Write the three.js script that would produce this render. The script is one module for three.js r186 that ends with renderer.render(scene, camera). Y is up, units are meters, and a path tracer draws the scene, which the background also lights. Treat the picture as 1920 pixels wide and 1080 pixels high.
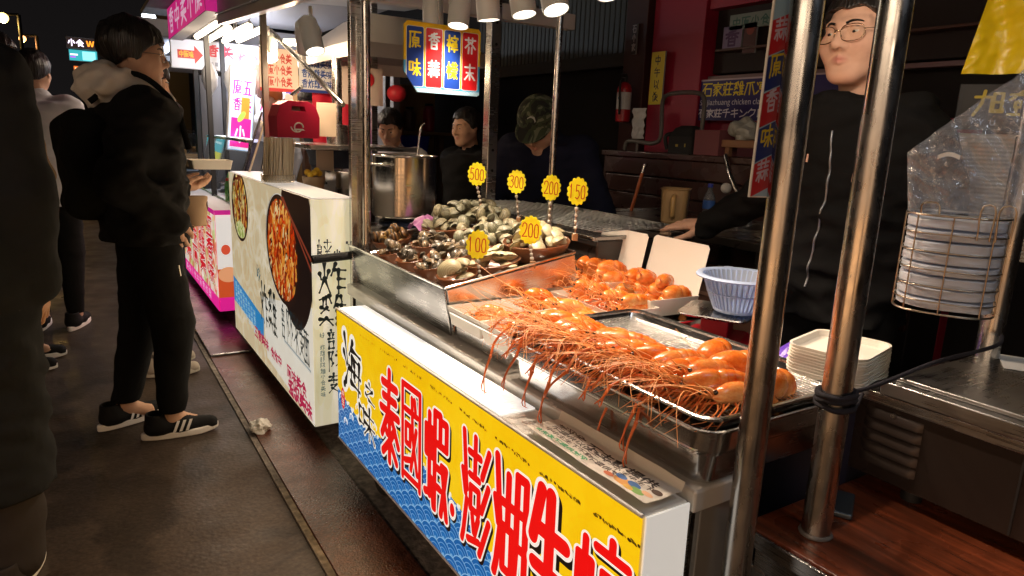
import * as THREE from 'three';
import { mergeGeometries, mergeVertices } from 'three/addons/utils/BufferGeometryUtils.js';
import { RoundedBoxGeometry } from 'three/addons/geometries/RoundedBoxGeometry.js';
import { RectAreaLightUniformsLib } from 'three/addons/lights/RectAreaLightUniformsLib.js';
import { ImprovedNoise } from 'three/addons/math/ImprovedNoise.js';

// ---------------------------------------------------------------- camera, sky, exposure
const D2R = Math.PI / 180;
const scene = new THREE.Scene();
const camera = new THREE.PerspectiveCamera(45.75, 16 / 9, 0.05, 200);
camera.position.set(0, 1.3, 0);
camera.rotation.order = 'YXZ';
camera.rotation.set(-12.507 * D2R, -32.669 * D2R, 2.401 * D2R);
camera.updateMatrixWorld();
const renderer = new THREE.WebGLRenderer({ antialias: true });
renderer.setSize(1024, 576);
renderer.toneMapping = THREE.LinearToneMapping;
renderer.toneMappingExposure = 1.3;
renderer.shadowMap.enabled = true;
RectAreaLightUniformsLib.init();
{ // night sky over a lit city: almost black, a little warmer near the horizon
  const w = 64, h = 32, d = new Float32Array(w * h * 4);
  for (let y = 0; y < h; y++) for (let x = 0; x < w; x++) {
    const e = Math.max(0, (y + 0.5) / h * 2 - 1), i = (y * w + x) * 4, k = 0.0022 + 0.0038 * Math.exp(-e * 5);
    d[i] = k * 1.1; d[i + 1] = k * 0.95; d[i + 2] = k * 0.95; d[i + 3] = 1;
  }
  const t = new THREE.DataTexture(d, w, h, THREE.RGBAFormat, THREE.FloatType);
  t.mapping = THREE.EquirectangularReflectionMapping; t.magFilter = THREE.LinearFilter; t.needsUpdate = true;
  scene.background = t; scene.environment = t;
}
{ // faint moon through the city haze
  const moon = new THREE.DirectionalLight(0xdfe6ff, 0.004);
  moon.name = 'moon_light'; moon.position.set(-6, 9, 4); moon.castShadow = true; moon.shadow.radius = 8;
  Object.assign(moon.shadow.camera, { left: -12, right: 12, top: 12, bottom: -12, far: 60 });
  scene.add(moon);
}
// ---------------------------------------------------------------- helpers
let seedN = 7;
function rnd() { seedN = (seedN + 0x6d2b79f5) | 0; let t = Math.imul(seedN ^ (seedN >>> 15), 1 | seedN); t = (t + Math.imul(t ^ (t >>> 7), 61 | t)) ^ t; return ((t ^ (t >>> 14)) >>> 0) / 4294967296; }
const rr = (a, b) => a + (b - a) * rnd(), V = (x, y, z) => new THREE.Vector3(x, y, z), clamp = THREE.MathUtils.clamp, lerp = THREE.MathUtils.lerp, sstep = THREE.MathUtils.smoothstep;
const noiser = new ImprovedNoise(), nz = (x, y, z = 0.5) => noiser.noise(x, y, z);
const fbm = (x, y, z = 0.5, o = 4) => { let s = 0, a = 0.5; for (let i = 0; i < o; i++) { s += a * nz(x, y, z); x *= 2.03; y *= 2.03; z = z * 2.03 + 7.1; a *= 0.5; } return s; };
const used = {};
function numbered(n) { const k = used[n] = (used[n] ?? -1) + 1; return k ? n + '_' + String(k).padStart(3, '0') : n; }
function tag(o, label, category, group, kind) { o.userData = {}; if (label) o.userData.label = label; if (category) o.userData.category = category; if (group) o.userData.group = group; if (kind) o.userData.kind = kind; return o; }
function thing(name, label, category, pos = [0, 0, 0], turn = 0, group) {
  const o = new THREE.Group(); o.name = numbered(name); o.position.set(...pos); o.rotation.y = turn; tag(o, label, category, group); scene.add(o); return o;
}
function mesh(name, geo, mat, parent = scene) {
  const m = new THREE.Mesh(Array.isArray(geo) ? merge(geo) : geo, mat); m.name = parent === scene ? numbered(name) : name; m.castShadow = m.receiveShadow = true; parent.add(m); return m;
}
function solo(name, geo, mat, label, category, pos, group, rot) { const m = mesh(name, geo, mat); if (pos) m.position.set(...pos); if (rot) m.rotation.set(...rot); return tag(m, label, category, group); }
function struct(name, geo, mat) { const m = mesh(name, geo, mat); return tag(m, null, null, null, 'structure'); }
function dup(o, label, pos, rot) { const c = o.clone(); c.name = numbered(o.name.replace(/_\d{3}$/, '')); c.userData = { ...o.userData }; if (label) c.userData.label = label; if (pos) c.position.set(...pos); if (rot) c.rotation.set(...rot); scene.add(c); return c; }
function merge(list) {
  list = list.map((g) => { let q = g.index ? g.toNonIndexed() : g; for (const k of Object.keys(q.attributes)) if (!['position', 'normal', 'uv'].includes(k)) q.deleteAttribute(k); if (!q.attributes.uv) q.setAttribute('uv', new THREE.BufferAttribute(new Float32Array(q.attributes.position.count * 2), 2)); return q; });
  return mergeGeometries(list);
}
// uv in metres from the dominant axis of each face
function metric(g, s = 1) {
  if (g.index) g = g.toNonIndexed();
  const p = g.attributes.position, n = g.attributes.normal, uv = new Float32Array(p.count * 2);
  for (let i = 0; i < p.count; i += 3) {
    let ax = 0, ay = 0, az = 0; for (let k = 0; k < 3; k++) { ax += n.getX(i + k); ay += n.getY(i + k); az += n.getZ(i + k); }
    ax = Math.abs(ax); ay = Math.abs(ay); az = Math.abs(az);
    for (let k = 0; k < 3; k++) {
      const j = i + k, x = p.getX(j), y = p.getY(j), z = p.getZ(j);
      const [u, v] = ax >= ay && ax >= az ? [z, y] : ay >= az ? [x, z] : [x, y];
      uv[j * 2] = u / s; uv[j * 2 + 1] = v / s;
    }
  }
  g.setAttribute('uv', new THREE.BufferAttribute(uv, 2)); return g;
}
const at = (g, x = 0, y = 0, z = 0, rx = 0, ry = 0, rz = 0) => { g.applyMatrix4(new THREE.Matrix4().compose(V(x, y, z), new THREE.Quaternion().setFromEuler(new THREE.Euler(rx, ry, rz)), V(1, 1, 1))); return g; };
// box given by its extents, edges rounded
function bx(x0, x1, y0, y1, z0, z1, r = 0.004) {
  const w = Math.abs(x1 - x0), h = Math.abs(y1 - y0), d = Math.abs(z1 - z0), q = Math.min(r, w * 0.45, h * 0.45, d * 0.45);
  return metric(at(new RoundedBoxGeometry(w, h, d, 2, q), (x0 + x1) / 2, (y0 + y1) / 2, (z0 + z1) / 2));
}
const cyl = (r0, r1, h, n = 20, open = false) => new THREE.CylinderGeometry(r0, r1, h, n, 1, open);
function rod(a, b, r, n = 12, r2 = r) { // cylinder from a to b
  a = V(...a); b = V(...b); const d = b.clone().sub(a), g = new THREE.CylinderGeometry(r2, r, d.length(), n, 1);
  g.applyQuaternion(new THREE.Quaternion().setFromUnitVectors(V(0, 1, 0), d.clone().normalize())); const c = a.add(b).multiplyScalar(0.5); g.translate(c.x, c.y, c.z); return g;
}
function tube(pts, r, seg = 24, n = 8, closed = false) { return new THREE.TubeGeometry(new THREE.CatmullRomCurve3(pts.map((p) => V(...p)), closed), seg, r, n, closed); }
// tube that tapers along its length
function taper(pts, r0, r1, seg = 16, n = 6) {
  const c = new THREE.CatmullRomCurve3(pts.map((p) => V(...p))), g = new THREE.TubeGeometry(c, seg, 1, n, false), p = g.attributes.position;
  for (let i = 0; i <= seg; i++) { const q = c.getPointAt(i / seg), r = lerp(r0, r1, i / seg); for (let j = 0; j <= n; j++) { const k = i * (n + 1) + j; p.setXYZ(k, q.x + (p.getX(k) - q.x) * r, q.y + (p.getY(k) - q.y) * r, q.z + (p.getZ(k) - q.z) * r); } }
  g.computeVertexNormals(); return g;
}
const lathe = (pts, n = 32) => { const g = new THREE.LatheGeometry(pts.map((p) => new THREE.Vector2(...p)), n); return g; };
function quad(a, b, c, d, uvs = [[0, 0], [1, 0], [1, 1], [0, 1]]) {
  const g = new THREE.BufferGeometry(); g.setAttribute('position', new THREE.Float32BufferAttribute([a, b, c, d].flat(), 3)); g.setAttribute('uv', new THREE.Float32BufferAttribute(uvs.flat(), 2)); g.setIndex([0, 1, 2, 0, 2, 3]); g.computeVertexNormals(); return g;
}
// grid surface from a function (u, v) -> [x, y, z]
function sheet(f, nu = 24, nv = 24, uvf) {
  const p = [], uv = [], ix = [];
  for (let j = 0; j <= nv; j++) for (let i = 0; i <= nu; i++) { p.push(...f(i / nu, j / nv)); uv.push(...(uvf ? uvf(i / nu, j / nv) : [i / nu, j / nv])); }
  for (let j = 0; j < nv; j++) for (let i = 0; i < nu; i++) { const a = j * (nu + 1) + i, b = a + 1, c = a + nu + 1, d = c + 1; ix.push(a, b, d, a, d, c); }
  const g = new THREE.BufferGeometry(); g.setAttribute('position', new THREE.Float32BufferAttribute(p, 3)); g.setAttribute('uv', new THREE.Float32BufferAttribute(uv, 2)); g.setIndex(ix); g.computeVertexNormals(); return g;
}
// closed prism from a 2D outline (x, y), thickness along z, small bevel
function prism(pts, t, bevel = 0.002, holes) {
  const s = new THREE.Shape(pts.map((p) => new THREE.Vector2(...p)));
  if (holes) for (const h of holes) s.holes.push(new THREE.Path(h.map((p) => new THREE.Vector2(...p))));
  const g = new THREE.ExtrudeGeometry(s, { depth: Math.max(0.0005, t - 2 * bevel), bevelEnabled: bevel > 0, bevelThickness: bevel, bevelSize: bevel, bevelOffset: -bevel, bevelSegments: 2, curveSegments: 10 }); g.translate(0, 0, bevel); return g;
}
// ---------------------------------------------------------------- textures
function dataTex(n, f, srgb = false, m = n) { // f(u, v) -> grey or [r, g, b] in 0..1, tiling is the caller's business
  const d = new Uint8Array(n * m * 4);
  for (let y = 0; y < m; y++) for (let x = 0; x < n; x++) { const c = f(x / n, y / m), i = (y * n + x) * 4; for (let k = 0; k < 3; k++) d[i + k] = clamp((Array.isArray(c) ? c[k] : c) * 255, 0, 255); d[i + 3] = 255; }
  const t = new THREE.DataTexture(d, n, m); t.wrapS = t.wrapT = THREE.RepeatWrapping; t.magFilter = THREE.LinearFilter; t.minFilter = THREE.LinearFilter; if (srgb) t.colorSpace = THREE.SRGBColorSpace; t.needsUpdate = true; return t;
}
const tileN = (u, v, k, o = 4, s = 0) => { // tiling fbm on a torus-like blend
  const f = (a, b) => fbm(a * k + s, b * k + s * 1.7, s + 0.37, o);
  return (f(u, v) * (1 - u) * (1 - v) + f(u - 1, v) * u * (1 - v) + f(u, v - 1) * (1 - u) * v + f(u - 1, v - 1) * u * v) / Math.hypot((1 - u) * (1 - v), u * (1 - v), (1 - u) * v, u * v);
};
function canvasTex(w, h, draw) {
  const c = document.createElement('canvas'); c.width = w; c.height = h; const g = c.getContext('2d'); draw(g, w, h);
  const t = new THREE.CanvasTexture(c); t.colorSpace = THREE.SRGBColorSpace; t.magFilter = THREE.LinearFilter; return t;
}
const rep = (t, x, y = x) => { const c = t.clone(); c.repeat.set(x, y); c.needsUpdate = true; return c; };
const T = {
  brush: dataTex(256, (u, v) => 0.5 + 0.5 * tileN(u, v * 1, 3, 3, 2) + 0.22 * nz(u * 4, Math.round(v * 256) * 1.31, 3)),
  smudge: dataTex(256, (u, v) => 0.52 + 0.55 * tileN(u, v, 5, 5, 4)),
  grain: dataTex(256, (u, v) => 0.5 + 0.6 * tileN(u, v, 40, 3, 9)),
  cloth: dataTex(128, (u, v) => 0.5 + 0.25 * Math.sin(u * 128 * 0.785) * Math.sin(v * 128 * 0.785) + 0.3 * tileN(u, v, 24, 2, 3)),
  asphalt: dataTex(512, (u, v) => { const g = tileN(u, v, 90, 2, 1), l = tileN(u, v, 5, 4, 6); const k = 0.27 + 0.2 * g + 0.14 * l; return [k * 1.0, k * 0.94, k * 0.88]; }, true),
  road: dataTex(1024, (u, v) => { const g = 0.6 * nz(u * 620, v * 620, 1) + 0.5 * nz(u * 300, v * 300, 2), l = tileN(u, v, 6, 5, 6), s = tileN(u, v, 22, 3, 11), w = sstep(tileN(u, v, 9, 4, 15), 0.12, 0.2), c = sstep(0.012 - Math.abs(tileN(u, v, 4, 3, 21)), 0, 0.01) * 0.4; let k = 0.235 + 0.07 * g + 0.1 * l + 0.05 * s - 0.05 * w - 0.1 * c; return [k * 1.08, k * 0.92, k * 0.8]; }, true),
  hair: dataTex(256, (u, v) => 0.5 + 0.45 * nz(u * 90, v * 5, 2) + 0.3 * nz(u * 45, v * 3, 7) + 0.2 * nz(u * 128, v * 12, 4)),
  asphaltB: dataTex(512, (u, v) => 0.5 + 0.7 * tileN(u, v, 90, 2, 1) + 0.2 * tileN(u, v, 20, 2, 3)),
};
const std = (o) => new THREE.MeshStandardMaterial(o), phy = (o) => new THREE.MeshPhysicalMaterial(o);
const lin = (r, g, b) => new THREE.Color().setRGB(r, g, b);
const steelOf = (c, r, rx = 2, ry = 2) => { const m = std({ color: lin(c, c * 0.985, c * 0.96), metalness: 1, roughness: r, roughnessMap: rep(T.brush, rx, ry), bumpMap: rep(T.brush, rx, ry), bumpScale: 0.00012 }); m.roughness = r * 1.7; return m; };
const M = {
  steel: steelOf(0.56, 0.3), tray: steelOf(0.6, 0.26, 3, 3), pole: std({ color: lin(0.5, 0.485, 0.46), metalness: 1, roughness: 0.52, roughnessMap: rep(T.smudge, 1, 4) }), darkSteel: steelOf(0.32, 0.34), pot: steelOf(0.6, 0.24, 2, 2),
  white: std({ color: lin(0.72, 0.71, 0.68), roughness: 0.5 }), paperWhite: std({ color: lin(0.74, 0.72, 0.66), roughness: 0.85, bumpMap: rep(T.grain, 4), bumpScale: 0.0003 }),
  card: std({ color: lin(0.78, 0.74, 0.66), roughness: 0.7, bumpMap: rep(T.grain, 3), bumpScale: 0.0003 }),
  black: std({ color: lin(0.012, 0.012, 0.013), roughness: 0.6 }), rubber: std({ color: lin(0.018, 0.018, 0.018), roughness: 0.8 }),
  darkPaint: std({ color: lin(0.03, 0.026, 0.024), roughness: 0.55, roughnessMap: T.smudge }),
  bluePl: phy({ color: lin(0.5, 0.62, 0.86), roughness: 0.35, transmission: 0.25, thickness: 0 }),
  redPl: std({ color: lin(0.42, 0.01, 0.02), roughness: 0.35 }), pinkPl: std({ color: lin(0.75, 0.06, 0.33), roughness: 0.4 }),
  clearGlass: phy({ color: lin(0.96, 0.98, 0.97), roughness: 0.04, transmission: 1, thickness: 0 }),
};
const cm = (r, g, b, rough = 0.6, extra = {}) => std({ color: lin(r, g, b), roughness: rough, ...extra });
const glow = (r, g, b, k = 1, base = 0.6) => std({ color: lin(base, base, base), emissive: lin(r, g, b), emissiveIntensity: k, roughness: 0.5 });
// area light just in front of a glowing face: centre, direction it shines, size
function areaLight(name, pos, dir, w, h, color, k, up = V(0, 1, 0)) {
  const l = new THREE.RectAreaLight(color, k, w, h); l.name = numbered(name); l.position.set(...pos);
  l.up.copy(up); l.lookAt(pos[0] + dir[0], pos[1] + dir[1], pos[2] + dir[2]); scene.add(l); return l;
}
// ---------------------------------------------------------------- distance fields -> meshes (surface nets)
const smin = (a, b, k) => { const h = Math.max(k - Math.abs(a - b), 0) / k; return Math.min(a, b) - h * h * k * 0.25; };
const smax = (a, b, k) => -smin(-a, -b, k);
function cap(x, y, z, a, b, ra, rb) { // tapered capsule
  const dx = b[0] - a[0], dy = b[1] - a[1], dz = b[2] - a[2], l = dx * dx + dy * dy + dz * dz || 1e-9; let t = ((x - a[0]) * dx + (y - a[1]) * dy + (z - a[2]) * dz) / l; t = t < 0 ? 0 : t > 1 ? 1 : t;
  const ex = x - a[0] - dx * t, ey = y - a[1] - dy * t, ez = z - a[2] - dz * t; return Math.sqrt(ex * ex + ey * ey + ez * ez) - ra - (rb - ra) * t;
}
function ell(x, y, z, c, r) { const ex = (x - c[0]) / r[0], ey = (y - c[1]) / r[1], ez = (z - c[2]) / r[2], k = Math.sqrt(ex * ex + ey * ey + ez * ez); return (k - 1) * Math.min(r[0], r[1], r[2]) * (k > 1 ? 1 : 1); }
const sph = (x, y, z, c, r) => Math.hypot(x - c[0], y - c[1], z - c[2]) - r;
function nets(f, lo, hi, cell) {
  const n = [0, 1, 2].map((i) => Math.ceil((hi[i] - lo[i]) / cell) + 1), [nx, ny, nzc] = n, val = new Float32Array(nx * ny * nzc), id = new Int32Array(nx * ny * nzc).fill(-1), sy = nx, sz = nx * ny;
  for (let k = 0, i = 0; k < nzc; k++) for (let j = 0; j < ny; j++) for (let m = 0; m < nx; m++, i++) val[i] = f(lo[0] + m * cell, lo[1] + j * cell, lo[2] + k * cell);
  const pos = [], ix = [], off = [0, 1, sy, sy + 1, sz, sz + 1, sz + sy, sz + sy + 1], ed = [[0, 1], [2, 3], [4, 5], [6, 7], [0, 2], [1, 3], [4, 6], [5, 7], [0, 4], [1, 5], [2, 6], [3, 7]];
  for (let k = 0; k < nzc - 1; k++) for (let j = 0; j < ny - 1; j++) for (let m = 0; m < nx - 1; m++) {
    const b = k * sz + j * sy + m; let mask = 0; for (let c = 0; c < 8; c++) if (val[b + off[c]] < 0) mask |= 1 << c; if (!mask || mask === 255) continue;
    let x = 0, y = 0, z = 0, q = 0;
    for (const [a, c] of ed) { const va = val[b + off[a]], vc = val[b + off[c]]; if ((va < 0) === (vc < 0)) continue; const t = va / (va - vc); x += (a & 1) + ((c & 1) - (a & 1)) * t; y += (a >> 1 & 1) + ((c >> 1 & 1) - (a >> 1 & 1)) * t; z += (a >> 2) + ((c >> 2) - (a >> 2)) * t; q++; }
    id[b] = pos.length / 3; pos.push(lo[0] + (m + x / q) * cell, lo[1] + (j + y / q) * cell, lo[2] + (k + z / q) * cell);
  }
  for (let k = 1; k < nzc - 1; k++) for (let j = 1; j < ny - 1; j++) for (let m = 1; m < nx - 1; m++) {
    const b = k * sz + j * sy + m, v = val[b];
    for (const [s, p, r] of [[1, sy, sz], [sy, sz, 1], [sz, 1, sy]]) {
      const w = val[b + s]; if ((v < 0) === (w < 0)) continue;
      const a0 = id[b - p - r], a1 = id[b - r], a2 = id[b], a3 = id[b - p]; if (a0 < 0 || a1 < 0 || a2 < 0 || a3 < 0) continue;
      if (v < 0) ix.push(a0, a1, a2, a0, a2, a3); else ix.push(a0, a2, a1, a0, a3, a2);
    }
  }
  const g = new THREE.BufferGeometry(); g.setAttribute('position', new THREE.Float32BufferAttribute(pos, 3)); g.setIndex(ix); g.computeVertexNormals();
  return g;
}
// ---------------------------------------------------------------- lettering drawn stroke by stroke (a..u = 0..20, y down)
const GC = {
  wat: 'eark bhnl cuissm', tre: 'agug kaku kgan kgun', sun: 'aaau aauauu akuk auuu', mou: 'aaau aauauu auuu', gra: 'akuk gagu oaou',
  zhu: 'gaai fgfu maoe fgug fksk fpsp ftut ngnt', bug: 'cdsdsjcjcd kaks assr pouu', ear: 'babu bapaihpmkp', fir: 'bhel sfok kakkau kkuu',
  mei: 'gaag edud fgdq fgsgqu dqtq alul jikk jmko', wui: 'cfsf alul kaku klat klut', jia: 'aaau aajajgag aljl apjp mbtbtgmg mktklu nluu',
  pen: 'adld gagh bhkh cjkjkncncj eogr kohr atls tbng thnm unmu', guu: 'agug kakk clslsucucl', yue: 'dadmau dasasu dgsg dmsm',
  hao: 'kakc acuc ffpfpififf alaj ajujum dmrm kmgp knmqku moas lpuu', nin: 'kakc adae adudue dgch ghoi pgqh dkrk dkdo rkro hkho nkno boso arur krku',
  men: 'adud gagf oaof ahaj ahuhuj fkpk cnsn jnbr knku joat louu', zha: 'gaai eeue keku kktk kqtq',
  xii: 'qaad gcfh kbkg oasf licm ciok aquq kpau kpuu', bul: 'fagc adld cfdi jfii ajlj bmkmktbtbm', dui: 'dagd qamd aeue jgmlku kkap rhml llut',
  mai: 'bdrd kakk ahuh kddh khri fmqmau gpuu', mia: 'abub kbif afauuuufaf hfhu nfnu hknk hpnp', gan: 'agkg fafg bimimobobi blml aqlq fouu',
  wei2: 'adud jaku aijo uiau eoqo', shi2: 'bdrd dbkb fdfh', xin: 'kaku cgsg',
};
// a glyph: strokes over the full box, and components placed in boxes x0 y0 x1 y1
const GD = {
  海: [['wat', 0, 0, 6, 20], ['mei', 7, 0, 20, 20]], 之: 'jald cgqgdq bpituu', 味: [['mou', 0, 4, 6, 14], ['wui', 7, 0, 20, 20]], 末: 'aeue dlrl kaku klau kluu',
  泰: 'cdsd dgrg ajuj kajjbp ljup klku fnho ctjq qmlp kpst', 國: 'aaau aauauu atut dfrf eijijmemei dqkp lcmkrr qikr ocpe', 蝦: [['bug', 0, 2, 8, 20], ['jia', 9, 1, 20, 20]],
  澎: [['wat', 0, 0, 4, 20], ['pen', 5, 0, 20, 20]], 湖: [['wat', 0, 0, 4, 20], ['guu', 5, 2, 12, 18], ['yue', 13, 1, 20, 20]], 生: 'fabi dgsg kaku cmsm auuu', 蠔: [['bug', 0, 2, 7, 20], ['hao', 8, 0, 20, 20]],
  原: 'abub bbbmau jdii giqiqogogi glql lolt hqft prts', 香: 'pafc aeue kakj kebj ketj fkpkptftfk fopo', 蒜: [['gra', 0, 0, 20, 6], 'bhih aljl flfu doas hnjr mhth llul qlqu onls snur'], 檸: [['tre', 0, 0, 7, 20], ['nin', 8, 0, 20, 20]],
  檬: [['tre', 0, 0, 7, 20], ['men', 8, 0, 20, 20]], 芥: [['gra', 0, 0, 20, 6], 'kgan kguo hmgu nmnu'], 炸: [['fir', 0, 0, 8, 20], ['zha', 9, 0, 20, 20]], 雞: [['xii', 0, 0, 10, 20], ['zhu', 11, 0, 20, 20]],
  部: ['bul', ['ear', 13, 0, 20, 20]], 隊: [['ear', 0, 0, 6, 20], ['dui', 8, 0, 20, 20]], 麵: [['mai', 0, 0, 10, 20], ['mia', 11, 2, 20, 20]], 韓: [['gan', 0, 0, 9, 20], ['wei2', 10, 0, 20, 20]],
  石: 'abub jbam fjtjtufufj', 家: 'kakc adae adudue dgrg jgcl iikoju kkcp kncu rilm lmut', 莊: [['gra', 0, 0, 20, 5], 'fgfu bgbl fmbm fmau hlul nhnt itst'], 爪: 'scdd efau kdku ofuu', 凍: ['bddg atfp', 'fdud ngnu mamu gjtj', 'hgsgsmhmhg'],
  中: 'kaku bfsfsnbnbf', 午: 'gaag eftf alul keku', 以: 'dbdq dqkm kdmg sbqkju potu', 後: ['dafe gcak ckcu', 'mafgngjl qgsk jlsl mkgr ilrlgu kouu'], 旭: 'gafkau afmfmrurup nctctqnqnc njtj', 登: 'adid iaah cddf tbnf lans ougi ejpjpnenej fofr omor atut gihi',
  小: 'kaku eebm pesl', 下: 'abub kbku kipm', 不: 'abub kbal kiku kluo', 主: 'kakc bese kfku dlrl auuu', 動: 'jbad adkd cgigimcmcg fbfu bpjp aukt mgsgqtpt phku', 提: 'afhf eaetcr aphm jatathjhja jdtd ilul nlnt nptp knhu hrut', 供: 'fcam dgdu hgug kakm qaqm hmum lpiu qpuu',
  超: 'bejd gakk ajlj gkgs gnln ektu ctuu kbtbsj obkj lllsrsrlll', 級: 'facg cgij icaj dodu hngs aphu lbtbokrkls jcju mmuu', 美: 'fahd oamd bese cise alul kdkl anun klau koau kouu', 五: 'bbtb jbgt dkpkpt atut', 塑: 'dafd paud aele bhsh gegn klul klkt atut', 膠: 'bamu aamamu clhl nbji pbuj ojju', 袋: 'facd cbcg haqg mamc ahuh kcoh akuk kkau eott',
  チ: 'pacd aiui lcliju', キ: 'cfsd bnsl jalu', ン: 'cdhi ctmqui', ク: 'iaaj gdsdpmeu', ロ: 'ccscstctcc', ー: 'bktk', ス: 'cdqdjnat kmtu', 旬: 'fabi dfsfsupt dkmkmpdp', 食: 'kaak katk ehoh gkpkpqgq gkgu kqtu', 飲: 'gaah gdlh cjjjjq cjcu kqmu ndfl ngug pjju pouu',
};
const DG = { 0: 'kaecbkesktqsskqcka', 1: 'gekakt', 2: 'bfdbkarcsgmnbttt', 3: 'ccjarcqhiiqlspmtjubs', 5: 'rbeadjlipkspmtjubs' };
Object.assign(GD, DG);
function glyphStrokes(ch) {
  const d = GD[ch]; if (!d) return [];
  const out = [], add = (s, x0, y0, x1, y1) => { for (const st of s.split(' ')) { const p = []; for (let i = 0; i + 1 < st.length; i += 2) p.push([(x0 + (st.charCodeAt(i) - 97) / 20 * (x1 - x0)) / 20, (y0 + (st.charCodeAt(i + 1) - 97) / 20 * (y1 - y0)) / 20]); if (p.length > 1) out.push(p); } };
  for (const e of Array.isArray(d) ? d : [d]) if (Array.isArray(e)) add(GC[e[0]], ...e.slice(1)); else add(GC[e] ?? e, 0, 0, GC[e] ? 11 : 20, 20);
  return out;
}
function drawGlyph(g, ch, x, y, w, h, width, color, opt = {}) { // opt.brush: stroke swells and tapers; opt.skew
  g.strokeStyle = color; g.fillStyle = color; g.lineCap = 'round'; g.lineJoin = 'round';
  for (const s of glyphStrokes(ch)) {
    const P = s.map(([a, b]) => [x + a * w + (opt.dx ?? 0), y + b * h + (opt.skew ?? 0) * a * h + (opt.dy ?? 0)]);
    if (!opt.brush) { g.lineWidth = width; g.beginPath(); P.forEach((p, i) => (i ? g.lineTo(...p) : g.moveTo(...p))); g.stroke(); continue; }
    for (let i = 0; i + 1 < P.length; i++) for (let k = 0, n = 16; k <= n; k++) { const t = k / n, r = width * 0.5 * (1.15 - 0.75 * Math.sin(t * 2.2)) * (opt.fat ?? 1); g.beginPath(); g.arc(lerp(P[i][0], P[i + 1][0], t), lerp(P[i][1], P[i + 1][1], t), Math.max(r, width * 0.16), 0, 7); g.fill(); }
  }
}
function drawText(g, text, x, y, w, h, gap, width, color, opt = {}) { // vertical: opt.down
  [...text].forEach((c, i) => drawGlyph(g, c, x + (opt.down ? 0 : i * (w + gap)), y + (opt.down ? i * (h + gap) : 0), w, h, width, color, opt));
}
function outlined(g, ch, x, y, w, h, width, fill, rim, shade) {
  const o = width * 0.34, R = 1.52;
  drawGlyph(g, ch, x + o * 1.0, y + o * 0.9, w, h, width * R, shade); drawGlyph(g, ch, x, y, w, h, width * R, rim); drawGlyph(g, ch, x, y, w, h, width, fill);
}
// ---------------------------------------------------------------- ground
M.asphalt = phy({ specularIntensity: 0.3, map: rep(T.road, 1 / 5), color: lin(1, 1, 1), roughness: 0.95, roughnessMap: rep(T.smudge, 0.8), bumpMap: rep(T.asphaltB, 1 / 1.1), bumpScale: 0.0012 });
M.pave = std({ map: rep(T.asphalt, 1 / 0.7), color: lin(2.1, 0.85, 0.6), roughness: 0.6, roughnessMap: rep(T.smudge, 1.3), bumpMap: rep(T.asphaltB, 1 / 0.5), bumpScale: 0.002 });
M.conc = std({ map: rep(T.asphalt, 1 / 1.9), color: lin(3.2, 3.0, 2.8), roughness: 0.8, bumpMap: rep(T.asphaltB, 1 / 0.8), bumpScale: 0.002 });
struct('road', metric(new THREE.PlaneGeometry(80, 90).rotateX(-Math.PI / 2).translate(-39.44, 0, -25)), M.asphalt);
struct('pavement', metric(new THREE.PlaneGeometry(40, 90).rotateX(-Math.PI / 2).translate(20.79, 0.0, -25)), M.conc);
struct('kerb', [bx(0.56, 0.79, -0.1, 0.012, -4.0, 5, 0.002)], M.pave);
struct('kerb_edge', [bx(0.535, 0.5597, -0.1, 0.007, -30, 5, 0.002)], M.conc);
{
  const t = thing('ramp_plate', 'grey metal ramp plate on the kerb with a wet shining near edge', 'ramp plate', [0, 0, 0]);
  mesh('plate', bx(0.56, 0.79, -0.1, 0.022, -12, -4.0, 0.006), std({ color: lin(0.085, 0.07, 0.075), roughness: 0.55, roughnessMap: rep(T.smudge, 1), bumpMap: rep(T.smudge, 2), bumpScale: 0.004 }), t);
  mesh('worn_edge', sheet((u, v) => [0.575 + u * 0.2, 0.023 + 0.004 * Math.sin(v * 3.1), -4.006 + 0.012 * v + 0.012 * nz(u * 6, 1)], 24, 3), std({ color: lin(0.5, 0.5, 0.52), metalness: 1, roughness: 0.22 }), t);
}
{ // crumpled tissue
  const g = new THREE.IcosahedronGeometry(0.036, 4), p = g.attributes.position;
  for (let i = 0; i < p.count; i++) { const x = p.getX(i), y = p.getY(i), z = p.getZ(i), k = 1 + 0.55 * nz(x * 45, y * 45, z * 45) + 0.35 * Math.abs(nz(x * 90, y * 90 + 4, z * 90)); p.setXYZ(i, x * k * 1.05, Math.max(-0.02, y * k * 0.75), z * k * 1.15); }
  g.computeVertexNormals(); solo('crumpled_tissue', g, M.paperWhite, 'crumpled white tissue lying on the kerb edge beside the dark road', 'tissue', [0.585, 0.03, -2.89]);
}
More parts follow.
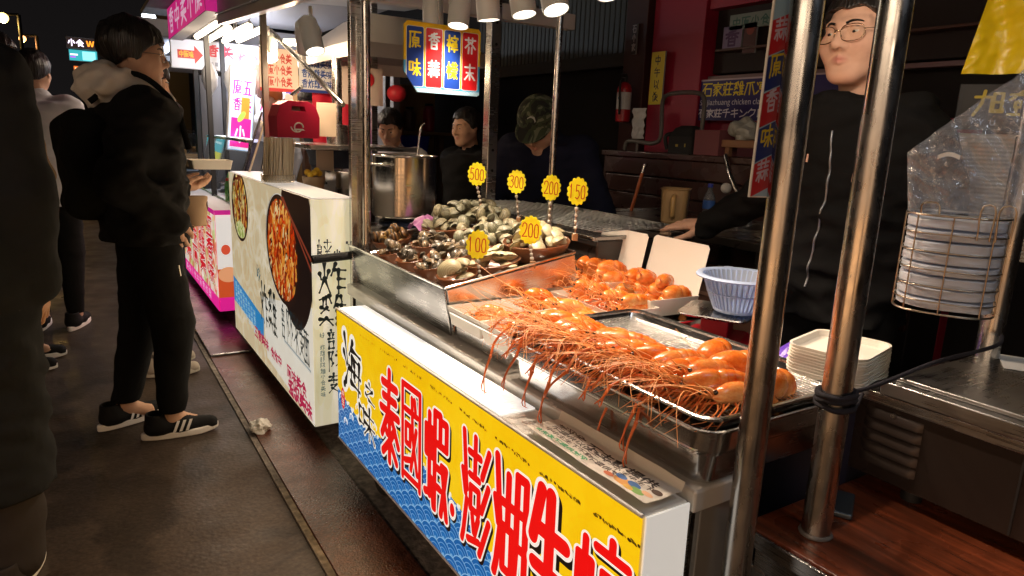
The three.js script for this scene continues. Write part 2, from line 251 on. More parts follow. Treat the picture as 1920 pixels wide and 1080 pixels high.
// ---------------------------------------------------------------- the pan builder
function ring(w, d, r, n = 5) { // rounded rectangle, counter-clockwise seen from above
  const o = []; r = Math.max(0.002, Math.min(r, w / 2 - 0.001, d / 2 - 0.001));
  for (const [sx, sz, a] of [[1, 1, 0], [-1, 1, 90], [-1, -1, 180], [1, -1, 270]]) for (let i = 0; i <= n; i++) { const t = (a + i / n * 90) * D2R; o.push([sx * (w / 2 - r) + r * Math.cos(t), sz * (d / 2 - r) + r * Math.sin(t)]); }
  return o;
}
function loft(w, d, r, prof, close0 = true, close1 = true) { // prof: [inset, y], walked outside then inside
  const rows = prof.map(([s, y]) => ring(w - 2 * s, d - 2 * s, r - s * 0.6).map(([x, z]) => [x, y, z])), n = rows[0].length, p = [], ix = [];
  if (close0) rows.unshift(rows[0].map(() => [0, rows[0][0][1], 0])); if (close1) rows.push(rows[0].map(() => [0, rows[rows.length - 1][0][1], 0]));
  // duplicate rows so that sharp steps stay crisp
  for (let k = 0; k + 1 < rows.length; k++) { const b = p.length / 3; for (const row of [rows[k], rows[k + 1]]) for (let i = 0; i <= n; i++) p.push(...row[i % n]); for (let i = 0; i < n; i++) { const a = b + i, c = b + n + 1 + i; ix.push(a, c, a + 1, a + 1, c, c + 1); } }
  const g = new THREE.BufferGeometry(); g.setAttribute('position', new THREE.Float32BufferAttribute(p, 3)); g.setIndex(ix); g.computeVertexNormals(); return metric(g);
}
function pan(w, d, h, slope = 0.02, r = 0.03, rim = 0.012, t = 0.0016) {
  return loft(w, d, r, [[slope + rim, 0], [slope * 0.75 + rim, 0.004], [rim, h - 0.006], [rim * 0.35, h - 0.004], [0, h - 0.006], [-0.001, h - 0.001], [rim * 0.3, h + 0.001], [rim + t * 0.6, h - 0.002], [rim + t, h - 0.007], [slope * 0.8 + rim + t, 0.008], [slope + rim + 0.006, t]]);
}
// ---------------------------------------------------------------- lightbox sign of the seafood cart
const signTex = canvasTex(2048, 640, (g, W, H) => {
  const X = (u) => u * W, Y = (y) => (0.675 - y) / 0.505 * H; // y in metres above the ground
  g.fillStyle = '#f2c40c'; g.fillRect(0, 0, W, H);
  for (let i = 0; i < 500; i++) { g.fillStyle = `rgba(${rnd() < 0.5 ? '255,225,70' : '215,170,0'},0.05)`; g.beginPath(); g.arc(rnd() * W, rnd() * H, 20 + rnd() * 90, 0, 7); g.fill(); }
  // sea of scallops
  g.save(); g.beginPath(); const edge = (u) => 0.372 - 0.05 * Math.sin(u * 9) - (u > 0.25 ? 0.05 * Math.min(1, (u - 0.25) * 3) : 0); g.moveTo(0, H); for (let i = 0; i <= 100; i++) g.lineTo(X(i / 100), Y(edge(i / 100))); g.lineTo(W, H); g.closePath(); g.fillStyle = '#1d6fb4'; g.fill(); g.clip();
  const R = 62; for (let row = -1, y = Y(0.42); y < H + R * 2; row++, y += R * 0.5) for (let x = -R + (row & 1 ? R : 0); x < W + R; x += R * 2) for (const [k, c] of [[1, '#86b9e0'], [0.94, '#155fa8'], [0.72, '#6aa5d6'], [0.67, '#155fa8'], [0.46, '#6aa5d6'], [0.41, '#1c6ab4'], [0.16, '#6aa5d6']]) { g.fillStyle = c; g.beginPath(); g.arc(x, y + R, R * k, 0, 7); g.fill(); }
  g.restore();
  for (let i = 0; i < 60; i++) { const u = rnd() * 0.95, e = edge(u); g.fillStyle = 'rgba(240,246,250,0.85)'; for (let k = 0; k < 3; k++) { g.beginPath(); g.arc(X(u) + rr(-14, 14), Y(e) + rr(-8, 10), rr(3, 10), 0, 7); g.fill(); } }
  for (const [u, y] of [[0.02, 0.34], [0.09, 0.3], [0.13, 0.36], [0.05, 0.26], [0.19, 0.31], [0.23, 0.35]]) { g.strokeStyle = '#eef4f8'; g.lineWidth = 9; g.beginPath(); g.arc(X(u), Y(y), 20, 2.6, 6.6); g.stroke(); g.lineWidth = 6; g.beginPath(); g.arc(X(u) + 14, Y(y) - 6, 11, 2.6, 6.8); g.stroke(); }
  // black brush writing with a pale rim
  for (const [c, u, y, w, h, s] of [['海', 0.045, 0.6, 0.105, 0.19, 30], ['之', 0.178, 0.492, 0.052, 0.062, 15], ['味', 0.142, 0.405, 0.088, 0.112, 20]]) for (const [k, col] of [[2.3, '#f6f3e6'], [1, '#141210']]) drawGlyph(g, c, X(u), Y(y), X(w), Y(y - h) - Y(y), s * (k > 1 ? 1 : 1), col, { brush: 1, skew: 0.12, fat: k });
  g.fillStyle = '#d3242a'; g.beginPath(); g.ellipse(X(0.035), Y(0.345), 26, 52, 0, 0, 7); g.fill(); drawText(g, '中生', X(0.035) - 12, Y(0.345) - 40, 24, 32, 8, 5, '#f6d9c0', { down: 1 });
  // red outlined writing
  for (const [c, u, w] of [['泰', 0.264, 0.088], ['國', 0.37, 0.078], ['蝦', 0.468, 0.085], ['澎', 0.604, 0.085], ['湖', 0.703, 0.085], ['生', 0.796, 0.085], ['蠔', 0.893, 0.092]]) outlined(g, c, X(u) + 6, Y(0.585), X(w) - 6, Y(0.287) - Y(0.585), c === '生' ? 44 : c === '泰' ? 36 : c === '蠔' || c === '國' || c === '澎' ? 26 : 31, '#e8100f', '#f7f2ea', '#1a120c');
  g.fillStyle = '#1a120c'; g.beginPath(); g.ellipse(X(0.574) + 8, Y(0.335) + 8, 26, 34, 0, 0, 7); g.fill(); g.fillStyle = '#f7f2ea'; g.beginPath(); g.ellipse(X(0.574), Y(0.335), 28, 36, 0, 0, 7); g.fill(); g.fillStyle = '#e8100f'; g.beginPath(); g.ellipse(X(0.574), Y(0.335), 17, 24, 0, 0, 7); g.fill();
  // mould specks along the upper seam
  for (let i = 0; i < 420; i++) { const u = Math.pow(rnd(), 0.55), y = 0.628 + 0.012 * Math.sin(u * 5) + rr(-0.003, 0.003); if (Math.sin(u * 57) > 0.75) continue; g.fillStyle = `rgba(38,26,8,${0.2 + 0.6 * u * rnd()})`; g.beginPath(); g.ellipse(X(u), Y(y), 2 + 6 * rnd() * u, 1.5 + rnd() * 2.5, 0.3, 0, 7); g.fill(); }
});
{
  const t = thing('lightbox_sign', 'long yellow lightbox sign with big red writing and blue waves on the cart front', 'sign', [0.82, 0.42, -1.56]);
  t.rotation.x = -0.012;
  const a = [-0.055, -0.25, -0.81], b = [-0.055, -0.25, 0.81], c = [-0.055, 0.252, 0.81], d = [-0.055, 0.252, -0.81];
  const face = std({ map: signTex, emissive: lin(1, 1, 1), emissiveMap: signTex, emissiveIntensity: 0.6, roughness: 0.34, roughnessMap: T.smudge, bumpMap: T.smudge, bumpScale: 0.004 });
  mesh('housing', bx(-0.051, 0.055, -0.25, 0.252, -0.81, 0.81, 0.006), std({ color: lin(0.78, 0.77, 0.73), roughness: 0.4, roughnessMap: rep(T.smudge, 2) }), t);
  mesh('printed_face', quad(a, b, c, d), face, t);
  mesh('glowing_top', bx(-0.047, 0.05, 0.2535, 0.2555, -0.8, 0.33, 0.001), std({ color: lin(0.82, 0.82, 0.8), emissive: lin(1, 0.98, 0.93), emissiveIntensity: 0.5, roughness: 0.35 }), t);
  mesh('end_cap', bx(-0.05, 0.054, -0.248, 0.25, 0.8105, 0.8155, 0.002), std({ color: lin(0.8, 0.79, 0.75), roughness: 0.4, emissive: lin(1, 0.96, 0.88), emissiveIntensity: 0.32 }), t);
  mesh('edge_trim', [rod([-0.056, 0.252, -0.81], [-0.056, 0.252, 0.81], 0.004, 8), rod([-0.056, -0.25, -0.81], [-0.056, -0.25, 0.81], 0.004, 8)], M.white, t);
  areaLight('sign_light', [0.755, 0.42, -1.56], [-1, 0, 0], 1.6, 0.5, 0xffd060, 0.9);
  areaLight('sign_top_light', [0.82, 0.69, -1.8], [0, 1, 0], 1.1, 0.09, 0xfff4e4, 0.5, V(1, 0, 0));
}
{ // printed notice taped on the sign's top and up against the counter
  const tex = canvasTex(512, 256, (g, W, H) => {
    g.fillStyle = '#d9d2c6'; g.fillRect(0, 0, W, H); g.fillStyle = '#cfc8bb'; g.fillRect(0, 0, W, 60);
    drawText(g, '本店'.length ? '不主動提供' : '', 190, 92, 50, 44, 6, 7, '#2a1c18'); drawText(g, '塑膠袋', 40, 86, 40, 30, 4, 4, '#5b4a40');
    drawText(g, '不提供以後塑膠袋', 40, 124, 34, 30, 4, 4, '#3a2c26'); drawText(g, '小中主生下不動', 40, 164, 28, 26, 3, 3.5, '#3a2c26'); drawText(g, '小主中生下', 330, 142, 24, 26, 6, 3.5, '#3a2c26');
    drawText(g, '食飲後不提供塑膠', 24, 206, 26, 24, 4, 4, '#2f9a63'); drawText(g, '不提供塑膠', 250, 176, 26, 28, 5, 4, '#3a2c26');
    for (const [x, y, r, c] of [[400, 210, 26, '#d99a4e'], [430, 190, 18, '#3f6fb0'], [380, 186, 16, '#3f6fb0'], [455, 216, 20, '#7fae57'], [480, 196, 15, '#e4b28a'], [350, 216, 15, '#c9683e'], [430, 226, 14, '#dfb04e']]) { g.fillStyle = c; g.beginPath(); g.ellipse(x, y, r * 1.3, r, 0.3, 0, 7); g.fill(); }
    g.fillStyle = '#4b2c18'; g.beginPath(); g.arc(486, 150, 17, 0, 7); g.fill();
  });
  const g = sheet((u, v) => { const z = -1.13 + u * 0.37, s = v * 0.108, fold = 0.085, x = s < fold ? 0.776 + s : 0.776 + fold + (s - fold) * 0.35, y = 0.687 + (z + 1.56) * 0.012 + (s < fold ? 0.0012 + 0.0012 * Math.sin(u * 9) : (s - fold) * 0.85) + 0.002 * nz(u * 5, v * 4); return [x, y, z]; }, 30, 24);
  solo('paper_notice', g, std({ map: tex, roughness: 0.6, side: THREE.DoubleSide }), 'printed paper notice with pictures taped on the near end of the sign top', 'notice');
}
// ---------------------------------------------------------------- the seafood cart itself
{
  const t = thing('food_cart', 'stainless steel seafood cart with round steel posts behind the yellow sign', 'food cart', [0, 0, 0]);
  M.counter = std({ color: lin(0.62, 0.6, 0.56), metalness: 0.25, roughness: 0.42, roughnessMap: rep(T.smudge, 2), bumpMap: rep(T.smudge, 3), bumpScale: 0.0006 });
  mesh('counter_top', [bx(0.882, 1.03, 0.655, 0.7, -2.6, -0.745, 0.006), bx(1.0305, 1.76, 0.655, 0.7, -2.6, -1.2, 0.006), bx(1.0305, 1.3, 0.655, 0.7, -1.1995, -0.98, 0.006)], M.counter, t);
  mesh('front_apron', bx(0.9, 0.915, 0.2, 0.6545, -2.55, -0.775, 0.003), M.darkSteel, t);
  mesh('side_panel', bx(0.916, 1.0, 0.12, 0.6545, -0.772, -0.758, 0.003), std({ color: lin(0.42, 0.4, 0.36), metalness: 0.6, roughness: 0.4, roughnessMap: rep(T.smudge, 4) }), t);
  mesh('side_panel', bx(1.004, 1.08, 0.12, 0.6545, -0.772, -0.758, 0.003), std({ color: lin(0.46, 0.44, 0.4), metalness: 0.5, roughness: 0.42, roughnessMap: rep(T.smudge, 3) }), t);
  mesh('lower_shelf', bx(0.93, 1.2, 0.2, 0.215, -2.55, -0.78, 0.003), M.darkSteel, t);
  mesh('back_panel', bx(1.7, 1.715, 0.16, 0.6545, -2.55, -1.25, 0.003), M.darkSteel, t);
  for (const [x, z, r, top, foot] of [[0.945, -0.69, 0.0245, 2.3, 0.1], [1.69, -0.66, 0.0245, 2.3, 0.1], [0.955, -2.57, 0.0165, 2.1, 0.1], [1.495, -2.09, 0.0115, 2.1, 0.7]]) {
    const p = mesh('post', rod([x, foot, z], [x, top, z], r, 28), M.pole, t);
  }
  const sq = mesh('post', bx(1.475, 1.522, 0.7005, 2.1, -2.582, -2.535, 0.004), M.steel, t);
  for (let y = 0.9; y < 2.05; y += 0.085) mesh('bolt_hole', rod([1.5, y, -2.5365], [1.5, y, -2.5335], 0.006, 10), M.black, sq);
  mesh('lamp_rail', [bx(1.08, 1.12, 1.79, 1.815, -2.7, -0.5, 0.003), bx(0.93, 1.72, 1.816, 1.846, -2.6, -2.56, 0.003)], M.darkSteel, t);
  mesh('canopy', [bx(0.82, 1.85, 2.1, 2.13, -2.75, -0.5, 0.004), bx(0.8, 0.82, 1.98, 2.13, -2.75, -0.5, 0.004)], std({ color: lin(0.4, 0.4, 0.4), roughness: 0.6 }), t);
  for (const [x, z] of [[0.86, -2.16], [0.86, -1.0], [1.6, -2.2], [1.6, -1.0]]) { const w = mesh('wheel', at(new THREE.TorusGeometry(0.052, 0.018, 12, 28), x, 0.07, z, 0, Math.PI / 2, 0), M.rubber, t); mesh('hub', rod([x - 0.016, 0.07, z], [x + 0.016, 0.07, z], 0.036, 20), M.darkSteel, w); mesh('fork', bx(x - 0.03, x + 0.03, 0.13, 0.16, z - 0.03, z + 0.03), M.darkSteel, w); }
}
// ---------------------------------------------------------------- spot lamps on the rail
function spotLamp(label, pos, aim, k, col = 0xffe4c8, r = 0.036, h = 0.115, group = 'spot lamps over the seafood trays', body = M.lampBody) {
  const d = V(...aim).sub(V(...pos)).normalize(), t = thing('spot_lamp', label, 'spot lamp', pos, 0, group);
  const q = new THREE.Quaternion().setFromUnitVectors(V(0, -1, 0), d), put = (g) => g.applyQuaternion(q);
  mesh('lamp_body', put(lathe([[0.0005, h / 2], [r * 0.86, h / 2], [r * 0.94, h / 2 - 0.006], [r, h * 0.2], [r, h * 0.18], [r * 0.985, h * 0.175], [r * 0.985, h * 0.16], [r, h * 0.155], [r, -h / 2], [r * 0.9, -h / 2], [r * 0.88, -h / 2 + 0.02], [0.0005, -h / 2 + 0.022]], 32)), body, t);
  mesh('lamp_lens', put(lathe([[0.0005, -h / 2 + 0.012], [r * 0.5, -h / 2 - 0.001], [r * 0.86, -h / 2 + 0.003]], 28)), M.lampGlow, t);
  mesh('bracket', [rod([0, 0, 0], [0.0, 1.805 - pos[1] > 0.03 ? 1.805 - pos[1] : 0.09, 0], 0.008, 8), at(new THREE.TorusGeometry(r * 1.05, 0.004, 6, 20, Math.PI), 0, 0.01, 0)], M.lampBody, t);
  const s = new THREE.SpotLight(col, k, 0, 52 * D2R, 0.7, 2); s.name = numbered('spot_light'); s.position.set(...V(...pos).addScaledVector(d, h / 2 + 0.004).toArray()); s.target.position.set(...aim); s.castShadow = true; s.shadow.radius = 1.4; scene.add(s); s.target.name = numbered('spot_target'); scene.add(s.target); s.target.updateMatrixWorld();
  return t;
}
M.lampBody = std({ color: lin(0.62, 0.68, 0.7), roughness: 0.35 }); M.lampGlow = std({ color: lin(0.8, 0.8, 0.8), emissive: lin(1, 0.86, 0.66), emissiveIntensity: 5, roughness: 0.4 });
const where = ['first lamp, in front of the hanging flavour board', 'second lamp, tilted, at the top right of the flavour board', 'dark based lamp above the square steel post', 'lamp with a visible glowing rim, between post and thin pole', 'lamp over the thin round pole'];
[[1.1, 1.705, -2.3], [1.12, 1.705, -2.14], [1.1, 1.7, -1.92], [1.1, 1.69, -1.73], [1.1, 1.68, -1.58]].forEach((p, i) => spotLamp('white cylinder spot lamp: ' + where[i], p, [[1.1, 0.8, -2.25], [0.98, 0.8, -2.0], [1.2, 0.8, -1.9], [1.15, 0.8, -1.5], [1.1, 0.8, -1.2]][i], 1.8));
spotLamp('white cylinder spot lamp above the picture edge over the shrimp rack', [1.1, 1.69, -1.36], [1.1, 0.8, -1.0], 1.15);
spotLamp('white cylinder spot lamp above the picture edge near the front post', [1.1, 1.69, -1.05], [1.05, 0.8, -0.85], 1.0);
spotLamp('white cylinder spot lamp above the picture edge turned towards the seller', [1.12, 1.78, -0.8], [1.75, 1.4, -1.14], 0.75);
{ // hanging flavour board
  const tex = canvasTex(640, 560, (g, W, H) => {
    g.fillStyle = '#e8c11a'; g.fillRect(0, 0, W, H);
    const y0 = H * 0.55; g.fillStyle = '#3f9bd0'; g.fillRect(0, y0, 16, H); g.fillRect(W - 20, y0, 20, H); g.fillRect(0, H - 56, W, 56);
    g.strokeStyle = '#bfe0f2'; g.lineWidth = 4; for (let x = 0; x < W; x += 30) for (const r of [26, 17, 8]) { g.beginPath(); g.arc(x + 8, H + 6, r + 14, 3.4, 6.1); g.stroke(); }
    ['原味', '香蒜', '檸檬', '芥末'].forEach((s, i) => { const x = 22 + i * 154; g.fillStyle = '#d8dfe8'; g.beginPath(); g.roundRect(x - 4, 36, 142, H - 80, 18); g.fill(); g.fillStyle = i & 1 ? '#c81c24' : '#173c96'; g.beginPath(); g.roundRect(x, 40, 134, H - 88, 15); g.fill(); [...s].forEach((c, k) => drawGlyph(g, c, x + 24, 78 + k * 218, 86, 128, 15, i & 1 ? '#dfe6ee' : '#e8d21e')); });
  });
  const t = thing('hanging_menu_board', 'hanging board of four flavour panels in red and blue on yellow', 'menu board', [1.09, 1.545, -2.2], 0);
  const w = 0.288, h = 0.225, o = [[-w / 2 + 0.012, h / 2], [w / 2 - 0.008, h / 2], [w / 2, h / 2 - 0.01], [w / 2, -h / 2 + 0.006], [w / 2 - 0.008, -h / 2], [-w / 2 + 0.05, -h / 2], [-w / 2, -h / 2 + 0.065], [-w / 2, h / 2 - 0.012]];
  const g = prism(o, 0.006, 0.001), p = g.attributes.position, uv = g.attributes.uv; for (let i = 0; i < p.count; i++) uv.setXY(i, p.getX(i) / w + 0.5, p.getY(i) / h + 0.5);
  mesh('board', g, std({ map: tex, roughness: 0.4 }), t); mesh('hook', [rod([-0.02, 0.105, 0.003], [-0.02, 0.27, 0.003], 0.002), rod([0.04, 0.105, 0.003], [0.04, 0.27, 0.003], 0.002)], M.darkSteel, t);
}
// ---------------------------------------------------------------- trays on the counter
{
  const t = thing('clam_tray', 'deep steel tray tilted to the street, full of clam bowls', 'tray', [1.155, 0.835, -2.215]);
  t.rotation.z = 0.17;
  const g = pan(0.5, 0.875, 0.06, 0.004, 0.012, 0.008); mesh('tray', g, M.tray, t);
  mesh('front_wall', bx(-0.248, -0.243, -0.155, 0.052, -0.434, 0.434, 0.002), M.darkSteel, t); for (const s of [0.4315, -0.4365]) mesh('end_wall', bx(-0.24, 0.24, -0.15, 0.05, s, s + 0.005, 0.002), M.tray, t);
}
{
  const t = thing('shallow_tray', 'shallow steel tray under the paper boxes of shrimp', 'tray', [1.19, 0.702, -1.602]); mesh('liner', bx(-0.25, 0.25, 0.03, 0.043, -0.145, 0.145, 0.003), M.tray, t);
  mesh('tray', pan(0.57, 0.345, 0.085, 0.012, 0.03, 0.014), M.tray, t);
  const t3 = thing('side_tray', 'steel tray half hidden behind the boxes under the two open lids', 'tray', [1.6, 0.702, -1.72]); mesh('tray', pan(0.24, 0.62, 0.07, 0.012, 0.03, 0.012), M.tray, t3);
}
{
  const p = thing('deep_pan', 'deep steel pan with a brown reflecting wall, lowest of the stack', 'pan', [1.1, 0.7015, -1.065]); mesh('pan', pan(0.435, 0.665, 0.07, 0.01, 0.045, 0.012), M.tray, p);
  const q = thing('deep_pan', 'steel pan in the middle of the stack under the shrimp rack', 'pan', [1.1, 0.7735, -1.065]); mesh('pan', pan(0.458, 0.688, 0.045, 0.002, 0.045, 0.006), M.tray, q);
  const r = thing('rack_tray', 'topmost shallow steel tray with a wire rack carrying big shrimp', 'tray', [1.1, 0.808, -1.065]); mesh('tray', pan(0.44, 0.67, 0.03, 0.01, 0.042, 0.01), M.tray, r);
  const k = thing('wire_rack', 'wire rack of thin parallel rods lying in the top tray', 'rack', [1.1, 0.822, -1.065]);
  const g = rod([0, 0, -0.318], [0, 0, 0.318], 0.0014, 6); for (let i = 0; i < 31; i++) { const m = mesh('rod', g, M.steel, k); m.position.x = -0.187 + i * 0.01247; }
  const c = rod([-0.192, -0.0032, 0], [0.192, -0.0032, 0], 0.002, 6); for (const z of [-0.28, -0.1, 0.1, 0.28]) { const m = mesh('cross_rod', c, M.steel, k); m.position.z = z; }
}
// ---------------------------------------------------------------- bowls of shellfish
M.bowl = phy({ color: lin(0.2, 0.075, 0.032), roughness: 0.42, clearcoat: 0.4, clearcoatRoughness: 0.3, roughnessMap: T.smudge }); M.bowlIn = std({ color: lin(0.16, 0.085, 0.05), roughness: 0.6 });
const shellTex = (base, dark, f) => dataTex(256, (u, v) => { const k = clamp(f(u, v), 0, 1); return [0, 1, 2].map((i) => lerp(base[i], dark[i], k)); }, true);
const shellM = (t, bump, r = 0.45) => phy({ map: t, bumpMap: t, bumpScale: bump, roughness: r, clearcoat: 0.05, clearcoatRoughness: 0.4 });
const SH = {
  cockle: [0, 1].map((q) => shellM(shellTex(q ? [0.63, 0.6, 0.48] : [0.55, 0.55, 0.46], [0.21, 0.21, 0.16], (u, v) => 0.42 + 0.4 * Math.sin(u * 120) * (0.3 + 0.7 * v) + 0.5 * tileN(u, v, 8, 3, 5 + q) + 0.25 * Math.sin(v * 34 + 2 * nz(u * 5, v * 4)) - 0.25 * v), 0.0006)),
  striped: [0, 1].map((q) => shellM(shellTex(q ? [0.62, 0.54, 0.42] : [0.48, 0.46, 0.41], [0.14, 0.12, 0.1], (u, v) => 0.4 + 0.55 * Math.sin(v * 30 + 3 * nz(u * 6, v * 6, q + 0.3)) * sstep(v, 0.05, 0.4) + 0.7 * tileN(u, v, 6, 3, 8 + q)), 0.0003, 0.3)),
  white: [0, 1].map((q) => shellM(shellTex([0.72, 0.69, 0.57], q ? [0.55, 0.5, 0.36] : [0.66, 0.62, 0.5], (u, v) => 0.32 + 0.3 * Math.sin(v * 46 + nz(u * 4, v * 4)) + 0.6 * tileN(u, v, 5, 3, 2 + q)), 0.0004, 0.4)),
  snail: [0, 1].map((q) => shellM(shellTex(q ? [0.6, 0.47, 0.24] : [0.5, 0.36, 0.2], [0.14, 0.09, 0.05], (u, v) => 0.4 + 0.5 * Math.sin(v * 22) + 0.7 * tileN(u, v, 6, 3, 3 + q)), 0.0005, 0.4)),
};
function valve(ribs, amp, fat, asym) { // unit shell, umbo at the origin, opening edge towards +z, bulging up
  return sheet((u, v) => { const a = (u - 0.5) * 3.5, r = Math.pow(v, 0.85), rim = 1 - 0.16 * Math.abs(a) ** 1.6 / 2.4 + asym * a * 0.07, R = r * rim, k = amp * Math.cos(a * ribs) * v; const h = fat * Math.pow(Math.max(0, Math.sin(Math.min(1, 0.1 + v * 0.9) * Math.PI)), 0.75) * Math.cos(a * 0.62) * (1 - 0.25 * v) + k * (1 - v * 0.4); return [Math.sin(a) * R * 0.72, Math.max(0, h), Math.cos(a * 0.78) * R * 0.86 - 0.1]; }, 36, 14);
}
function snailShell() { return sheet((u, v) => { const a = u * Math.PI * 2, w = Math.sin(Math.PI * Math.pow(v, 0.62)) * 0.42 + 0.02, k = 1 + 0.1 * Math.sin(v * 26 + a); return [Math.cos(a) * w * k, Math.sin(a) * w * k, (v - 0.5) * 1.15]; }, 20, 22); }
const VG = { cockle: valve(16, 0.02, 0.42, 0.4), striped: valve(1, 0.0, 0.34, 0.8), white: valve(1, 0.0, 0.3, 1) }, snailG = snailShell();
const protoClam = {};
function clam(kind, k, label, m4, s, gape, group) {
  const key = kind + k; let o = protoClam[key];
  if (!o) {
    o = new THREE.Group(); o.name = { cockle: 'cockle', striped: 'striped_clam', white: 'white_clam', snail: 'sea_snail' }[kind];
    if (kind === 'snail') { const a = mesh('shell', snailG, SH.snail[k], o); } else { const a = mesh('valve', VG[kind], SH[kind][k], o), b = mesh('valve', VG[kind], SH[kind][k], o); a.rotation.x = -0.06; b.rotation.x = 0.06; b.scale.y = -1; }
    protoClam[key] = o;
  }
  const c = o.clone(); c.name = numbered(o.name); c.userData = { label, category: kind === 'snail' ? 'sea snail' : 'clam', group };
  c.applyMatrix4(m4); c.scale.multiplyScalar(s); scene.add(c); return c;
}
function bowlOf(r, h, pos, tilt, label, kind, n, s, dome, clamLabel, twist = 0) {
  const t = thing('bowl', label, 'bowl', pos, 0); t.rotation.set(rr(-0.05, 0.05), 0, tilt);
  mesh('bowl', lathe([[0.0005, -h], [r * 0.6, -h], [r * 0.66, -h * 0.97], [r * 0.88, -h * 0.5], [r * 0.985, -0.006], [r, -0.002], [r * 1.004, 0.001], [r * 0.99, 0.003], [r * 0.965, -0.004], [r * 0.85, -h * 0.5], [r * 0.6, -h * 0.9], [0.0005, -h * 0.9]], 44), M.bowl, t);
  t.updateMatrixWorld();
  const ga = Math.PI * (3 - Math.sqrt(5)); const q = new THREE.Quaternion(), e = new THREE.Euler();
  for (let i = 0; i < n; i++) {
    const f = (i + 0.5) / n, low = i % 4 === 3, rad = (r * 0.97 - s * 0.42) * Math.sqrt(f) * rr(0.93, 1.03), a = i * ga + twist + rr(-0.2, 0.2);
    const y = dome * (1 - (rad / r) ** 2) - h * 0.25 * (rad / r) ** 3 + rr(-0.2, 0.35) * s - (low ? s * 0.35 : 0);
    const lean = rr(0.1, 1.45) * (kind === 'white' ? 0.6 : 1), dir = rr(0, 6.28);
    e.set(lean * Math.sin(dir) , rr(0, 6.28), lean * Math.cos(dir), 'XYZ'); q.setFromEuler(e);
    const m = new THREE.Matrix4().compose(V(Math.cos(a) * rad, y, Math.sin(a) * rad), q, V(1, 1, 1)).premultiply(t.matrixWorld);
    clam(kind, i % 2, clamLabel, m, s * rr(0.85, 1.15), 0, clamLabel);
  }
}
const TZ = 0.17;
bowlOf(0.18, 0.07, [1.315, 0.96, -2.42], TZ, 'big brown bowl heaped with grey cockles at the back of the tray', 'cockle', 72, 0.046, 0.055, 'grey green ribbed cockle in the backmost big bowl');
bowlOf(0.168, 0.05, [1.3, 0.935, -2.13], TZ * 0.8, 'big brown bowl of ribbed cockles in the middle of the tray', 'cockle', 62, 0.044, 0.035, 'grey green ribbed cockle in the middle big bowl', 1);
bowlOf(0.115, 0.06, [1.31, 0.955, -1.9], TZ * 0.6, 'reddish brown bowl of pale clams at the right rear corner of the tray', 'white', 19, 0.052, 0.024, 'cream ridged clam in the reddish bowl beside the 200 tag');
bowlOf(0.088, 0.04, [1.13, 0.9, -1.88], TZ, 'brown bowl of large white clams behind the 100 tag', 'white', 14, 0.047, 0.018, 'large white clam in the bowl behind the 100 tag');
bowlOf(0.066, 0.042, [0.985, 0.872, -1.86], TZ, 'small brown bowl with two big white clams at the near corner of the tray', 'white', 4, 0.056, 0.012, 'big white clam in the small bowl at the near tray corner');
bowlOf(0.057, 0.042, [0.972, 0.87, -2.02], TZ, 'small brown bowl of striped clams, second from the near tray corner', 'striped', 10, 0.034, 0.014, 'striped clam in the second small bowl from the near tray corner');
bowlOf(0.055, 0.042, [0.968, 0.87, -2.17], TZ, 'small dark bowl of brown clams, third from the near tray corner', 'striped', 11, 0.032, 0.014, 'brown clam in the third small bowl from the near tray corner');
bowlOf(0.058, 0.042, [0.962, 0.87, -2.33], TZ, 'small dark bowl, fourth from the near tray corner', 'striped', 12, 0.031, 0.014, 'small dark clam in the fourth bowl from the near tray corner');
bowlOf(0.078, 0.042, [1.04, 0.885, -2.52], TZ, 'brown bowl of sea snails at the far left end of the tray', 'snail', 14, 0.045, 0.025, 'brown sea snail in the bowl at the far left end of the tray');
bowlOf(0.088, 0.04, [1.09, 0.893, -2.1], TZ, 'brown bowl of dark striped clams in the centre of the tray', 'striped', 32, 0.034, 0.028, 'dark striped clam heaped in the centre bowl of the tray');
bowlOf(0.075, 0.04, [1.11, 0.897, -2.32], TZ, 'brown bowl of tan clams between the snails and the centre bowl', 'striped', 22, 0.033, 0.022, 'tan clam in the bowl between the snails and the centre bowl', 2);
{ // lilac plastic bag tucked between the bowls
  const g = sheet((u, v) => [1.13 + u * 0.11, 0.915 + 0.045 * Math.sin(v * 3.1) * (0.6 + 0.4 * Math.sin(u * 3.1)) + 0.014 * nz(u * 7, v * 7) + 0.02 * u, -2.58 + v * 0.11], 20, 20);
  solo('plastic_bag', g, phy({ color: lin(0.55, 0.2, 0.5), roughness: 0.35, transmission: 0.3, side: THREE.DoubleSide }), 'lilac plastic bag bunched up beside the snail bowl', 'plastic bag');
}
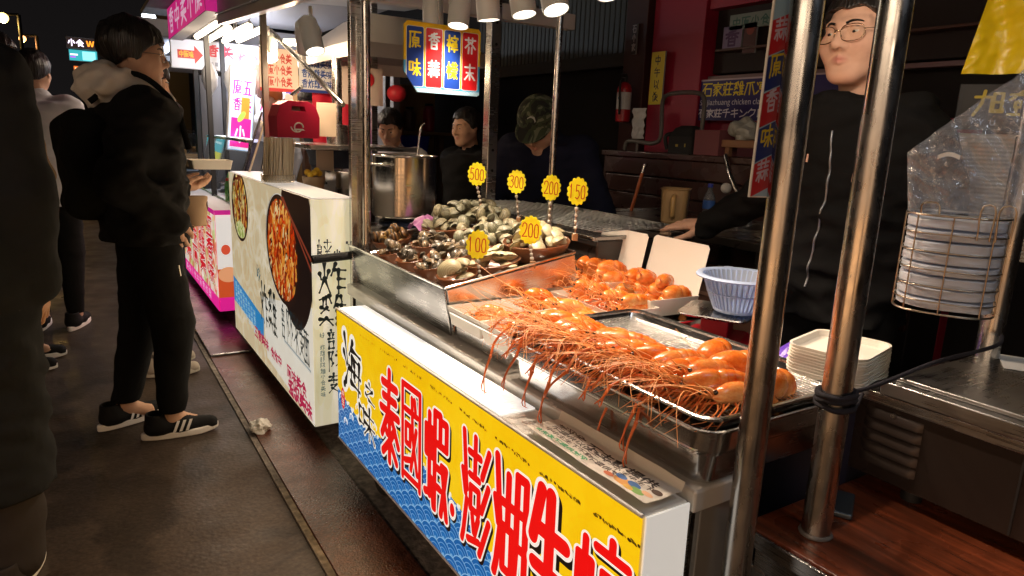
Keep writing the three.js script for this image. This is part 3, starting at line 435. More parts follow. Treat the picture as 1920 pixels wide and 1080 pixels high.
// ---------------------------------------------------------------- price tags
function priceTag(text, label, pos, foot, turn, s = 1) {
  const t = thing('price_tag', label, 'price tag', pos, turn, null);
  const tex = canvasTex(160, 200, (g, W, H) => { g.fillStyle = '#f6ee1a'; g.fillRect(0, 0, W, H); for (let i = 0; i < 60; i++) { g.fillStyle = rnd() < 0.5 ? 'rgba(255,240,60,.12)' : 'rgba(200,170,0,.10)'; g.beginPath(); g.arc(rnd() * W, rnd() * H, 18, 0, 7); g.fill(); } [...text].forEach((c, i) => { const one = c === '1'; drawGlyph(g, c, 26 + i * 38 + (one ? -6 : 0), 52 + i * 5, one ? 26 : 33, 92, 6.5, '#c03414'); }); });
  const o = []; for (let i = 0; i < 96; i++) { const a = i / 96 * Math.PI * 2, k = 1 + 0.14 * Math.abs(Math.sin(a * 7)) - 0.11; o.push([Math.cos(a) * 0.037 * k * s, Math.sin(a) * 0.046 * k * s]); }
  const g = prism(o, 0.0016, 0.0003), p = g.attributes.position, uv = g.attributes.uv; for (let i = 0; i < p.count; i++) uv.setXY(i, p.getX(i) / (0.08 * s) + 0.5, p.getY(i) / (0.1 * s) + 0.5);
  mesh('card', g, std({ map: tex, roughness: 0.5 }), t);
  const f = V(...foot).sub(V(...pos)).applyAxisAngle(V(0, 1, 0), -turn).toArray();
  const st = mesh('stick', rod([0, -0.04 * s, -0.002], f, 0.0028, 8), M.stick, t);
  const b = []; for (let i = 0; i < 5; i++) { const k = 0.15 + i * 0.19; b.push(new THREE.SphereGeometry(0.0055 + 0.002 * rnd(), 8, 6).translate(lerp(0, f[0], k), lerp(-0.04 * s, f[1], k), lerp(0, f[2], k))); } mesh('beads', b, M.bead, st);
  mesh('clip', at(bx(-0.009, 0.009, -0.012, 0.012, -0.006, 0.006, 0.002), f[0], f[1], f[2]), M.clip, t);
}
M.stick = std({ color: lin(0.2, 0.13, 0.08), roughness: 0.5 }); M.bead = phy({ color: lin(0.75, 0.7, 0.6), roughness: 0.15, transmission: 0.4 }); M.clip = std({ color: lin(0.35, 0.18, 0.08), roughness: 0.5 });
priceTag('500', 'yellow scalloped price tag reading 500, leftmost and farthest', [1.34, 1.149, -2.38], [1.36, 1.02, -2.37], -0.6);
priceTag('300', 'yellow scalloped price tag reading 300', [1.45, 1.128, -2.26], [1.46, 0.98, -2.25], -0.75);
priceTag('200', 'yellow scalloped price tag reading 200 beside the 300 tag', [1.43, 1.127, -2.0], [1.43, 0.975, -2.0], -0.25);
priceTag('150', 'yellow scalloped price tag reading 150, rightmost of the row', [1.395, 1.132, -1.8], [1.395, 0.98, -1.8], -0.25);
priceTag('100', 'yellow scalloped price tag reading 100 in front of the white clams', [1.04, 0.967, -1.83], [1.045, 0.845, -1.81], -0.35);
priceTag('200', 'yellow scalloped price tag reading 200 at the near edge of the clam tray', [1.215, 1.01, -1.8], [1.22, 0.9, -1.785], -0.4);
// ---------------------------------------------------------------- shrimp
const shellMap = (seed, pale) => dataTex(256, (uu, v) => { const u = uu; // u along, v around (0.5 = back)
  const top = sstep(0.5 - Math.abs(v - 0.5), 0.08, 0.42), n = tileN(u, v, 7, 4, seed), m = tileN(u, v, 30, 2, seed + 3) * 1.4; let k = clamp(top * 0.9 + n * 1.3 + 0.12 - pale, 0, 1); const deep = clamp(n * 1.4 - 0.1, 0, 1);
  const bd = sstep(Math.cos((u - 0.42) / 0.085 * 6.2832 - 0.5), 0.72, 0.98) * (u > 0.4 ? 1 : 0) * top; k = clamp(k + 0.5 * bd, 0, 1.25);
  return [0.9 - 0.05 * k + 0.06 * m, lerp(0.66, lerp(0.44, 0.28, deep), k) + 0.1 * m, lerp(0.42, lerp(0.15, 0.07, deep), k) + 0.06 * m];
}, true);
const SM = [[1, 0.0], [2, 0.34], [3, -0.1]].map(([s, p]) => phy({ map: shellMap(s, p), roughness: 0.5, roughnessMap: T.smudge, clearcoat: 0.25, clearcoatRoughness: 0.25, bumpMap: rep(T.grain, 1), bumpScale: 0.0003 }));
M.limb = phy({ color: lin(0.72, 0.15, 0.025), roughness: 0.35, clearcoat: 0.5, clearcoatRoughness: 0.25 }); M.limb2 = phy({ color: lin(0.88, 0.32, 0.09), roughness: 0.35, clearcoat: 0.4, clearcoatRoughness: 0.3 }); M.feeler = std({ color: lin(0.9, 0.38, 0.13), roughness: 0.45 }); M.eye = phy({ color: lin(0.006, 0.005, 0.005), roughness: 0.12, clearcoat: 1 });
function shrimpProto(o) { // head towards -x, back up
  const t = new THREE.Group(); t.name = 'shrimp'; const L = o.len ?? 0.17, sm = SM[o.m];
  // spine: carapace straight from -0.45L to 0, abdomen bends by o.curl
  const spine = (s) => { if (s < 0.42) return [(-0.42 + s) * L, 0.004 * Math.sin(s * 7), 0]; const k = (s - 0.42) / 0.58, A = o.curl, n = 14; let x = 0, y = 0; for (let i = 0; i < n; i++) { const a = -A * (k * (i + 0.5) / n) ** 1.25; x += Math.cos(a) * 0.6 * L * k / n; y += Math.sin(a) * 0.6 * L * k / n; } return [x, y, 0]; };
  const dirAt = (s) => { const a = spine(Math.max(0, s - 0.01)), b = spine(Math.min(1, s + 0.01)), d = [b[0] - a[0], b[1] - a[1]], l = Math.hypot(...d); return [d[0] / l, d[1] / l]; };
  const R = o.fat ?? 0.017, wid = (s) => R * Math.sqrt(Math.min(1, s / 0.07 + 0.0004)) * (s < 0.42 ? lerp(0.5, 1.05, Math.sin(Math.min(1, s / 0.36) * 1.57)) : lerp(1, 0.42, ((s - 0.42) / 0.58) ** 1.3));
  const ringAt = (s, k, u0, off) => (u) => { const a = u * Math.PI * 2, w = wid(s) * k, c = spine(s), d = dirAt(s), up = -Math.cos(a) * w * 1.12 + off, si = Math.sin(a) * w; return [c[0] - d[1] * up, c[1] + d[0] * up, si]; };
  const seg = (s0, s1, k0, k1, nu = 18, nv = 5) => sheet((v, u) => { const s = lerp(s0, s1, u); return ringAt(s, lerp(k0, k1, u) * (1 + 0.05 * Math.sin(u * Math.PI)), 0, 0)(v); }, nu, nv, (v, u) => [lerp(s0, s1, u), v]);
  mesh('carapace', [seg(0.0, 0.44, 1, 1, 20, 10), taper([[-0.42 * L + 0.012, 0.006, 0], [-0.47 * L, 0.018, 0], [-0.56 * L, 0.022, 0], [-0.64 * L, 0.032, 0]], 0.0045, 0.0008, 8, 6)], sm, t);
  for (let i = 0; i < 6; i++) { const a = 0.42 + i * 0.085; mesh('tail_segment', seg(a, a + 0.11, 0.84, 1.13, 16, 5), sm, t); }
  const e = spine(0.97), d = dirAt(0.97), fan = []; for (const k of [-0.6, -0.25, 0.25, 0.6]) fan.push(sheet((u, v) => { const q = v * 0.032, w = (u - 0.5) * 0.012 * Math.sin(0.5 + v * 2.2); return [e[0] + d[0] * q * Math.cos(k) + 0.0005, e[1] + d[1] * q * Math.cos(k) + 0.002 * Math.cos(u * 3), Math.sin(k) * q + w]; }, 5, 6)); mesh('tail_fan', fan, M.limb2, t);
  if (o.eyes ?? true) for (const s of [-1, 1]) mesh('eye', [new THREE.SphereGeometry(0.0046, 10, 8).translate(-0.43 * L, 0.011, s * 0.012)], M.eye, t);
  let k = o.seed * 31; const R2 = () => { k = (k * 16807 + 11) % 2147483647; return (k % 10007) / 10007; };
  for (let i = 0; i < (o.legs ?? 5); i++) for (const s of [-1, 1]) { // walking legs
    const x = -0.4 * L + i * 0.013, f = R2(), g = R2(), q = o.lift ?? 0; mesh('leg', taper([[x, -0.012, s * 0.01], [x - 0.016 - 0.02 * f, -0.02 + q * 0.6, s * (0.024 + 0.016 * g)], [x - 0.04 - 0.03 * f, -0.03 + q - 0.014 * g, s * (0.03 + 0.012 * f)], [x - 0.062 - 0.03 * g, -0.034 + q - 0.022 * f, s * (0.02 + 0.02 * g)]], 0.0019, 0.0005, 9, 5), i & 1 ? M.limb : M.limb2, t);
  }
  for (let i = 0; i < (o.claws ?? 2); i++) { // long pincer arms
    const s = i ? 1 : -1, f = R2(), g = R2(), dr = o.droop, re = o.reach ?? 0.1, x0 = -0.36 * L, P = [[x0, -0.01, s * 0.011], [x0 - re * 0.35, 0.004 - 0.012 * f, s * (0.028 + 0.02 * g)], [x0 - re * 0.75, -0.006 - dr * 0.18, s * (0.03 + 0.03 * f)], [x0 - re, -dr * 0.42, s * (0.026 + 0.024 * g)]], Q = [P[3], [x0 - re * 1.12 - 0.01 * f, -dr * 0.75, s * (0.02 + 0.03 * f)], [x0 - re * 1.16 - 0.02 * g, -dr * 1.05, s * (0.03 + 0.02 * g)]];
    mesh('claw', [taper(P, 0.0026, 0.0031, 14, 7), taper(Q, 0.0036, 0.001, 10, 7), taper([Q[1], [Q[1][0] - 0.01, Q[1][1] - 0.012 - dr * 0.1, Q[1][2] + 0.006], [Q[2][0] + 0.004, Q[2][1] + 0.006, Q[2][2] + 0.006]], 0.0024, 0.0007, 6, 6), new THREE.SphereGeometry(0.0042, 8, 6).translate(...P[3])], M.limb, t);
  }
  for (let i = 0; i < (o.feelers ?? 5); i++) { const s = i & 1 ? 1 : -1, f = R2() * 2 - 1, g = R2(), le = (i < 3 ? 0.16 : 0.07) * (o.feel ?? 1), x0 = -0.44 * L, up = o.up ?? 0.5; mesh('antenna', taper([[x0, 0.004, s * 0.006], [x0 - le * 0.3, 0.012 + le * up * (0.25 + 0.25 * g), s * (0.01 + 0.03 * g)], [x0 - le * 0.65, 0.01 + le * up * (0.3 + 0.5 * g) , s * 0.03 + 0.05 * f], [x0 - le * (0.7 + 0.3 * g), -0.02 * f + le * up * (0.1 + 0.9 * g), s * 0.03 + 0.11 * f]], 0.0011, 0.00045, 14, 4), M.feeler, t); }
  return t;
}
const SP = [
  shrimpProto({ m: 0, curl: 0.7, seed: 1, droop: 0.15, reach: 0.085, lift: 0, claws: 1 }), shrimpProto({ m: 2, curl: 0.9, seed: 2, droop: 0.03, reach: 0.13, lift: 0.012, up: 0.3, claws: 0 }), shrimpProto({ m: 1, curl: 1.2, seed: 3, droop: 0.07, reach: 0.08, lift: 0.004, up: 0.25, claws: 0 }), shrimpProto({ m: 0, curl: 0.8, seed: 8, droop: 0.05, reach: 0.09, lift: 0.02, up: 0.6, claws: 1 }),
];
const SC = [shrimpProto({ m: 0, curl: 2.1, seed: 4, droop: 0.01, reach: 0.02, claws: 0, legs: 0, feelers: 0, eyes: false, feel: 0.5, fat: 0.024, len: 0.15 }), shrimpProto({ m: 0, curl: 1.6, seed: 5, droop: 0.02, reach: 0.03, claws: 0, legs: 0, feelers: 1, eyes: false, feel: 0.4, fat: 0.023, len: 0.16 })];
function shrimp(proto, label, pos, rot, group, s = 1) { const c = proto.clone(); c.name = numbered('shrimp'); c.userData = { label, category: 'shrimp', group }; c.position.set(...pos); c.rotation.set(...rot, 'YXZ'); c.scale.setScalar(s); scene.add(c); }
for (let i = 0; i < 19; i++) { // lower row on the rack, heads over the street side rim
  const z = -1.325 + i * 0.0305 + rr(-0.008, 0.008); shrimp(SP[[0, 1, 2, 3, 1, 0, 3, 2][i % 8]], 'big orange shrimp in the lower row on the wire rack', [1.02 + rr(-0.018, 0.02) + 0.0028 * i - 0.045, 0.848, z], [rr(-0.25, 0.25), rr(-0.16, 0.1) - 0.1, rr(-0.08, 0.1)], 'shrimp in the lower row on the wire rack', 1.05);
}
for (let i = 0; i < 14; i++) { const z = -1.31 + i * 0.0375 + rr(-0.01, 0.01); shrimp(SP[[2, 3, 2, 0, 1][i % 5]], 'big orange shrimp lying on top of the row on the wire rack', [0.955 + rr(-0.02, 0.035) + 0.0032 * i, 0.868, z], [rr(-0.7, 0.7), rr(-0.35, 0.25) - 0.1, rr(-0.12, 0.16)], 'shrimp on top of the row on the wire rack', 1.02); }
shrimp(SC[0], 'pale orange curled shrimp at the rear of the rack row', [1.17, 0.848, -0.98], [0.6, 0.3, 0.1], null, 1.15);
shrimp(SC[1], 'curled shrimp with a creamy back near the end of the rack', [1.15, 0.85, -0.9], [1.0, -0.2, 0], null, 1.2);
shrimp(SC[0], 'orange shrimp tail beside the front post on the rack', [1.13, 0.845, -0.79], [0.2, 0.1, 0], null, 1.1);
// ---------------------------------------------------------------- paper boxes
function paperBox(label, pos, turn, w, d, h, lid) {
  const t = thing('paper_box', label, 'paper box', pos, turn, null), th = 0.0022, sl = 0.012; // open tray, walls leaning out; lid behind on +x
  const wall = (a, b) => { const n = V(b[0] - a[0], 0, b[1] - a[1]).normalize(), o = V(n.z, 0, -n.x); const bot = [[a[0], 0, a[1]], [b[0], 0, b[1]]], top = [[a[0] + o.x * sl - n.x * sl, h, a[1] + o.z * sl - n.z * sl], [b[0] + o.x * sl + n.x * sl, h, b[1] + o.z * sl + n.z * sl]]; const inn = (p) => [p[0] - o.x * th, p[1], p[2] - o.z * th]; return [quad(bot[0], bot[1], top[1], top[0]), quad(inn(bot[1]), inn(bot[0]), inn(top[0]), inn(top[1])), quad(top[0], top[1], inn(top[1]), inn(top[0]))]; };
  const c = [[-w / 2, -d / 2], [-w / 2, d / 2], [w / 2, d / 2], [w / 2, -d / 2]], g = [];
  for (let i = 0; i < 4; i++) g.push(...wall(c[(i + 1) % 4], c[i]));
  mesh('tray', g, M.cardDS, t); mesh('bottom', bx(-w / 2, w / 2, 0, 0.002, -d / 2, d / 2, 0.0005), M.card, t);
  if (lid) { const o = mesh('lid', [prism([[-d / 2 - 0.006, 0], [d / 2 + 0.006, 0], [d / 2 + 0.004, lid - 0.01], [d / 2 - 0.006, lid], [-d / 2 + 0.006, lid], [-d / 2 - 0.004, lid - 0.01]], 0.002, 0.0006)], M.card, t); o.rotation.set(0, Math.PI / 2, 0); o.rotation.order = 'YXZ'; o.rotation.x = 0.22; o.position.set(w / 2 + sl, h - 0.004, 0); }
  return t;
}
M.cardDS = M.card.clone(); M.cardDS.side = THREE.DoubleSide;
const FL = 0.7455; const SB = [shrimpProto({ m: 1, curl: 1.3, seed: 14, droop: 0.02, reach: 0.03, claws: 0, legs: 2, feelers: 2, feel: 0.6, up: 0.9, fat: 0.02, len: 0.13 }), shrimpProto({ m: 0, curl: 0.9, seed: 15, droop: 0.0, reach: 0.05, claws: 1, legs: 3, feelers: 4, feel: 0.8, up: 1.2, fat: 0.019, len: 0.14, lift: 0.01 }), shrimpProto({ m: 2, curl: 1.6, seed: 16, droop: 0.0, reach: 0.03, claws: 0, legs: 2, feelers: 2, feel: 0.6, up: 0.8, fat: 0.021, len: 0.13 })];
const spots = [
  ['white paper box of small shrimp at the far front corner of the shallow tray', 0.995, -1.665, 0.16, 0.17, 0, 4, SB], ['white paper box of shrimp at the near front corner of the shallow tray', 0.995, -1.495, 0.16, 0.12, 0, 3, SB],
  ['paper box piled with long feelered shrimp in the middle far row', 1.185, -1.685, 0.16, 0.14, 0, 5, SB], ['paper box piled with shrimp in the middle near row', 1.19, -1.52, 0.16, 0.14, 0, 5, SB],
  ['paper box of shrimp at the rear of the shallow tray beside the scale', 1.37, -1.53, 0.16, 0.14, 0, 6, SB], ['paper box of shrimp at the rear of the shallow tray under the clam tray corner', 1.37, -1.685, 0.16, 0.13, 0, 6, SB],
  ['paper box with its tall lid standing open, beside the clam tray', 1.53, -1.85, 0.17, 0.235, 0.165, 11, SC], ['paper box with its wide lid standing open, beside the colander', 1.545, -1.6, 0.18, 0.25, 0.165, 11, SC],
];
spots.forEach(([label, x, z, w, d, lid, n, P], b) => {
  const y = lid ? 0.775 : FL + (x > 1.3 ? 0.012 : 0); paperBox(label, [x, y, z], rr(-0.04, 0.04), w, d, 0.056, lid);
  for (let i = 0; i < n; i++) {
    const up = lid ? 0.036 + 0.026 * Math.floor(i / 4) : (b < 2 ? 0.022 : 0.032) + 0.02 * Math.floor(i / 2), zz = z + (lid ? [-0.36, -0.12, 0.12, 0.36][i % 4] * d + (i > 3 ? 0.02 : 0) : ([-0.22, 0.22][i % 2] + rr(-0.06, 0.06)) * d), g = 'shrimp in the ' + label.replace(/^white /, '');
    shrimp(P[(i * 3 + b) % P.length], 'orange shrimp in the paper box, ' + ['far front corner of the shallow tray', 'near front corner of the shallow tray', 'middle of the far row', 'middle of the near row', 'rear one by the scale', 'rear one by the clam tray', 'the one with the tall lid', 'the one with the wide lid'][b], [x + rr(-0.012, 0.02) + 0.02, y + up, zz], lid ? [rr(-0.5, 0.5) + (i & 1 ? 0 : 0.5), rr(-0.2, 0.5), rr(-0.2, 0.2)] : [rr(-0.4, 0.4), rr(-0.25, 0.1), rr(-0.1, 0.2)], g, lid ? 0.98 : b < 2 ? 0.75 : 0.9);
  }
});
// ---------------------------------------------------------------- counter things
{ // kitchen scale with a colander
  const t = thing('kitchen_scale', 'red kitchen scale under the pale blue colander', 'scale', [1.55, 0.7005, -1.3], 0.5);
  mesh('body', loft(0.19, 0.2, 0.03, [[0, 0], [-0.004, 0.006], [0.004, 0.05], [0.022, 0.062]]), M.redPl, t); mesh('post', [bx(-0.04, 0.04, 0.0625, 0.12, -0.04, 0.04, 0.006)], M.redPl, t); mesh('pan', loft(0.2, 0.2, 0.03, [[0.012, 0.1205], [0, 0.128], [0.002, 0.131], [0.02, 0.127]]), M.darkSteel, t);
  const c = thing('colander', 'pale blue plastic colander with slits standing on the red scale', 'colander', [1.59, 0.8325, -1.27]); c.scale.setScalar(0.88); mesh('inner_wall', lathe([[0.073, 0.013], [0.09, 0.055], [0.105, 0.095], [0.114, 0.117]], 40), phy({ color: lin(0.62, 0.72, 0.9), roughness: 0.4, transmission: 0.55, side: THREE.DoubleSide }), c);
  mesh('rim', lathe([[0.118, 0.117], [0.135, 0.118], [0.139, 0.114], [0.14, 0.118], [0.135, 0.123], [0.119, 0.122], [0.117, 0.117]], 48), M.bluePl, c);
  mesh('base', lathe([[0.0005, 0.0], [0.07, 0.0], [0.074, 0.004], [0.077, 0.014], [0.072, 0.012], [0.069, 0.005], [0.0005, 0.004]], 36), M.bluePl, c);
  const rib = taper([[0.075, 0.012, 0], [0.093, 0.055, 0], [0.108, 0.095, 0], [0.117, 0.118, 0]], 0.0032, 0.0038, 6, 6); for (let i = 0; i < 40; i++) { const m = mesh('rib', rib, M.bluePl, c); m.rotation.y = i / 40 * Math.PI * 2; }
  mesh('middle_band', lathe([[0.097, 0.062], [0.1, 0.061], [0.101, 0.066], [0.098, 0.067], [0.097, 0.062]], 40), M.bluePl, c);
  const h = mesh('handle', at(prism([[0.13, -0.03], [0.19, -0.016], [0.197, 0], [0.19, 0.016], [0.13, 0.03]], 0.006, 0.002), 0, 0.115, 0, Math.PI / 2, 0, 0), M.bluePl, c); h.rotation.y = 0.9;
}
{ // stack of paper trays on a dark box
  solo('dark_box', bx(-0.13, 0.12, -0.5, 0.085, -0.11, 0.11, 0.006), std({ color: lin(0.03, 0.028, 0.05), roughness: 0.5 }), 'dark low box under the stack of white paper trays', 'box', [1.4, 0.7005, -0.865], null, [0, 0.2, 0]);
  solo('purple_bag', sheet((u, v) => [1.41 + u * 0.22, 0.787 + 0.05 * Math.sin(u * 3.1) * Math.sin(v * 3.1) + 0.02 * nz(u * 6, v * 6), -1.05 + v * 0.12], 20, 16), phy({ color: lin(0.13, 0.05, 0.5), roughness: 0.35, side: THREE.DoubleSide }), 'purple plastic bag showing behind the stack of paper trays', 'plastic bag');
  const o = loft(0.19, 0.16, 0.03, [[0.012, 0], [0.004, 0.004], [0, 0.0165], [-0.003, 0.018], [-0.003, 0.0195], [0.002, 0.0185], [0.007, 0.005], [0.014, 0.0025]]);
  for (let i = 0; i < 13; i++) { const m = solo('paper_tray', o, M.card, i === 12 ? 'white rounded paper tray on top of the stack behind the thick steel post' : 'white paper tray in the stack behind the thick steel post', 'paper tray', [1.395 + rr(-0.002, 0.002), 0.786 + i * 0.0066, -0.825 + rr(-0.002, 0.002)], 'stacked white paper trays', [0, 0.2 + rr(-0.02, 0.02), 0]); }
}
{ // grill with a wire mesh on top
  const t = thing('charcoal_grill', 'dark grill box covered with a silvery wire mesh, behind the clams', 'grill', [1.725, 0, -2.35]);
  mesh('body', [bx(-0.19, 0.19, 0.72, 0.955, -0.52, 0.5, 0.01), bx(-0.17, -0.13, 0.0, 0.7195, 0.4, 0.44), bx(0.13, 0.17, 0.0, 0.7195, 0.4, 0.44), bx(-0.17, -0.13, 0.0, 0.7195, -0.44, -0.4), bx(0.13, 0.17, 0, 0.7195, -0.44, -0.4)], M.darkPaint, t);
  mesh('frame', [bx(-0.21, 0.21, 0.9555, 0.97, 0.5, 0.512, 0.003), bx(-0.21, 0.21, 0.9555, 0.97, -0.54, -0.525, 0.003), bx(-0.222, -0.2105, 0.9555, 0.97, -0.54, 0.513, 0.003), bx(0.2105, 0.222, 0.9555, 0.97, -0.54, 0.513, 0.003)], M.darkSteel, t);
  const g = []; for (let i = 0; i <= 30; i++) { const z = -0.53 + i * 0.0347; const P = []; for (let k = 0; k <= 10; k++) P.push([-0.22 + k * 0.044, 0.989 + 0.002 * Math.sin(k * 3.14 + i * 3.14) + 0.004 * nz(k * 0.5, i * 0.2), z + 0.008 * ((k + i) & 1)]); g.push(tube(P, 0.0026, 20, 5)); }
  for (let k = 0; k <= 14; k++) { const x = -0.215 + k * 0.0307; g.push(tube([[x, 0.992, -0.535], [x + 0.012, 0.99, -0.2], [x - 0.009, 0.993, 0.2], [x, 0.99, 0.522]], 0.0017, 12, 5)); }
  const m = mesh('wire_mesh', g, std({ color: lin(0.66, 0.7, 0.75), metalness: 1, roughness: 0.28 }), t); m.userData = { kind: 'stuff' };
  mesh('handle', [rod([0.1, 0.97, 0.516], [0.1, 0.975, 0.56], 0.008), rod([0.13, 0.993, -0.5], [0.2, 1.02, -0.6], 0.011)], M.stick, t);
  for (let i = 0; i < 9; i++) solo('skewer_end', rod([0, 0, 0], [0.02, 0.002, 0.0], 0.004, 8), M.stick, 'wooden skewer end sticking out of the grill edge', 'skewer', [1.49, 0.988, -2.75 + i * 0.09], 'skewer ends along the grill edge');
}
{ // burner and stock pot
  const s = thing('gas_stove', 'low gas stove with a dark burner ring beside the clam tray', 'stove', [1.24, 0, -2.86]);
  mesh('body', bx(-0.2, 0.2, 0.2, 0.88, -0.2, 0.2, 0.01), M.steel, s); mesh('burner', [at(new THREE.TorusGeometry(0.1, 0.014, 10, 36), 0, 0.9, 0, Math.PI / 2), at(cyl(0.05, 0.06, 0.03, 24), 0, 0.896, 0)], std({ color: lin(0.02, 0.03, 0.07), metalness: 0.6, roughness: 0.4 }), s);
  for (let i = 0; i < 4; i++) { const m = mesh('grate_arm', bx(0.04, 0.15, 0.915, 0.928, -0.006, 0.006, 0.002), M.black, s); m.rotation.y = i * Math.PI / 2 + 0.4; }
  mesh('knob', [rod([-0.19, 0.8, 0.2], [-0.19, 0.8, 0.225], 0.02, 18), rod([0.05, 0.8, 0.2], [0.05, 0.8, 0.225], 0.02, 18)], M.black, s);
  const p = thing('stock_pot', 'tall steel stock pot on the stove beside the round post', 'pot', [1.24, 0.929, -2.86]);
  mesh('pot', lathe([[0.0005, 0], [0.13, 0], [0.139, 0.004], [0.142, 0.014], [0.142, 0.262], [0.148, 0.266], [0.149, 0.27], [0.146, 0.273], [0.139, 0.27], [0.137, 0.26], [0.137, 0.01], [0.0005, 0.008]], 64), M.pot, p); mesh('broth', at(new THREE.CircleGeometry(0.1365, 40), 0, 0.215, 0, -Math.PI / 2), std({ color: lin(0.18, 0.1, 0.04), roughness: 0.15 }), p);
  for (const a of [0.5, 0.5 + Math.PI]) { const h = mesh('handle', tube([[0.14, 0.225, -0.045], [0.175, 0.232, -0.04], [0.18, 0.233, 0], [0.175, 0.232, 0.04], [0.14, 0.225, 0.045]], 0.0055, 20, 8), M.steel, p); h.rotation.y = a; }
  const l = thing('ladle', 'steel ladle handle leaning out of the stock pot', 'ladle', [1.3, 1.15, -2.9]); mesh('handle', tube([[0, -0.1, 0], [0.02, 0.05, 0], [0.045, 0.18, -0.01], [0.06, 0.19, -0.012]], 0.005, 16, 8), M.steel, l); mesh('cup', at(lathe([[0.0005, -0.02], [0.025, -0.012], [0.034, 0.008], [0.032, 0.008], [0.0005, -0.015]], 20), -0.005, -0.1, 0), M.steel, l);
}
// ---------------------------------------------------------------- near right: ledge, thick post, cabinet, rope, bags
M.wood = std({ map: dataTex(512, (u, v) => { const l = nz(u * 3, v * 50, 2) * 0.5 + nz(u * 9, v * 130, 5) * 0.35 + tileN(u, v, 6, 3, 2) * 0.3; const k = 0.42 + 0.3 * l; return [k * 0.92, k * 0.44, k * 0.25]; }, true), roughness: 0.6, roughnessMap: T.smudge, bumpMap: T.smudge, bumpScale: 0.0008 });
{
  const t = thing('wooden_ledge', 'reddish brown wooden counter board carrying the thick steel post', 'counter', [0, 0, 0]);
  const g = bx(1.02, 2.1, 0.57, 0.605, -0.74, 0.6, 0.004), uv = g.attributes.uv; for (let i = 0; i < uv.count; i++) uv.setXY(i, uv.getY(i) * 1.3, uv.getX(i) * 1.3);
  mesh('board', g, M.wood, t); mesh('front_rail', [bx(1.035, 1.06, 0.515, 0.5695, -0.72, 0.6, 0.003)], M.darkSteel, t); mesh('dark_panel', bx(1.06, 1.075, 0.1, 0.5695, -0.71, 0.6, 0.003), M.darkPaint, t); mesh('leg', bx(1.04, 1.08, 0, 0.5145, -0.735, -0.695, 0.003), M.darkSteel, t); mesh('metal_edge', bx(1.012, 1.0195, 0.57, 0.6, -0.74, 0.6, 0.002), M.darkSteel, t);
}
{
  const p = thing('steel_post', 'thick round steel post standing on the wooden ledge, tied with black rope', 'post', [1.105, 0.6055, -0.648]);
  mesh('post', rod([0, 0, 0], [0, 1.5, 0], 0.0255, 32), M.pole, p); mesh('weld', at(new THREE.TorusGeometry(0.026, 0.004, 8, 32), 0, 0.003, 0, Math.PI / 2), std({ color: lin(0.3, 0.28, 0.26), metalness: 0.8, roughness: 0.6, bumpMap: T.grain, bumpScale: 0.004 }), p);
  M.rope = std({ color: lin(0.02, 0.018, 0.03), roughness: 0.85, bumpMap: rep(T.cloth, 40, 4), bumpScale: 0.002 });
  const r = thing('rope', 'black braided rope knotted round the thick steel post and stretched to the right', 'rope', [1.105, 0.872, -0.648]);
  const wr = (y, tilt, ph) => { const P = []; for (let i = 0; i < 14; i++) { const a = i / 14 * 6.283; P.push([Math.cos(a) * 0.031, y + tilt * Math.sin(a + ph) + 0.001 * Math.sin(i * 2), Math.sin(a) * 0.031]); } return tube(P, 0.0052, 60, 8, true); };
  mesh('knot', [wr(0, 0.004, 0), wr(0.0105, 0.003, 1), wr(-0.01, 0.003, 2.5), at(new THREE.TorusKnotGeometry(0.0075, 0.004, 60, 8), 0.028, 0.004, 0.012)], M.rope, r);
  mesh('line', [tube([[0.026, 0.004, -0.004], [0.1, -0.006, -0.012], [0.2, -0.008, -0.02], [0.36, 0.012, -0.01], [0.51, 0.042, 0.035], [0.56, 0.05, 0.02]], 0.0042, 40, 8), tube([[0.025, -0.004, 0], [0.06, -0.03, 0.0], [0.12, -0.02, -0.02]], 0.004, 16, 6)], M.rope, r);
}
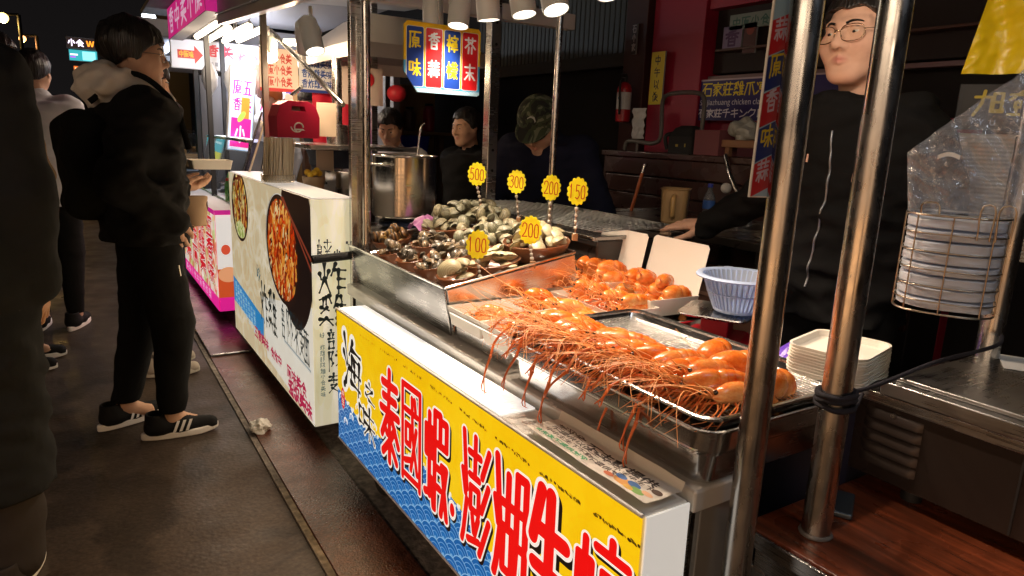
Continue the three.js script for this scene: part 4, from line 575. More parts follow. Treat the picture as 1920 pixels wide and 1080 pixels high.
{
  const t = thing('steel_cabinet', 'low steel cabinet with a brushed top and pressed louvres, bottom right', 'cabinet', [0, 0, 0]);
  mesh('body', [bx(1.35, 1.72, 0.64, 0.822, -0.748, 0.5, 0.004)], std({ color: lin(0.05, 0.037, 0.032), metalness: 0.5, roughness: 0.5, roughnessMap: T.smudge }), t);
  mesh('top', [bx(1.338, 1.74, 0.8225, 0.852, -0.697, 0.5, 0.004), bx(1.36, 1.73, 0.8525, 0.862, -0.68, 0.5, 0.004)], steelOf(0.42, 0.36, 3, 3), t);
  mesh('lower_rail', bx(1.343, 1.3495, 0.8, 0.822, -0.745, 0.5, 0.002), M.steel, t);
  for (let i = 0; i < 5; i++) { const y = 0.672 + i * 0.0245; mesh('louvre', sheet((u, v) => { const z = -0.722 + u * 0.115, e = Math.min(1, Math.min(u, 1 - u) * 7), b = Math.sin(v * Math.PI * 0.5) ** 0.8; return [1.349 - 0.007 * b * Math.sqrt(e), y + 0.019 - v * 0.019, z]; }, 20, 8), std({ color: lin(0.045, 0.034, 0.03), metalness: 0.5, roughness: 0.42, side: THREE.DoubleSide }), t); mesh('slot', bx(1.3475, 1.3495, y - 0.004, y - 0.0005, -0.712, -0.617, 0.0005), M.black, t); }
  mesh('screw', rod([1.349, 0.785, -0.665], [1.343, 0.785, -0.665], 0.0055, 14), M.steel, t); mesh('foot', [rod([1.4, 0.6055, -0.63], [1.4, 0.64, -0.63], 0.02), rod([1.68, 0.6055, -0.63], [1.68, 0.64, -0.63], 0.02), rod([1.4, 0.6055, 0.4], [1.4, 0.64, 0.4], 0.02)], M.black, t); mesh('seam', bx(1.3475, 1.3498, 0.645, 0.8, -0.44, -0.436, 0.0005), M.black, t);
  solo('paper_sheet', bx(0, 0.12, 0, 0.001, 0, 0.12, 0.0003), M.paperWhite, 'white paper sheet lying on the steel cabinet at the right picture edge', 'paper', [1.63, 0.8635, -0.6], null, [0, 0.5, 0]);
  solo('flat_tool', [bx(-0.05, 0.05, 0, 0.012, -0.02, 0.02, 0.004)], std({ color: lin(0.12, 0.14, 0.16), metalness: 0.8, roughness: 0.4 }), 'dark flat metal piece lying on the ledge beside the cabinet foot', 'tool', [1.24, 0.6055, -0.68], null, [0, 0.5, 0]);
}
{ // wire basket with plastic bags
  const wire = std({ color: lin(0.45, 0.38, 0.3), metalness: 1, roughness: 0.3 }), P = [1.475, 0.995, -0.672], A = -65 * D2R;
  const t = thing('wire_basket', 'hanging wire basket full of clear plastic bags beside the right post', 'basket', P, A);
  const W = 0.088, D = 0.08, el = (a) => [Math.sign(Math.cos(a)) * Math.abs(Math.cos(a)) ** 0.75 * W, Math.sign(Math.sin(a)) * Math.abs(Math.sin(a)) ** 0.75 * D], loop = (y, r) => tube(Array.from({ length: 20 }, (_, i) => { const [x, z] = el(i / 20 * 6.2832); return [x, y, z]; }), r, 90, 6, true);
  for (const y of [0, 0.022, 0.052, 0.085, 0.12, 0.155, 0.19]) mesh('hoop', loop(y, y < 0.01 || y > 0.18 ? 0.0022 : 0.0016), wire, t);
  for (let i = 0; i < 9; i++) { const [x, z] = el(0.2 + i * 0.698); mesh('upright', rod([x * 1.01, 0, z * 1.01], [x * 1.01, 0.19, z * 1.01], 0.0016, 6), wire, t); }
  mesh('loop', tube([[-W * 0.7, 0.19, D * 0.8], [-W * 0.7, 0.21, D * 0.82], [-W * 0.4, 0.212, D * 0.9], [-W * 0.35, 0.19, D * 0.95]], 0.0018, 16, 6), wire, t); mesh('loop', tube([[W * 0.4, 0.15, D + 0.003], [W * 0.42, 0.215, D + 0.003], [W * 0.6, 0.216, D + 0.003], [W * 0.62, 0.15, D + 0.003]], 0.0018, 16, 6), wire, t); mesh('loop', tube([[W * 0.72, 0.15, D + 0.003], [W * 0.74, 0.215, D + 0.003], [W * 0.95, 0.216, D + 0.003], [W * 0.97, 0.15, D + 0.003]], 0.0018, 16, 6), wire, t);
  M.bagW = phy({ color: lin(0.7, 0.75, 0.84), roughness: 0.38, transmission: 0.35, thickness: 0, side: THREE.DoubleSide, clearcoat: 0.5, clearcoatRoughness: 0.2, bumpMap: T.smudge, bumpScale: 0.003 });
  const b = thing('bag_bundle', 'bundle of folded frosted plastic bags filling the wire basket', 'plastic bags', P, A);
  const lay = (k) => sheet((u, v) => { const x = (u - 0.5) * 2 * (W - 0.008), y = 0.008 + v * 0.178; return [x, y, (k - 3) * 0.0125 + 0.006 * nz(u * 3 + k, v * 4, k) + 0.004 * nz(u * 9, v * 12 + k, 3) + 0.003]; }, 24, 28); for (let k = 0; k < 8; k++) mesh('bag', sheet((u, v) => { const a = u * 6.2832, [x, z] = el(a), q = v < 0.12 ? v / 0.12 : v > 0.88 ? (1 - v) / 0.12 : 1, s = (0.86 + 0.1 * Math.sqrt(q)) * (1 + 0.03 * nz(Math.cos(a) * 2, Math.sin(a) * 2, k * 3) + 0.02 * nz(Math.cos(a) * 8, v * 3 + k, Math.sin(a) * 8)), e = v < 0.001 || v > 0.999 ? 0.02 : 1; return [x * s * e, 0.006 + k * 0.0225 + v * 0.0215 + 0.002 * nz(a, k, 2), z * s * e]; }, 48, 16), M.bagW, b);
  const clearM = phy({ color: lin(0.9, 0.93, 0.98), roughness: 0.12, transmission: 0.86, thickness: 0, side: THREE.DoubleSide, clearcoat: 1, clearcoatRoughness: 0.08, bumpMap: rep(T.smudge, 1), bumpScale: 0.004 });
  const c = thing('clear_bag', 'crumpled clear plastic bag pulled up out of the wire basket', 'plastic bag', P, A);
  // outline in basket coordinates: left low corner, tip, right shoulder
  const L = (v) => v < 0.35 ? [-0.085 - 0.02 * (v / 0.35), 0.18 + v * 0.36] : [lerp(-0.105, 0.058, (v - 0.35) / 0.65), lerp(0.306, 0.462, (v - 0.35) / 0.65)], Rr = (v) => v < 0.4 ? [0.09 + 0.05 * (v / 0.4), 0.18 + v * 0.25] : [lerp(0.14, 0.066, (v - 0.4) / 0.6), lerp(0.28, 0.463, (v - 0.4) / 0.6)];
  for (const f of [0, 1]) mesh('film', sheet((u, v) => { const a = L(v), d = Rr(v), x = lerp(a[0], d[0], u), y = lerp(a[1], d[1], u) + 0.012 * Math.sin(u * 3.1) * (1 - v), bul = (f ? -0.018 : 0.03) * Math.sin(u * Math.PI) * Math.sin(Math.PI * Math.min(1, v * 0.9 + 0.1)), cr = 0.6 + 0.8 * (1 - v), gx = x * 0.8 + (y - 0.18) * 0.5; return [x + 0.006 * nz(y * 30, f + 3, u * 2), y + 0.005 * nz(x * 40, f, v * 2), bul + cr * (0.014 * (1 - 2 * Math.abs(nz(gx * 22 + f * 9, y * 9, 2))) + 0.008 * (1 - 2 * Math.abs(nz(gx * 50, y * 20 + f, 4))) + 0.003 * nz(x * 110, y * 80, f))]; }, 70, 70), clearM, c);
  solo('paper_scrap', sheet((u, v) => [(u - 0.5) * 0.036, (v - 0.5) * 0.008 + 0.006 * Math.sin(u * 3.1), 0.001 * Math.sin(u * 5)], 14, 4), std({ color: lin(0.8, 0.78, 0.7), roughness: 0.6, side: THREE.DoubleSide }), 'small curved white paper strip stuck on the clear plastic bag', 'label', [1.415, 1.295, -0.68], null, [0, A, 0]);
}
{ // upper right: yellow sheet and dark board behind it
  const g = sheet((u, v) => { const y = 1.51 + v * 0.3, x = (u - 0.5) * 0.3 + 0.05 * v; return [x, y, 0.012 * Math.sin(u * 16 + v * 5) + 0.012 * nz(u * 5, v * 5) + 0.006 * nz(u * 14, v * 12, 2)]; }, 40, 40);
  solo('yellow_bag', g, phy({ color: lin(0.82, 0.6, 0.01), roughness: 0.32, side: THREE.DoubleSide, transmission: 0.15 }), 'creased yellow plastic bag hanging at the upper right corner', 'plastic bag', [2.08, 0, -0.84], null, [0, -62 * D2R, 0]);
  const tex = canvasTex(512, 160, (q, W, H) => { q.fillStyle = '#0d0b0a'; q.fillRect(0, 0, W, H); drawText(q, '旭登', 40, 20, 84, 92, 18, 11, '#b09a1c'); q.fillStyle = '#8fa0b4'; q.font = '30px sans-serif'; q.fillText('Y  U', 60, 150); });
  const t = thing('shop_board', 'dark board with yellow characters behind the clear bag at the right edge', 'sign', [2.13, 1.43, -0.86], -62 * D2R); mesh('board', bx(-0.15, 0.25, -0.06, 0.06, -0.012, 0, 0.002), M.black, t); mesh('print', quad([-0.14, -0.055, 0.0015], [0.25, -0.055, 0.0015], [0.25, 0.055, 0.0015], [-0.14, 0.055, 0.0015]), std({ map: tex, roughness: 0.5 }), t);
  solo('corrugated_board', sheet((u, v) => [(u - 0.5) * 0.4, 1.02 + v * 0.34, 0.0012 * Math.sin(v * 190)], 4, 240), std({ color: lin(0.28, 0.25, 0.2), roughness: 0.8, side: THREE.DoubleSide }), 'finely ribbed beige board below the dark sign at the right edge', 'board', [2.16, 0, -0.85], null, [0, -62 * D2R, 0]);
}
{ // side strip of flavour panels beside the near front post
  const tex = canvasTex(96, 640, (g, W, H) => { g.fillStyle = '#8fb3cf'; g.fillRect(0, 0, W, H); const c = ['#b2202c', '#1b2f7a', '#a81e2a', '#1b2f7a', '#b2202c']; c.forEach((k, i) => { const y = 150 + i * 95; g.fillStyle = k; g.beginPath(); g.moveTo(0, y + 22); g.lineTo(W, y - 12); g.lineTo(W, y + 80); g.lineTo(0, y + 112); g.fill(); drawText(g, ['蒜', '原', '香', '味', '蒜'][i], 18, y + 14, 52, 58, 4, 7, i & 1 ? '#c9b422' : '#b9b4cc', { skew: -0.2 }); }); });
  const t = thing('narrow_sign', 'narrow upright strip of red and blue flavour panels beside the front post', 'sign', [0.937, 1.385, -0.725], 0);
  const m = mesh('board', bx(-0.026, 0.026, -0.165, 0.2, -0.004, 0, 0.001), M.white, t); mesh('print', quad([-0.0245, -0.163, 0.001], [0.0225, -0.163, 0.001], [0.0225, 0.2, 0.001], [-0.0245, 0.2, 0.001]), std({ map: tex, roughness: 0.4 }), t); t.rotation.z = -0.02;
}
// ---------------------------------------------------------------- behind the cart: low table, jug, bottles
{
  const t = thing('low_table', 'dark work table behind the grill', 'table', [2.55, 0, -2.25]); mesh('top', bx(-0.35, 0.3, 0.9, 0.94, -0.6, 0.6, 0.006), M.darkPaint, t); for (const [x, z] of [[-0.3, -0.55], [0.25, -0.55], [-0.3, 0.55], [0.25, 0.55]]) mesh('leg', bx(x - 0.02, x + 0.02, 0, 0.9, z - 0.02, z + 0.02), M.darkPaint, t);
  const j = thing('plastic_jug', 'pale tan plastic jug behind the grill beside the bottles', 'jug', [2.33, 0.9405, -2.27], 0.7);
  mesh('body', loft(0.15, 0.11, 0.025, [[0.006, 0], [0, 0.01], [-0.006, 0.15], [-0.012, 0.158], [-0.008, 0.157], [0.002, 0.15], [0.006, 0.012]]), phy({ color: lin(0.62, 0.42, 0.2), roughness: 0.35, transmission: 0.25 }), j); mesh('handle', tube([[-0.078, 0.13, 0], [-0.12, 0.12, 0], [-0.12, 0.05, 0], [-0.076, 0.03, 0]], 0.011, 20, 8), phy({ color: lin(0.66, 0.42, 0.16), roughness: 0.35 }), j);
  const bt = (label, x, z, c) => { const b = thing('water_bottle', label, 'bottle', [x, 0.9405, z]); mesh('bottle', lathe([[0.0005, 0.002], [0.026, 0], [0.029, 0.008], [0.029, 0.045], [0.027, 0.05], [0.029, 0.055], [0.029, 0.1], [0.024, 0.12], [0.012, 0.142], [0.011, 0.158], [0.0005, 0.158]], 24), phy({ color: lin(0.8, 0.88, 0.95), roughness: 0.08, transmission: 0.85, thickness: 0.05, ior: 1.33 }), b); mesh('label', lathe([[0.0297, 0.055], [0.0297, 0.095]], 24), c, b); mesh('cap', at(cyl(0.013, 0.013, 0.018, 16), 0, 0.167, 0), cm(0.03, 0.06, 0.5, 0.35), b); };
  bt('small water bottle with a blue cap and label behind the jug', 2.6, -2.31, cm(0.05, 0.16, 0.55)); bt('second blue capped water bottle nearer the seller', 2.6, -2.08, cm(0.1, 0.2, 0.4));
  solo('cutting_board', bx(-0.06, 0.06, 0, 0.012, -0.05, 0.05, 0.004), cm(0.02, 0.03, 0.3, 0.4), 'dark blue flat board lying by the jug base', 'board', [2.3, 0.945, -2.12], null, [0, 0.4, 0]);
  const h = thing('tongs', 'long tool with an orange handle standing behind the grill', 'tool', [2.5, 0.94, -2.75]); mesh('handle', rod([0, 0, 0], [0.04, 0.2, 0.02], 0.009, 10), cm(0.45, 0.1, 0.015, 0.4), h); mesh('tip', [rod([0.04, 0.2, 0.02], [0.048, 0.245, 0.024], 0.007, 8), rod([0.048, 0.245, 0.024], [0.075, 0.24, 0.03], 0.004, 8)], M.steel, h);
  const cb = thing('storage_box', 'brown box on a dark base behind the seller hand', 'box', [2.25, 0, -1.75]); mesh('box', bx(-0.25, 0.2, 0.45, 0.72, -0.25, 0.3, 0.008), cm(0.09, 0.04, 0.025, 0.6), cb); mesh('top_paper', bx(-0.2, 0.12, 0.7205, 0.735, -0.2, 0.2, 0.004), cm(0.3, 0.17, 0.12, 0.7), cb); mesh('base', bx(-0.22, 0.17, 0, 0.45, -0.2, 0.25, 0.008), M.darkPaint, cb);
}
// ---------------------------------------------------------------- people
const EYE = [0.0305, 0.004, 0.071];
function headF(x, y, z) { // face towards +z, middle of the head at the origin
  const ax = Math.abs(x); let d = ell(x, y, z, [0, 0.036, -0.018], [0.075, 0.084, 0.094]);
  d = smin(d, ell(x, y, z, [0, -0.03, 0.02], [0.066, 0.075, 0.07]), 0.03);
  d = smin(d, cap(ax, y, z, [0.05, -0.045, -0.005], [0.02, -0.095, 0.056], 0.022, 0.02), 0.035);
  d = smin(d, sph(ax, y, z, [0.042, -0.025, 0.052], 0.025), 0.03);
  d = smin(d, sph(x, y, z, [0, -0.098, 0.064], 0.017), 0.025);
  d = smin(d, cap(ax, y, z, [0.008, 0.024, 0.081], [0.045, 0.026, 0.062], 0.009, 0.008), 0.016);
  d = smax(d, -ell(ax, y, z, [EYE[0] - 0.001, EYE[1] - 0.001, 0.1], [0.019, 0.0125, 0.0165]), 0.012);
  let e = sph(ax, y, z, EYE, 0.0152); e = smax(e, -ell(ax, y, z, [EYE[0], EYE[1] - 0.0012, 0.088], [0.0128, 0.0032, 0.016]), 0.002); d = smin(d, e, 0.006);
  let n = cap(x, y, z, [0, 0.018, 0.083], [0, -0.022, 0.1], 0.0075, 0.0105); n = smin(n, sph(x, y, z, [0, -0.026, 0.1], 0.0125), 0.008); n = smin(n, sph(ax, y, z, [0.0125, -0.03, 0.0905], 0.0095), 0.008);
  n = smax(n, -sph(ax, y, z, [0.0065, -0.038, 0.099], 0.0042), 0.003); d = smin(d, n, 0.011);
  d = smin(d, cap(ax, y, z, [0, -0.0555, 0.0895], [0.021, -0.0625, 0.077], 0.0046, 0.003), 0.006); d = smin(d, cap(ax, y, z, [0, -0.068, 0.0865], [0.018, -0.0663, 0.077], 0.0052, 0.003), 0.006);
  d = smax(d, -cap(ax, y, z, [0, -0.0617, 0.0965], [0.019, -0.0636, 0.085], 0.0013, 0.001), 0.003);
  let r = ell(ax, y, z, [0.078, 0, -0.012], [0.009, 0.032, 0.019]); r = smax(r, -ell(ax, y, z, [0.0875, 0.002, -0.008], [0.006, 0.02, 0.011]), 0.006); r = smin(r, sph(ax, y, z, [0.075, -0.026, -0.004], 0.0075), 0.006); d = smin(d, r, 0.007);
  return smin(d, cap(x, y, z, [0, -0.06, -0.022], [0, -0.19, -0.035], 0.052, 0.056), 0.03);
}
function hairF(x, y, z, st) {
  const ax = Math.abs(x), th = st.th + 0.003 * nz(x * 60, y * 25, z * 60) + (st.mess ?? 0.004) * nz(x * 28 + 5, y * 12, z * 28); let d = ell(x, y, z, [0, 0.034, -0.018], [0.076 + th, 0.086 + th * 1.1, 0.096 + th]);
  const side = clamp((ax - 0.045) / 0.03, 0, 1), front = sstep(z, -0.01, 0.07), low = lerp(lerp(-0.05, st.side ?? -0.005, sstep(z, -0.07, -0.015)), (st.fringe ?? 0.07) - 0.012 * side + 0.012 * nz(x * 45, 3, 1), front);
  const burn = ax > 0.06 && z > -0.005 && z < 0.022 ? -0.012 : 0; d = Math.max(d, low + burn - y); return d;
}
const hairUV = (g) => { const p = g.attributes.position, uv = new Float32Array(p.count * 2); for (let i = 0; i < p.count; i++) { uv[i * 2] = Math.atan2(p.getX(i), p.getZ(i) + 0.03) / 3.2; uv[i * 2 + 1] = Math.hypot(p.getX(i), p.getZ(i) + 0.03) * 3 - p.getY(i) * 3; } g.setAttribute('uv', new THREE.BufferAttribute(uv, 2)); return g; };
function handG(curl, thumb, cell = 0.003) { // left hand: fingers -y, palm +z, thumb +x, wrist at the origin
  const F = [], base = [[0.03, -0.088, 0.0], [0.0105, -0.094, 0], [-0.009, -0.09, 0], [-0.0275, -0.081, 0]], L = [[0.042, 0.025, 0.019], [0.046, 0.029, 0.02], [0.043, 0.027, 0.02], [0.034, 0.021, 0.018]];
  base.forEach((b, i) => { let p = b, a = 0; const sp = [0.13, 0.03, -0.06, -0.16][i]; L[i].forEach((l, k) => { a += curl[i] * [0.8, 1, 0.7][k]; const q = [p[0] + Math.sin(sp) * l, p[1] - Math.cos(a) * l, p[2] + Math.sin(a) * l]; F.push([p, q, 0.0092 - k * 0.0011 - (i === 3 ? 0.001 : 0), 0.0083 - k * 0.0012 - (i === 3 ? 0.001 : 0)]); p = q; }); });
  const t0 = [0.026, -0.024, 0.006], t1 = [0.045, -0.052, 0.014 + thumb * 0.012], t2 = [0.056, -0.083, 0.018 + thumb * 0.022], t3 = [0.058, -0.108, 0.02 + thumb * 0.03];
  const f = (x, y, z) => { let d = smin(cap(x, y, z, [0.012, -0.03, 0], [0.02, -0.085, 0], 0.0155, 0.0125), cap(x, y, z, [-0.012, -0.03, 0], [-0.019, -0.077, 0], 0.015, 0.0115), 0.018); d = smin(d, cap(x, y, z, [0, -0.03, 0], [0.001, -0.086, 0.001], 0.0155, 0.0125), 0.018); d = smin(d, cap(x, y, z, [0, 0.03, 0], [0, -0.02, 0], 0.025, 0.021), 0.02); for (const [a, b, ra, rb] of F) d = smin(d, cap(x, y, z, a, b, ra, rb), 0.004); d = smin(d, smin(cap(x, y, z, t0, t1, 0.0145, 0.012), smin(cap(x, y, z, t1, t2, 0.0115, 0.0095), cap(x, y, z, t2, t3, 0.0098, 0.0075), 0.004), 0.006), 0.012); return d; };
  return nets(f, [-0.07, -0.21, -0.04], [0.09, 0.045, 0.11], cell);
}
const heads = {}; const headGeo = (cell) => heads[cell] ??= nets(headF, [-0.1, -0.17, -0.13], [0.1, 0.135, 0.13], cell);
function skinMat(r, g, b) { return phy({ color: lin(r, g, b), vertexColors: true, roughness: 0.62, specularIntensity: 0.5, bumpMap: rep(T.grain, 3), bumpScale: 0.0004, sheen: 0.15, sheenColor: lin(0.8, 0.5, 0.4), sheenRoughness: 0.5 }); }
const SKIN = skinMat(0.56, 0.33, 0.22), HAIR = std({ color: lin(0.013, 0.011, 0.01), roughness: 0.42, bumpMap: T.hair, bumpScale: 0.004 });
function tint(g, f) { const p = g.attributes.position, c = new Float32Array(p.count * 3); for (let i = 0; i < p.count; i++) { const k = f ? f(p.getX(i), p.getY(i), p.getZ(i)) : [1, 1, 1]; c.set(k, i * 3); } g.setAttribute('color', new THREE.BufferAttribute(c, 3)); if (!g.attributes.uv) { const uv = new Float32Array(p.count * 2); for (let i = 0; i < p.count; i++) { uv[i * 2] = p.getX(i) * 6; uv[i * 2 + 1] = p.getY(i) * 6; } g.setAttribute('uv', new THREE.BufferAttribute(uv, 2)); } return g; }
const faceTint = (x, y, z) => { const lip = z > 0.07 ? clamp(1.25 - Math.hypot((x) / 0.02, (y + 0.0615) / 0.0105), 0, 1) : 0, ck = z > 0 ? 0.5 * clamp(1 - Math.hypot((Math.abs(x) - 0.042) / 0.03, (y + 0.025) / 0.03), 0, 1) : 0, m = 1 + 0.07 * nz(x * 40, y * 40, z * 40) + 0.04 * nz(x * 130, y * 130, z * 130); return [m * (1 - 0.12 * lip), m * (1 - 0.4 * lip - 0.1 * ck), m * (1 - 0.32 * lip - 0.08 * ck)]; };
function matTo(pos, f, n) { // hand basis: fingers along f, palm facing n; returns the matrix of a left hand
  const y = V(...f).normalize().negate(), z = V(...n); z.addScaledVector(y, -z.dot(y)).normalize(); const x = y.clone().cross(z); return new THREE.Matrix4().makeBasis(x, y, z).setPosition(...pos);
}
const clothMat = (r, g, b, rough = 0.9) => phy({ specularIntensity: 0.25, color: lin(r, g, b), roughness: rough, bumpMap: rep(T.cloth, 14), bumpScale: 0.0006 });
const uvCloth = (g) => { const p = g.attributes.position, n = g.attributes.normal, uv = new Float32Array(p.count * 2); for (let i = 0; i < p.count; i++) { uv[i * 2] = (Math.abs(n.getX(i)) > Math.abs(n.getZ(i)) ? p.getZ(i) : p.getX(i)) * 3; uv[i * 2 + 1] = p.getY(i) * 3; } g.setAttribute('uv', new THREE.BufferAttribute(uv, 2)); return g; };
function person(o) {
  const t = thing('person', o.label, 'person', o.pos, o.turn * D2R, null); t.scale.setScalar(o.s ?? 1);
  const J = { neck: [0, 1.45, -0.02], head: [0, 1.605, 0.01], shL: [0.17, 1.385, -0.015], elL: [0.215, 1.11, -0.03], wrL: [0.22, 0.875, 0.03], shR: [-0.17, 1.385, -0.015], elR: [-0.215, 1.11, -0.03], wrR: [-0.22, 0.875, 0.03], hipL: [0.088, 0.9, 0], knL: [0.098, 0.5, 0.012], anL: [0.1, 0.085, -0.02], hipR: [-0.088, 0.9, 0], knR: [-0.098, 0.5, 0.012], anR: [-0.1, 0.085, -0.02], ...o.J };
  const bend = o.bend ?? 0, bx0 = (y) => bend * Math.max(0, y - 0.95) ** 1.3; // the trunk leans forward with height
  for (const k of ['neck', 'head', 'shL', 'shR']) if (!o.J?.[k]) J[k] = [J[k][0], J[k][1], J[k][2] + bx0(J[k][1])];
  const hm = new THREE.Matrix4().compose(V(...J.head), new THREE.Quaternion().setFromEuler(new THREE.Euler(o.pitch ?? 0, (o.yaw ?? 0) * D2R, o.roll ?? 0, 'YXZ')), V(o.headW ?? 1, 1, 1).multiplyScalar(o.headS ?? 1));
  const limbs = [[J.shL, J.elL, 0.047, 0.038], [J.elL, J.wrL, 0.038, 0.025], [J.shR, J.elR, 0.047, 0.038], [J.elR, J.wrR, 0.038, 0.025], [J.hipL, J.knL, 0.075, 0.052], [J.knL, J.anL, 0.052, 0.034], [J.hipR, J.knR, 0.075, 0.052], [J.knR, J.anR, 0.052, 0.034], [J.anL, [J.anL[0], 0.05, J.anL[2] + 0.09], 0.034, 0.03], [J.anR, [J.anR[0], 0.05, J.anR[2] + 0.09], 0.034, 0.03], [J.neck, [J.head[0], J.head[1] - 0.06, J.head[2] - 0.03], 0.055, 0.05], [J.shL, J.shR, 0.05, 0.05]];
  const W = (y) => [lerp(0.155, 0.17, sstep(y, 0.95, 1.3)), lerp(0.1, 0.112, sstep(y, 0.95, 1.25))];
  const torso = (x, y, z, g) => { const [w, q] = W(y), zz = z + 0.01 - bx0(y), k = Math.hypot(x / (w + g), zz / (q + g)); return smax((k - 1) * (q + g), Math.abs(y - 1.14) - 0.27 - g * 0.4, 0.06); };
  const bodyF = (x, y, z) => { let d = torso(x, y, z, -0.02); for (const [a, b, ra, rb] of limbs) d = smin(d, cap(x, y, z, a, b, ra, rb), 0.03); return d; };
  const ext = (g) => { const xs = Object.values(J); return [[0, 1, 2].map((i) => Math.min(...xs.map((p) => p[i])) - g), [0, 1, 2].map((i) => Math.max(...xs.map((p) => p[i])) + g)]; };
  const [lo, hi] = ext(0.2); lo[1] = 0.0;
  const parts = [tint(nets(bodyF, lo, [hi[0], J.head[1], hi[2]], 0.018))]; parts.push(tint(headGeo(o.fine ?? 0.0045).clone(), faceTint).applyMatrix4(hm));
  for (const s of ['L', 'R']) { const h = o['hand' + s]; const g = handG(h?.curl ?? [0.35, 0.4, 0.45, 0.5], h?.thumb ?? 0.3, h ? h.cell ?? 0.003 : 0.005); tint(g, (x, y, z) => { const m = 1 + 0.06 * nz(x * 70, y * 70, z * 70); return [m, m * 0.97, m * 0.95]; }); if (s === 'R') { g.applyMatrix4(new THREE.Matrix4().makeScale(-1, 1, 1)); const ix = g.index.array; for (let i = 0; i < ix.length; i += 3) { const q = ix[i]; ix[i] = ix[i + 1]; ix[i + 1] = q; } } const wr = J['wr' + s], el = J['el' + s], f = h?.f ?? [wr[0] - el[0], wr[1] - el[1], wr[2] - el[2]]; g.applyMatrix4(matTo(wr, f, h?.n ?? [s === 'L' ? -1 : 1, 0, 0.2])); parts.push(g); }
  mesh('body', mergeGeometries(parts.map((g) => { const q = g.toNonIndexed(); for (const k of Object.keys(q.attributes)) if (!['position', 'normal', 'uv', 'color'].includes(k)) q.deleteAttribute(k); return q; })), o.skin ?? SKIN, t);
  const put = (g) => g.applyMatrix4(hm);
  for (const s of [-1, 1]) { const e = mesh('eye', put(new THREE.SphereGeometry(0.0132, 20, 14).translate(s * EYE[0], EYE[1], EYE[2])), M.eyeW, t); const l = o.look ?? [0, 0]; mesh('iris', put(new THREE.SphereGeometry(0.007, 16, 12).translate(s * EYE[0] + l[0] * 0.004, EYE[1] + l[1] * 0.003 - 0.0005, EYE[2] + 0.0072)), M.iris, e); }
  for (const s of [-1, 1]) mesh('eyebrow', put(taper([[s * 0.013, 0.0235, 0.0905], [s * 0.026, 0.0285, 0.0865], [s * 0.039, 0.0275, 0.078], [s * 0.049, 0.021, 0.066]], 0.0034, 0.0018, 14, 6)), HAIR, t);
  if (o.hair !== null) mesh('hair', put(hairUV(nets((x, y, z) => hairF(x, y, z, o.hair ?? { th: 0.012 }), [-0.12, -0.09, -0.15], [0.12, 0.17, 0.13], o.hairCell ?? 0.0045))), o.hairMat ?? HAIR, t);
  // jacket
  const c = o.top, g0 = c.g ?? 0.025, arms = [[J.shL, J.elL, 0.06 + g0 * 0.6, 0.05 + g0 * 0.5], [J.elL, J.wrL, 0.05 + g0 * 0.5, 0.034 + g0 * 0.4], [J.shR, J.elR, 0.06 + g0 * 0.6, 0.05 + g0 * 0.5], [J.elR, J.wrR, 0.05 + g0 * 0.5, 0.034 + g0 * 0.4]];
  const sleeve = c.sleeve ?? 1; if (sleeve < 1) for (const k of [1, 3]) { const [a, b] = arms[k]; arms[k] = [a, a.map((v, i) => lerp(v, b[i], Math.max(0.01, sleeve))), arms[k][2], arms[k][2]]; }
  const hem = c.hem ?? 0.84;
  const topF = (x, y, z) => { let d = torso(x, y, z, g0 + 0.012 * sstep(y, 1.1, hem)); if (hem < 0.9) { const k = Math.hypot(x / (0.165 + g0), z / (0.11 + g0)); d = smin(d, Math.max((k - 1) * 0.11, Math.abs(y - (hem + 1.1) / 2) - (1.1 - hem) / 2), 0.04); } for (const [a, b, ra, rb] of arms) d = smin(d, cap(x, y, z, a, b, ra, rb), 0.035); d = smin(d, cap(x, y, z, J.shL, J.shR, 0.06, 0.06), 0.06); d = smin(d, cap(x, y, z, J.neck, [J.neck[0], J.neck[1] + (c.collar ?? 0.01), J.neck[2] + 0.005], 0.078, 0.07), 0.04); d += (c.fold ?? 0.009) * (nz(x * 7 + (o.seed ?? 0), y * 15 + z * 6, z * 7) + 0.5 * nz(x * 16, y * 30, z * 16)); d = Math.max(d, hem - y); d = Math.max(d, -cap(x, y, z, [J.neck[0], J.neck[1] + 0.02, J.neck[2] + 0.025], [J.neck[0], J.neck[1] + 0.2, J.neck[2] + 0.05], 0.05, 0.09)); return d; };
  const jm = mesh(c.name ?? 'jacket', uvCloth(nets(topF, [lo[0], hem - 0.03, lo[2]], [hi[0], J.neck[1] + 0.12, hi[2]], c.cell ?? 0.011)), c.mat, t);
  // trousers
  const p = o.legs; const legF = (x, y, z) => { const q = p.g ?? 0.02, L = [[J.hipL, J.knL, 0.08 + q, 0.055 + q], [J.knL, [J.anL[0], J.anL[1] + 0.02, J.anL[2]], 0.055 + q, (p.cuff ?? 0.038) + q * 0.7], [J.hipR, J.knR, 0.08 + q, 0.055 + q], [J.knR, [J.anR[0], J.anR[1] + 0.02, J.anR[2]], 0.055 + q, (p.cuff ?? 0.038) + q * 0.7]]; let d = Math.max((Math.hypot(x / (0.165 + q * 0.4), z / (0.112 + q * 0.4)) - 1) * 0.11, Math.abs(y - 0.95) - 0.09); for (const [a, b, ra, rb] of L) d = smin(d, cap(x, y, z, a, b, ra, rb), 0.02); d += 0.008 * (nz(x * 8, y * 14 + (o.seed ?? 0), z * 8) + 0.6 * nz(x * 14, y * 34 * sstep(y, 0.5, 0.1) + y * 8, z * 14)); return Math.max(d, (p.end ?? 0.1) - y); };
  mesh('trousers', uvCloth(nets(legF, [lo[0], (p.end ?? 0.1) - 0.03, lo[2]], [hi[0], 1.06, hi[2]], 0.012)), p.mat, t);
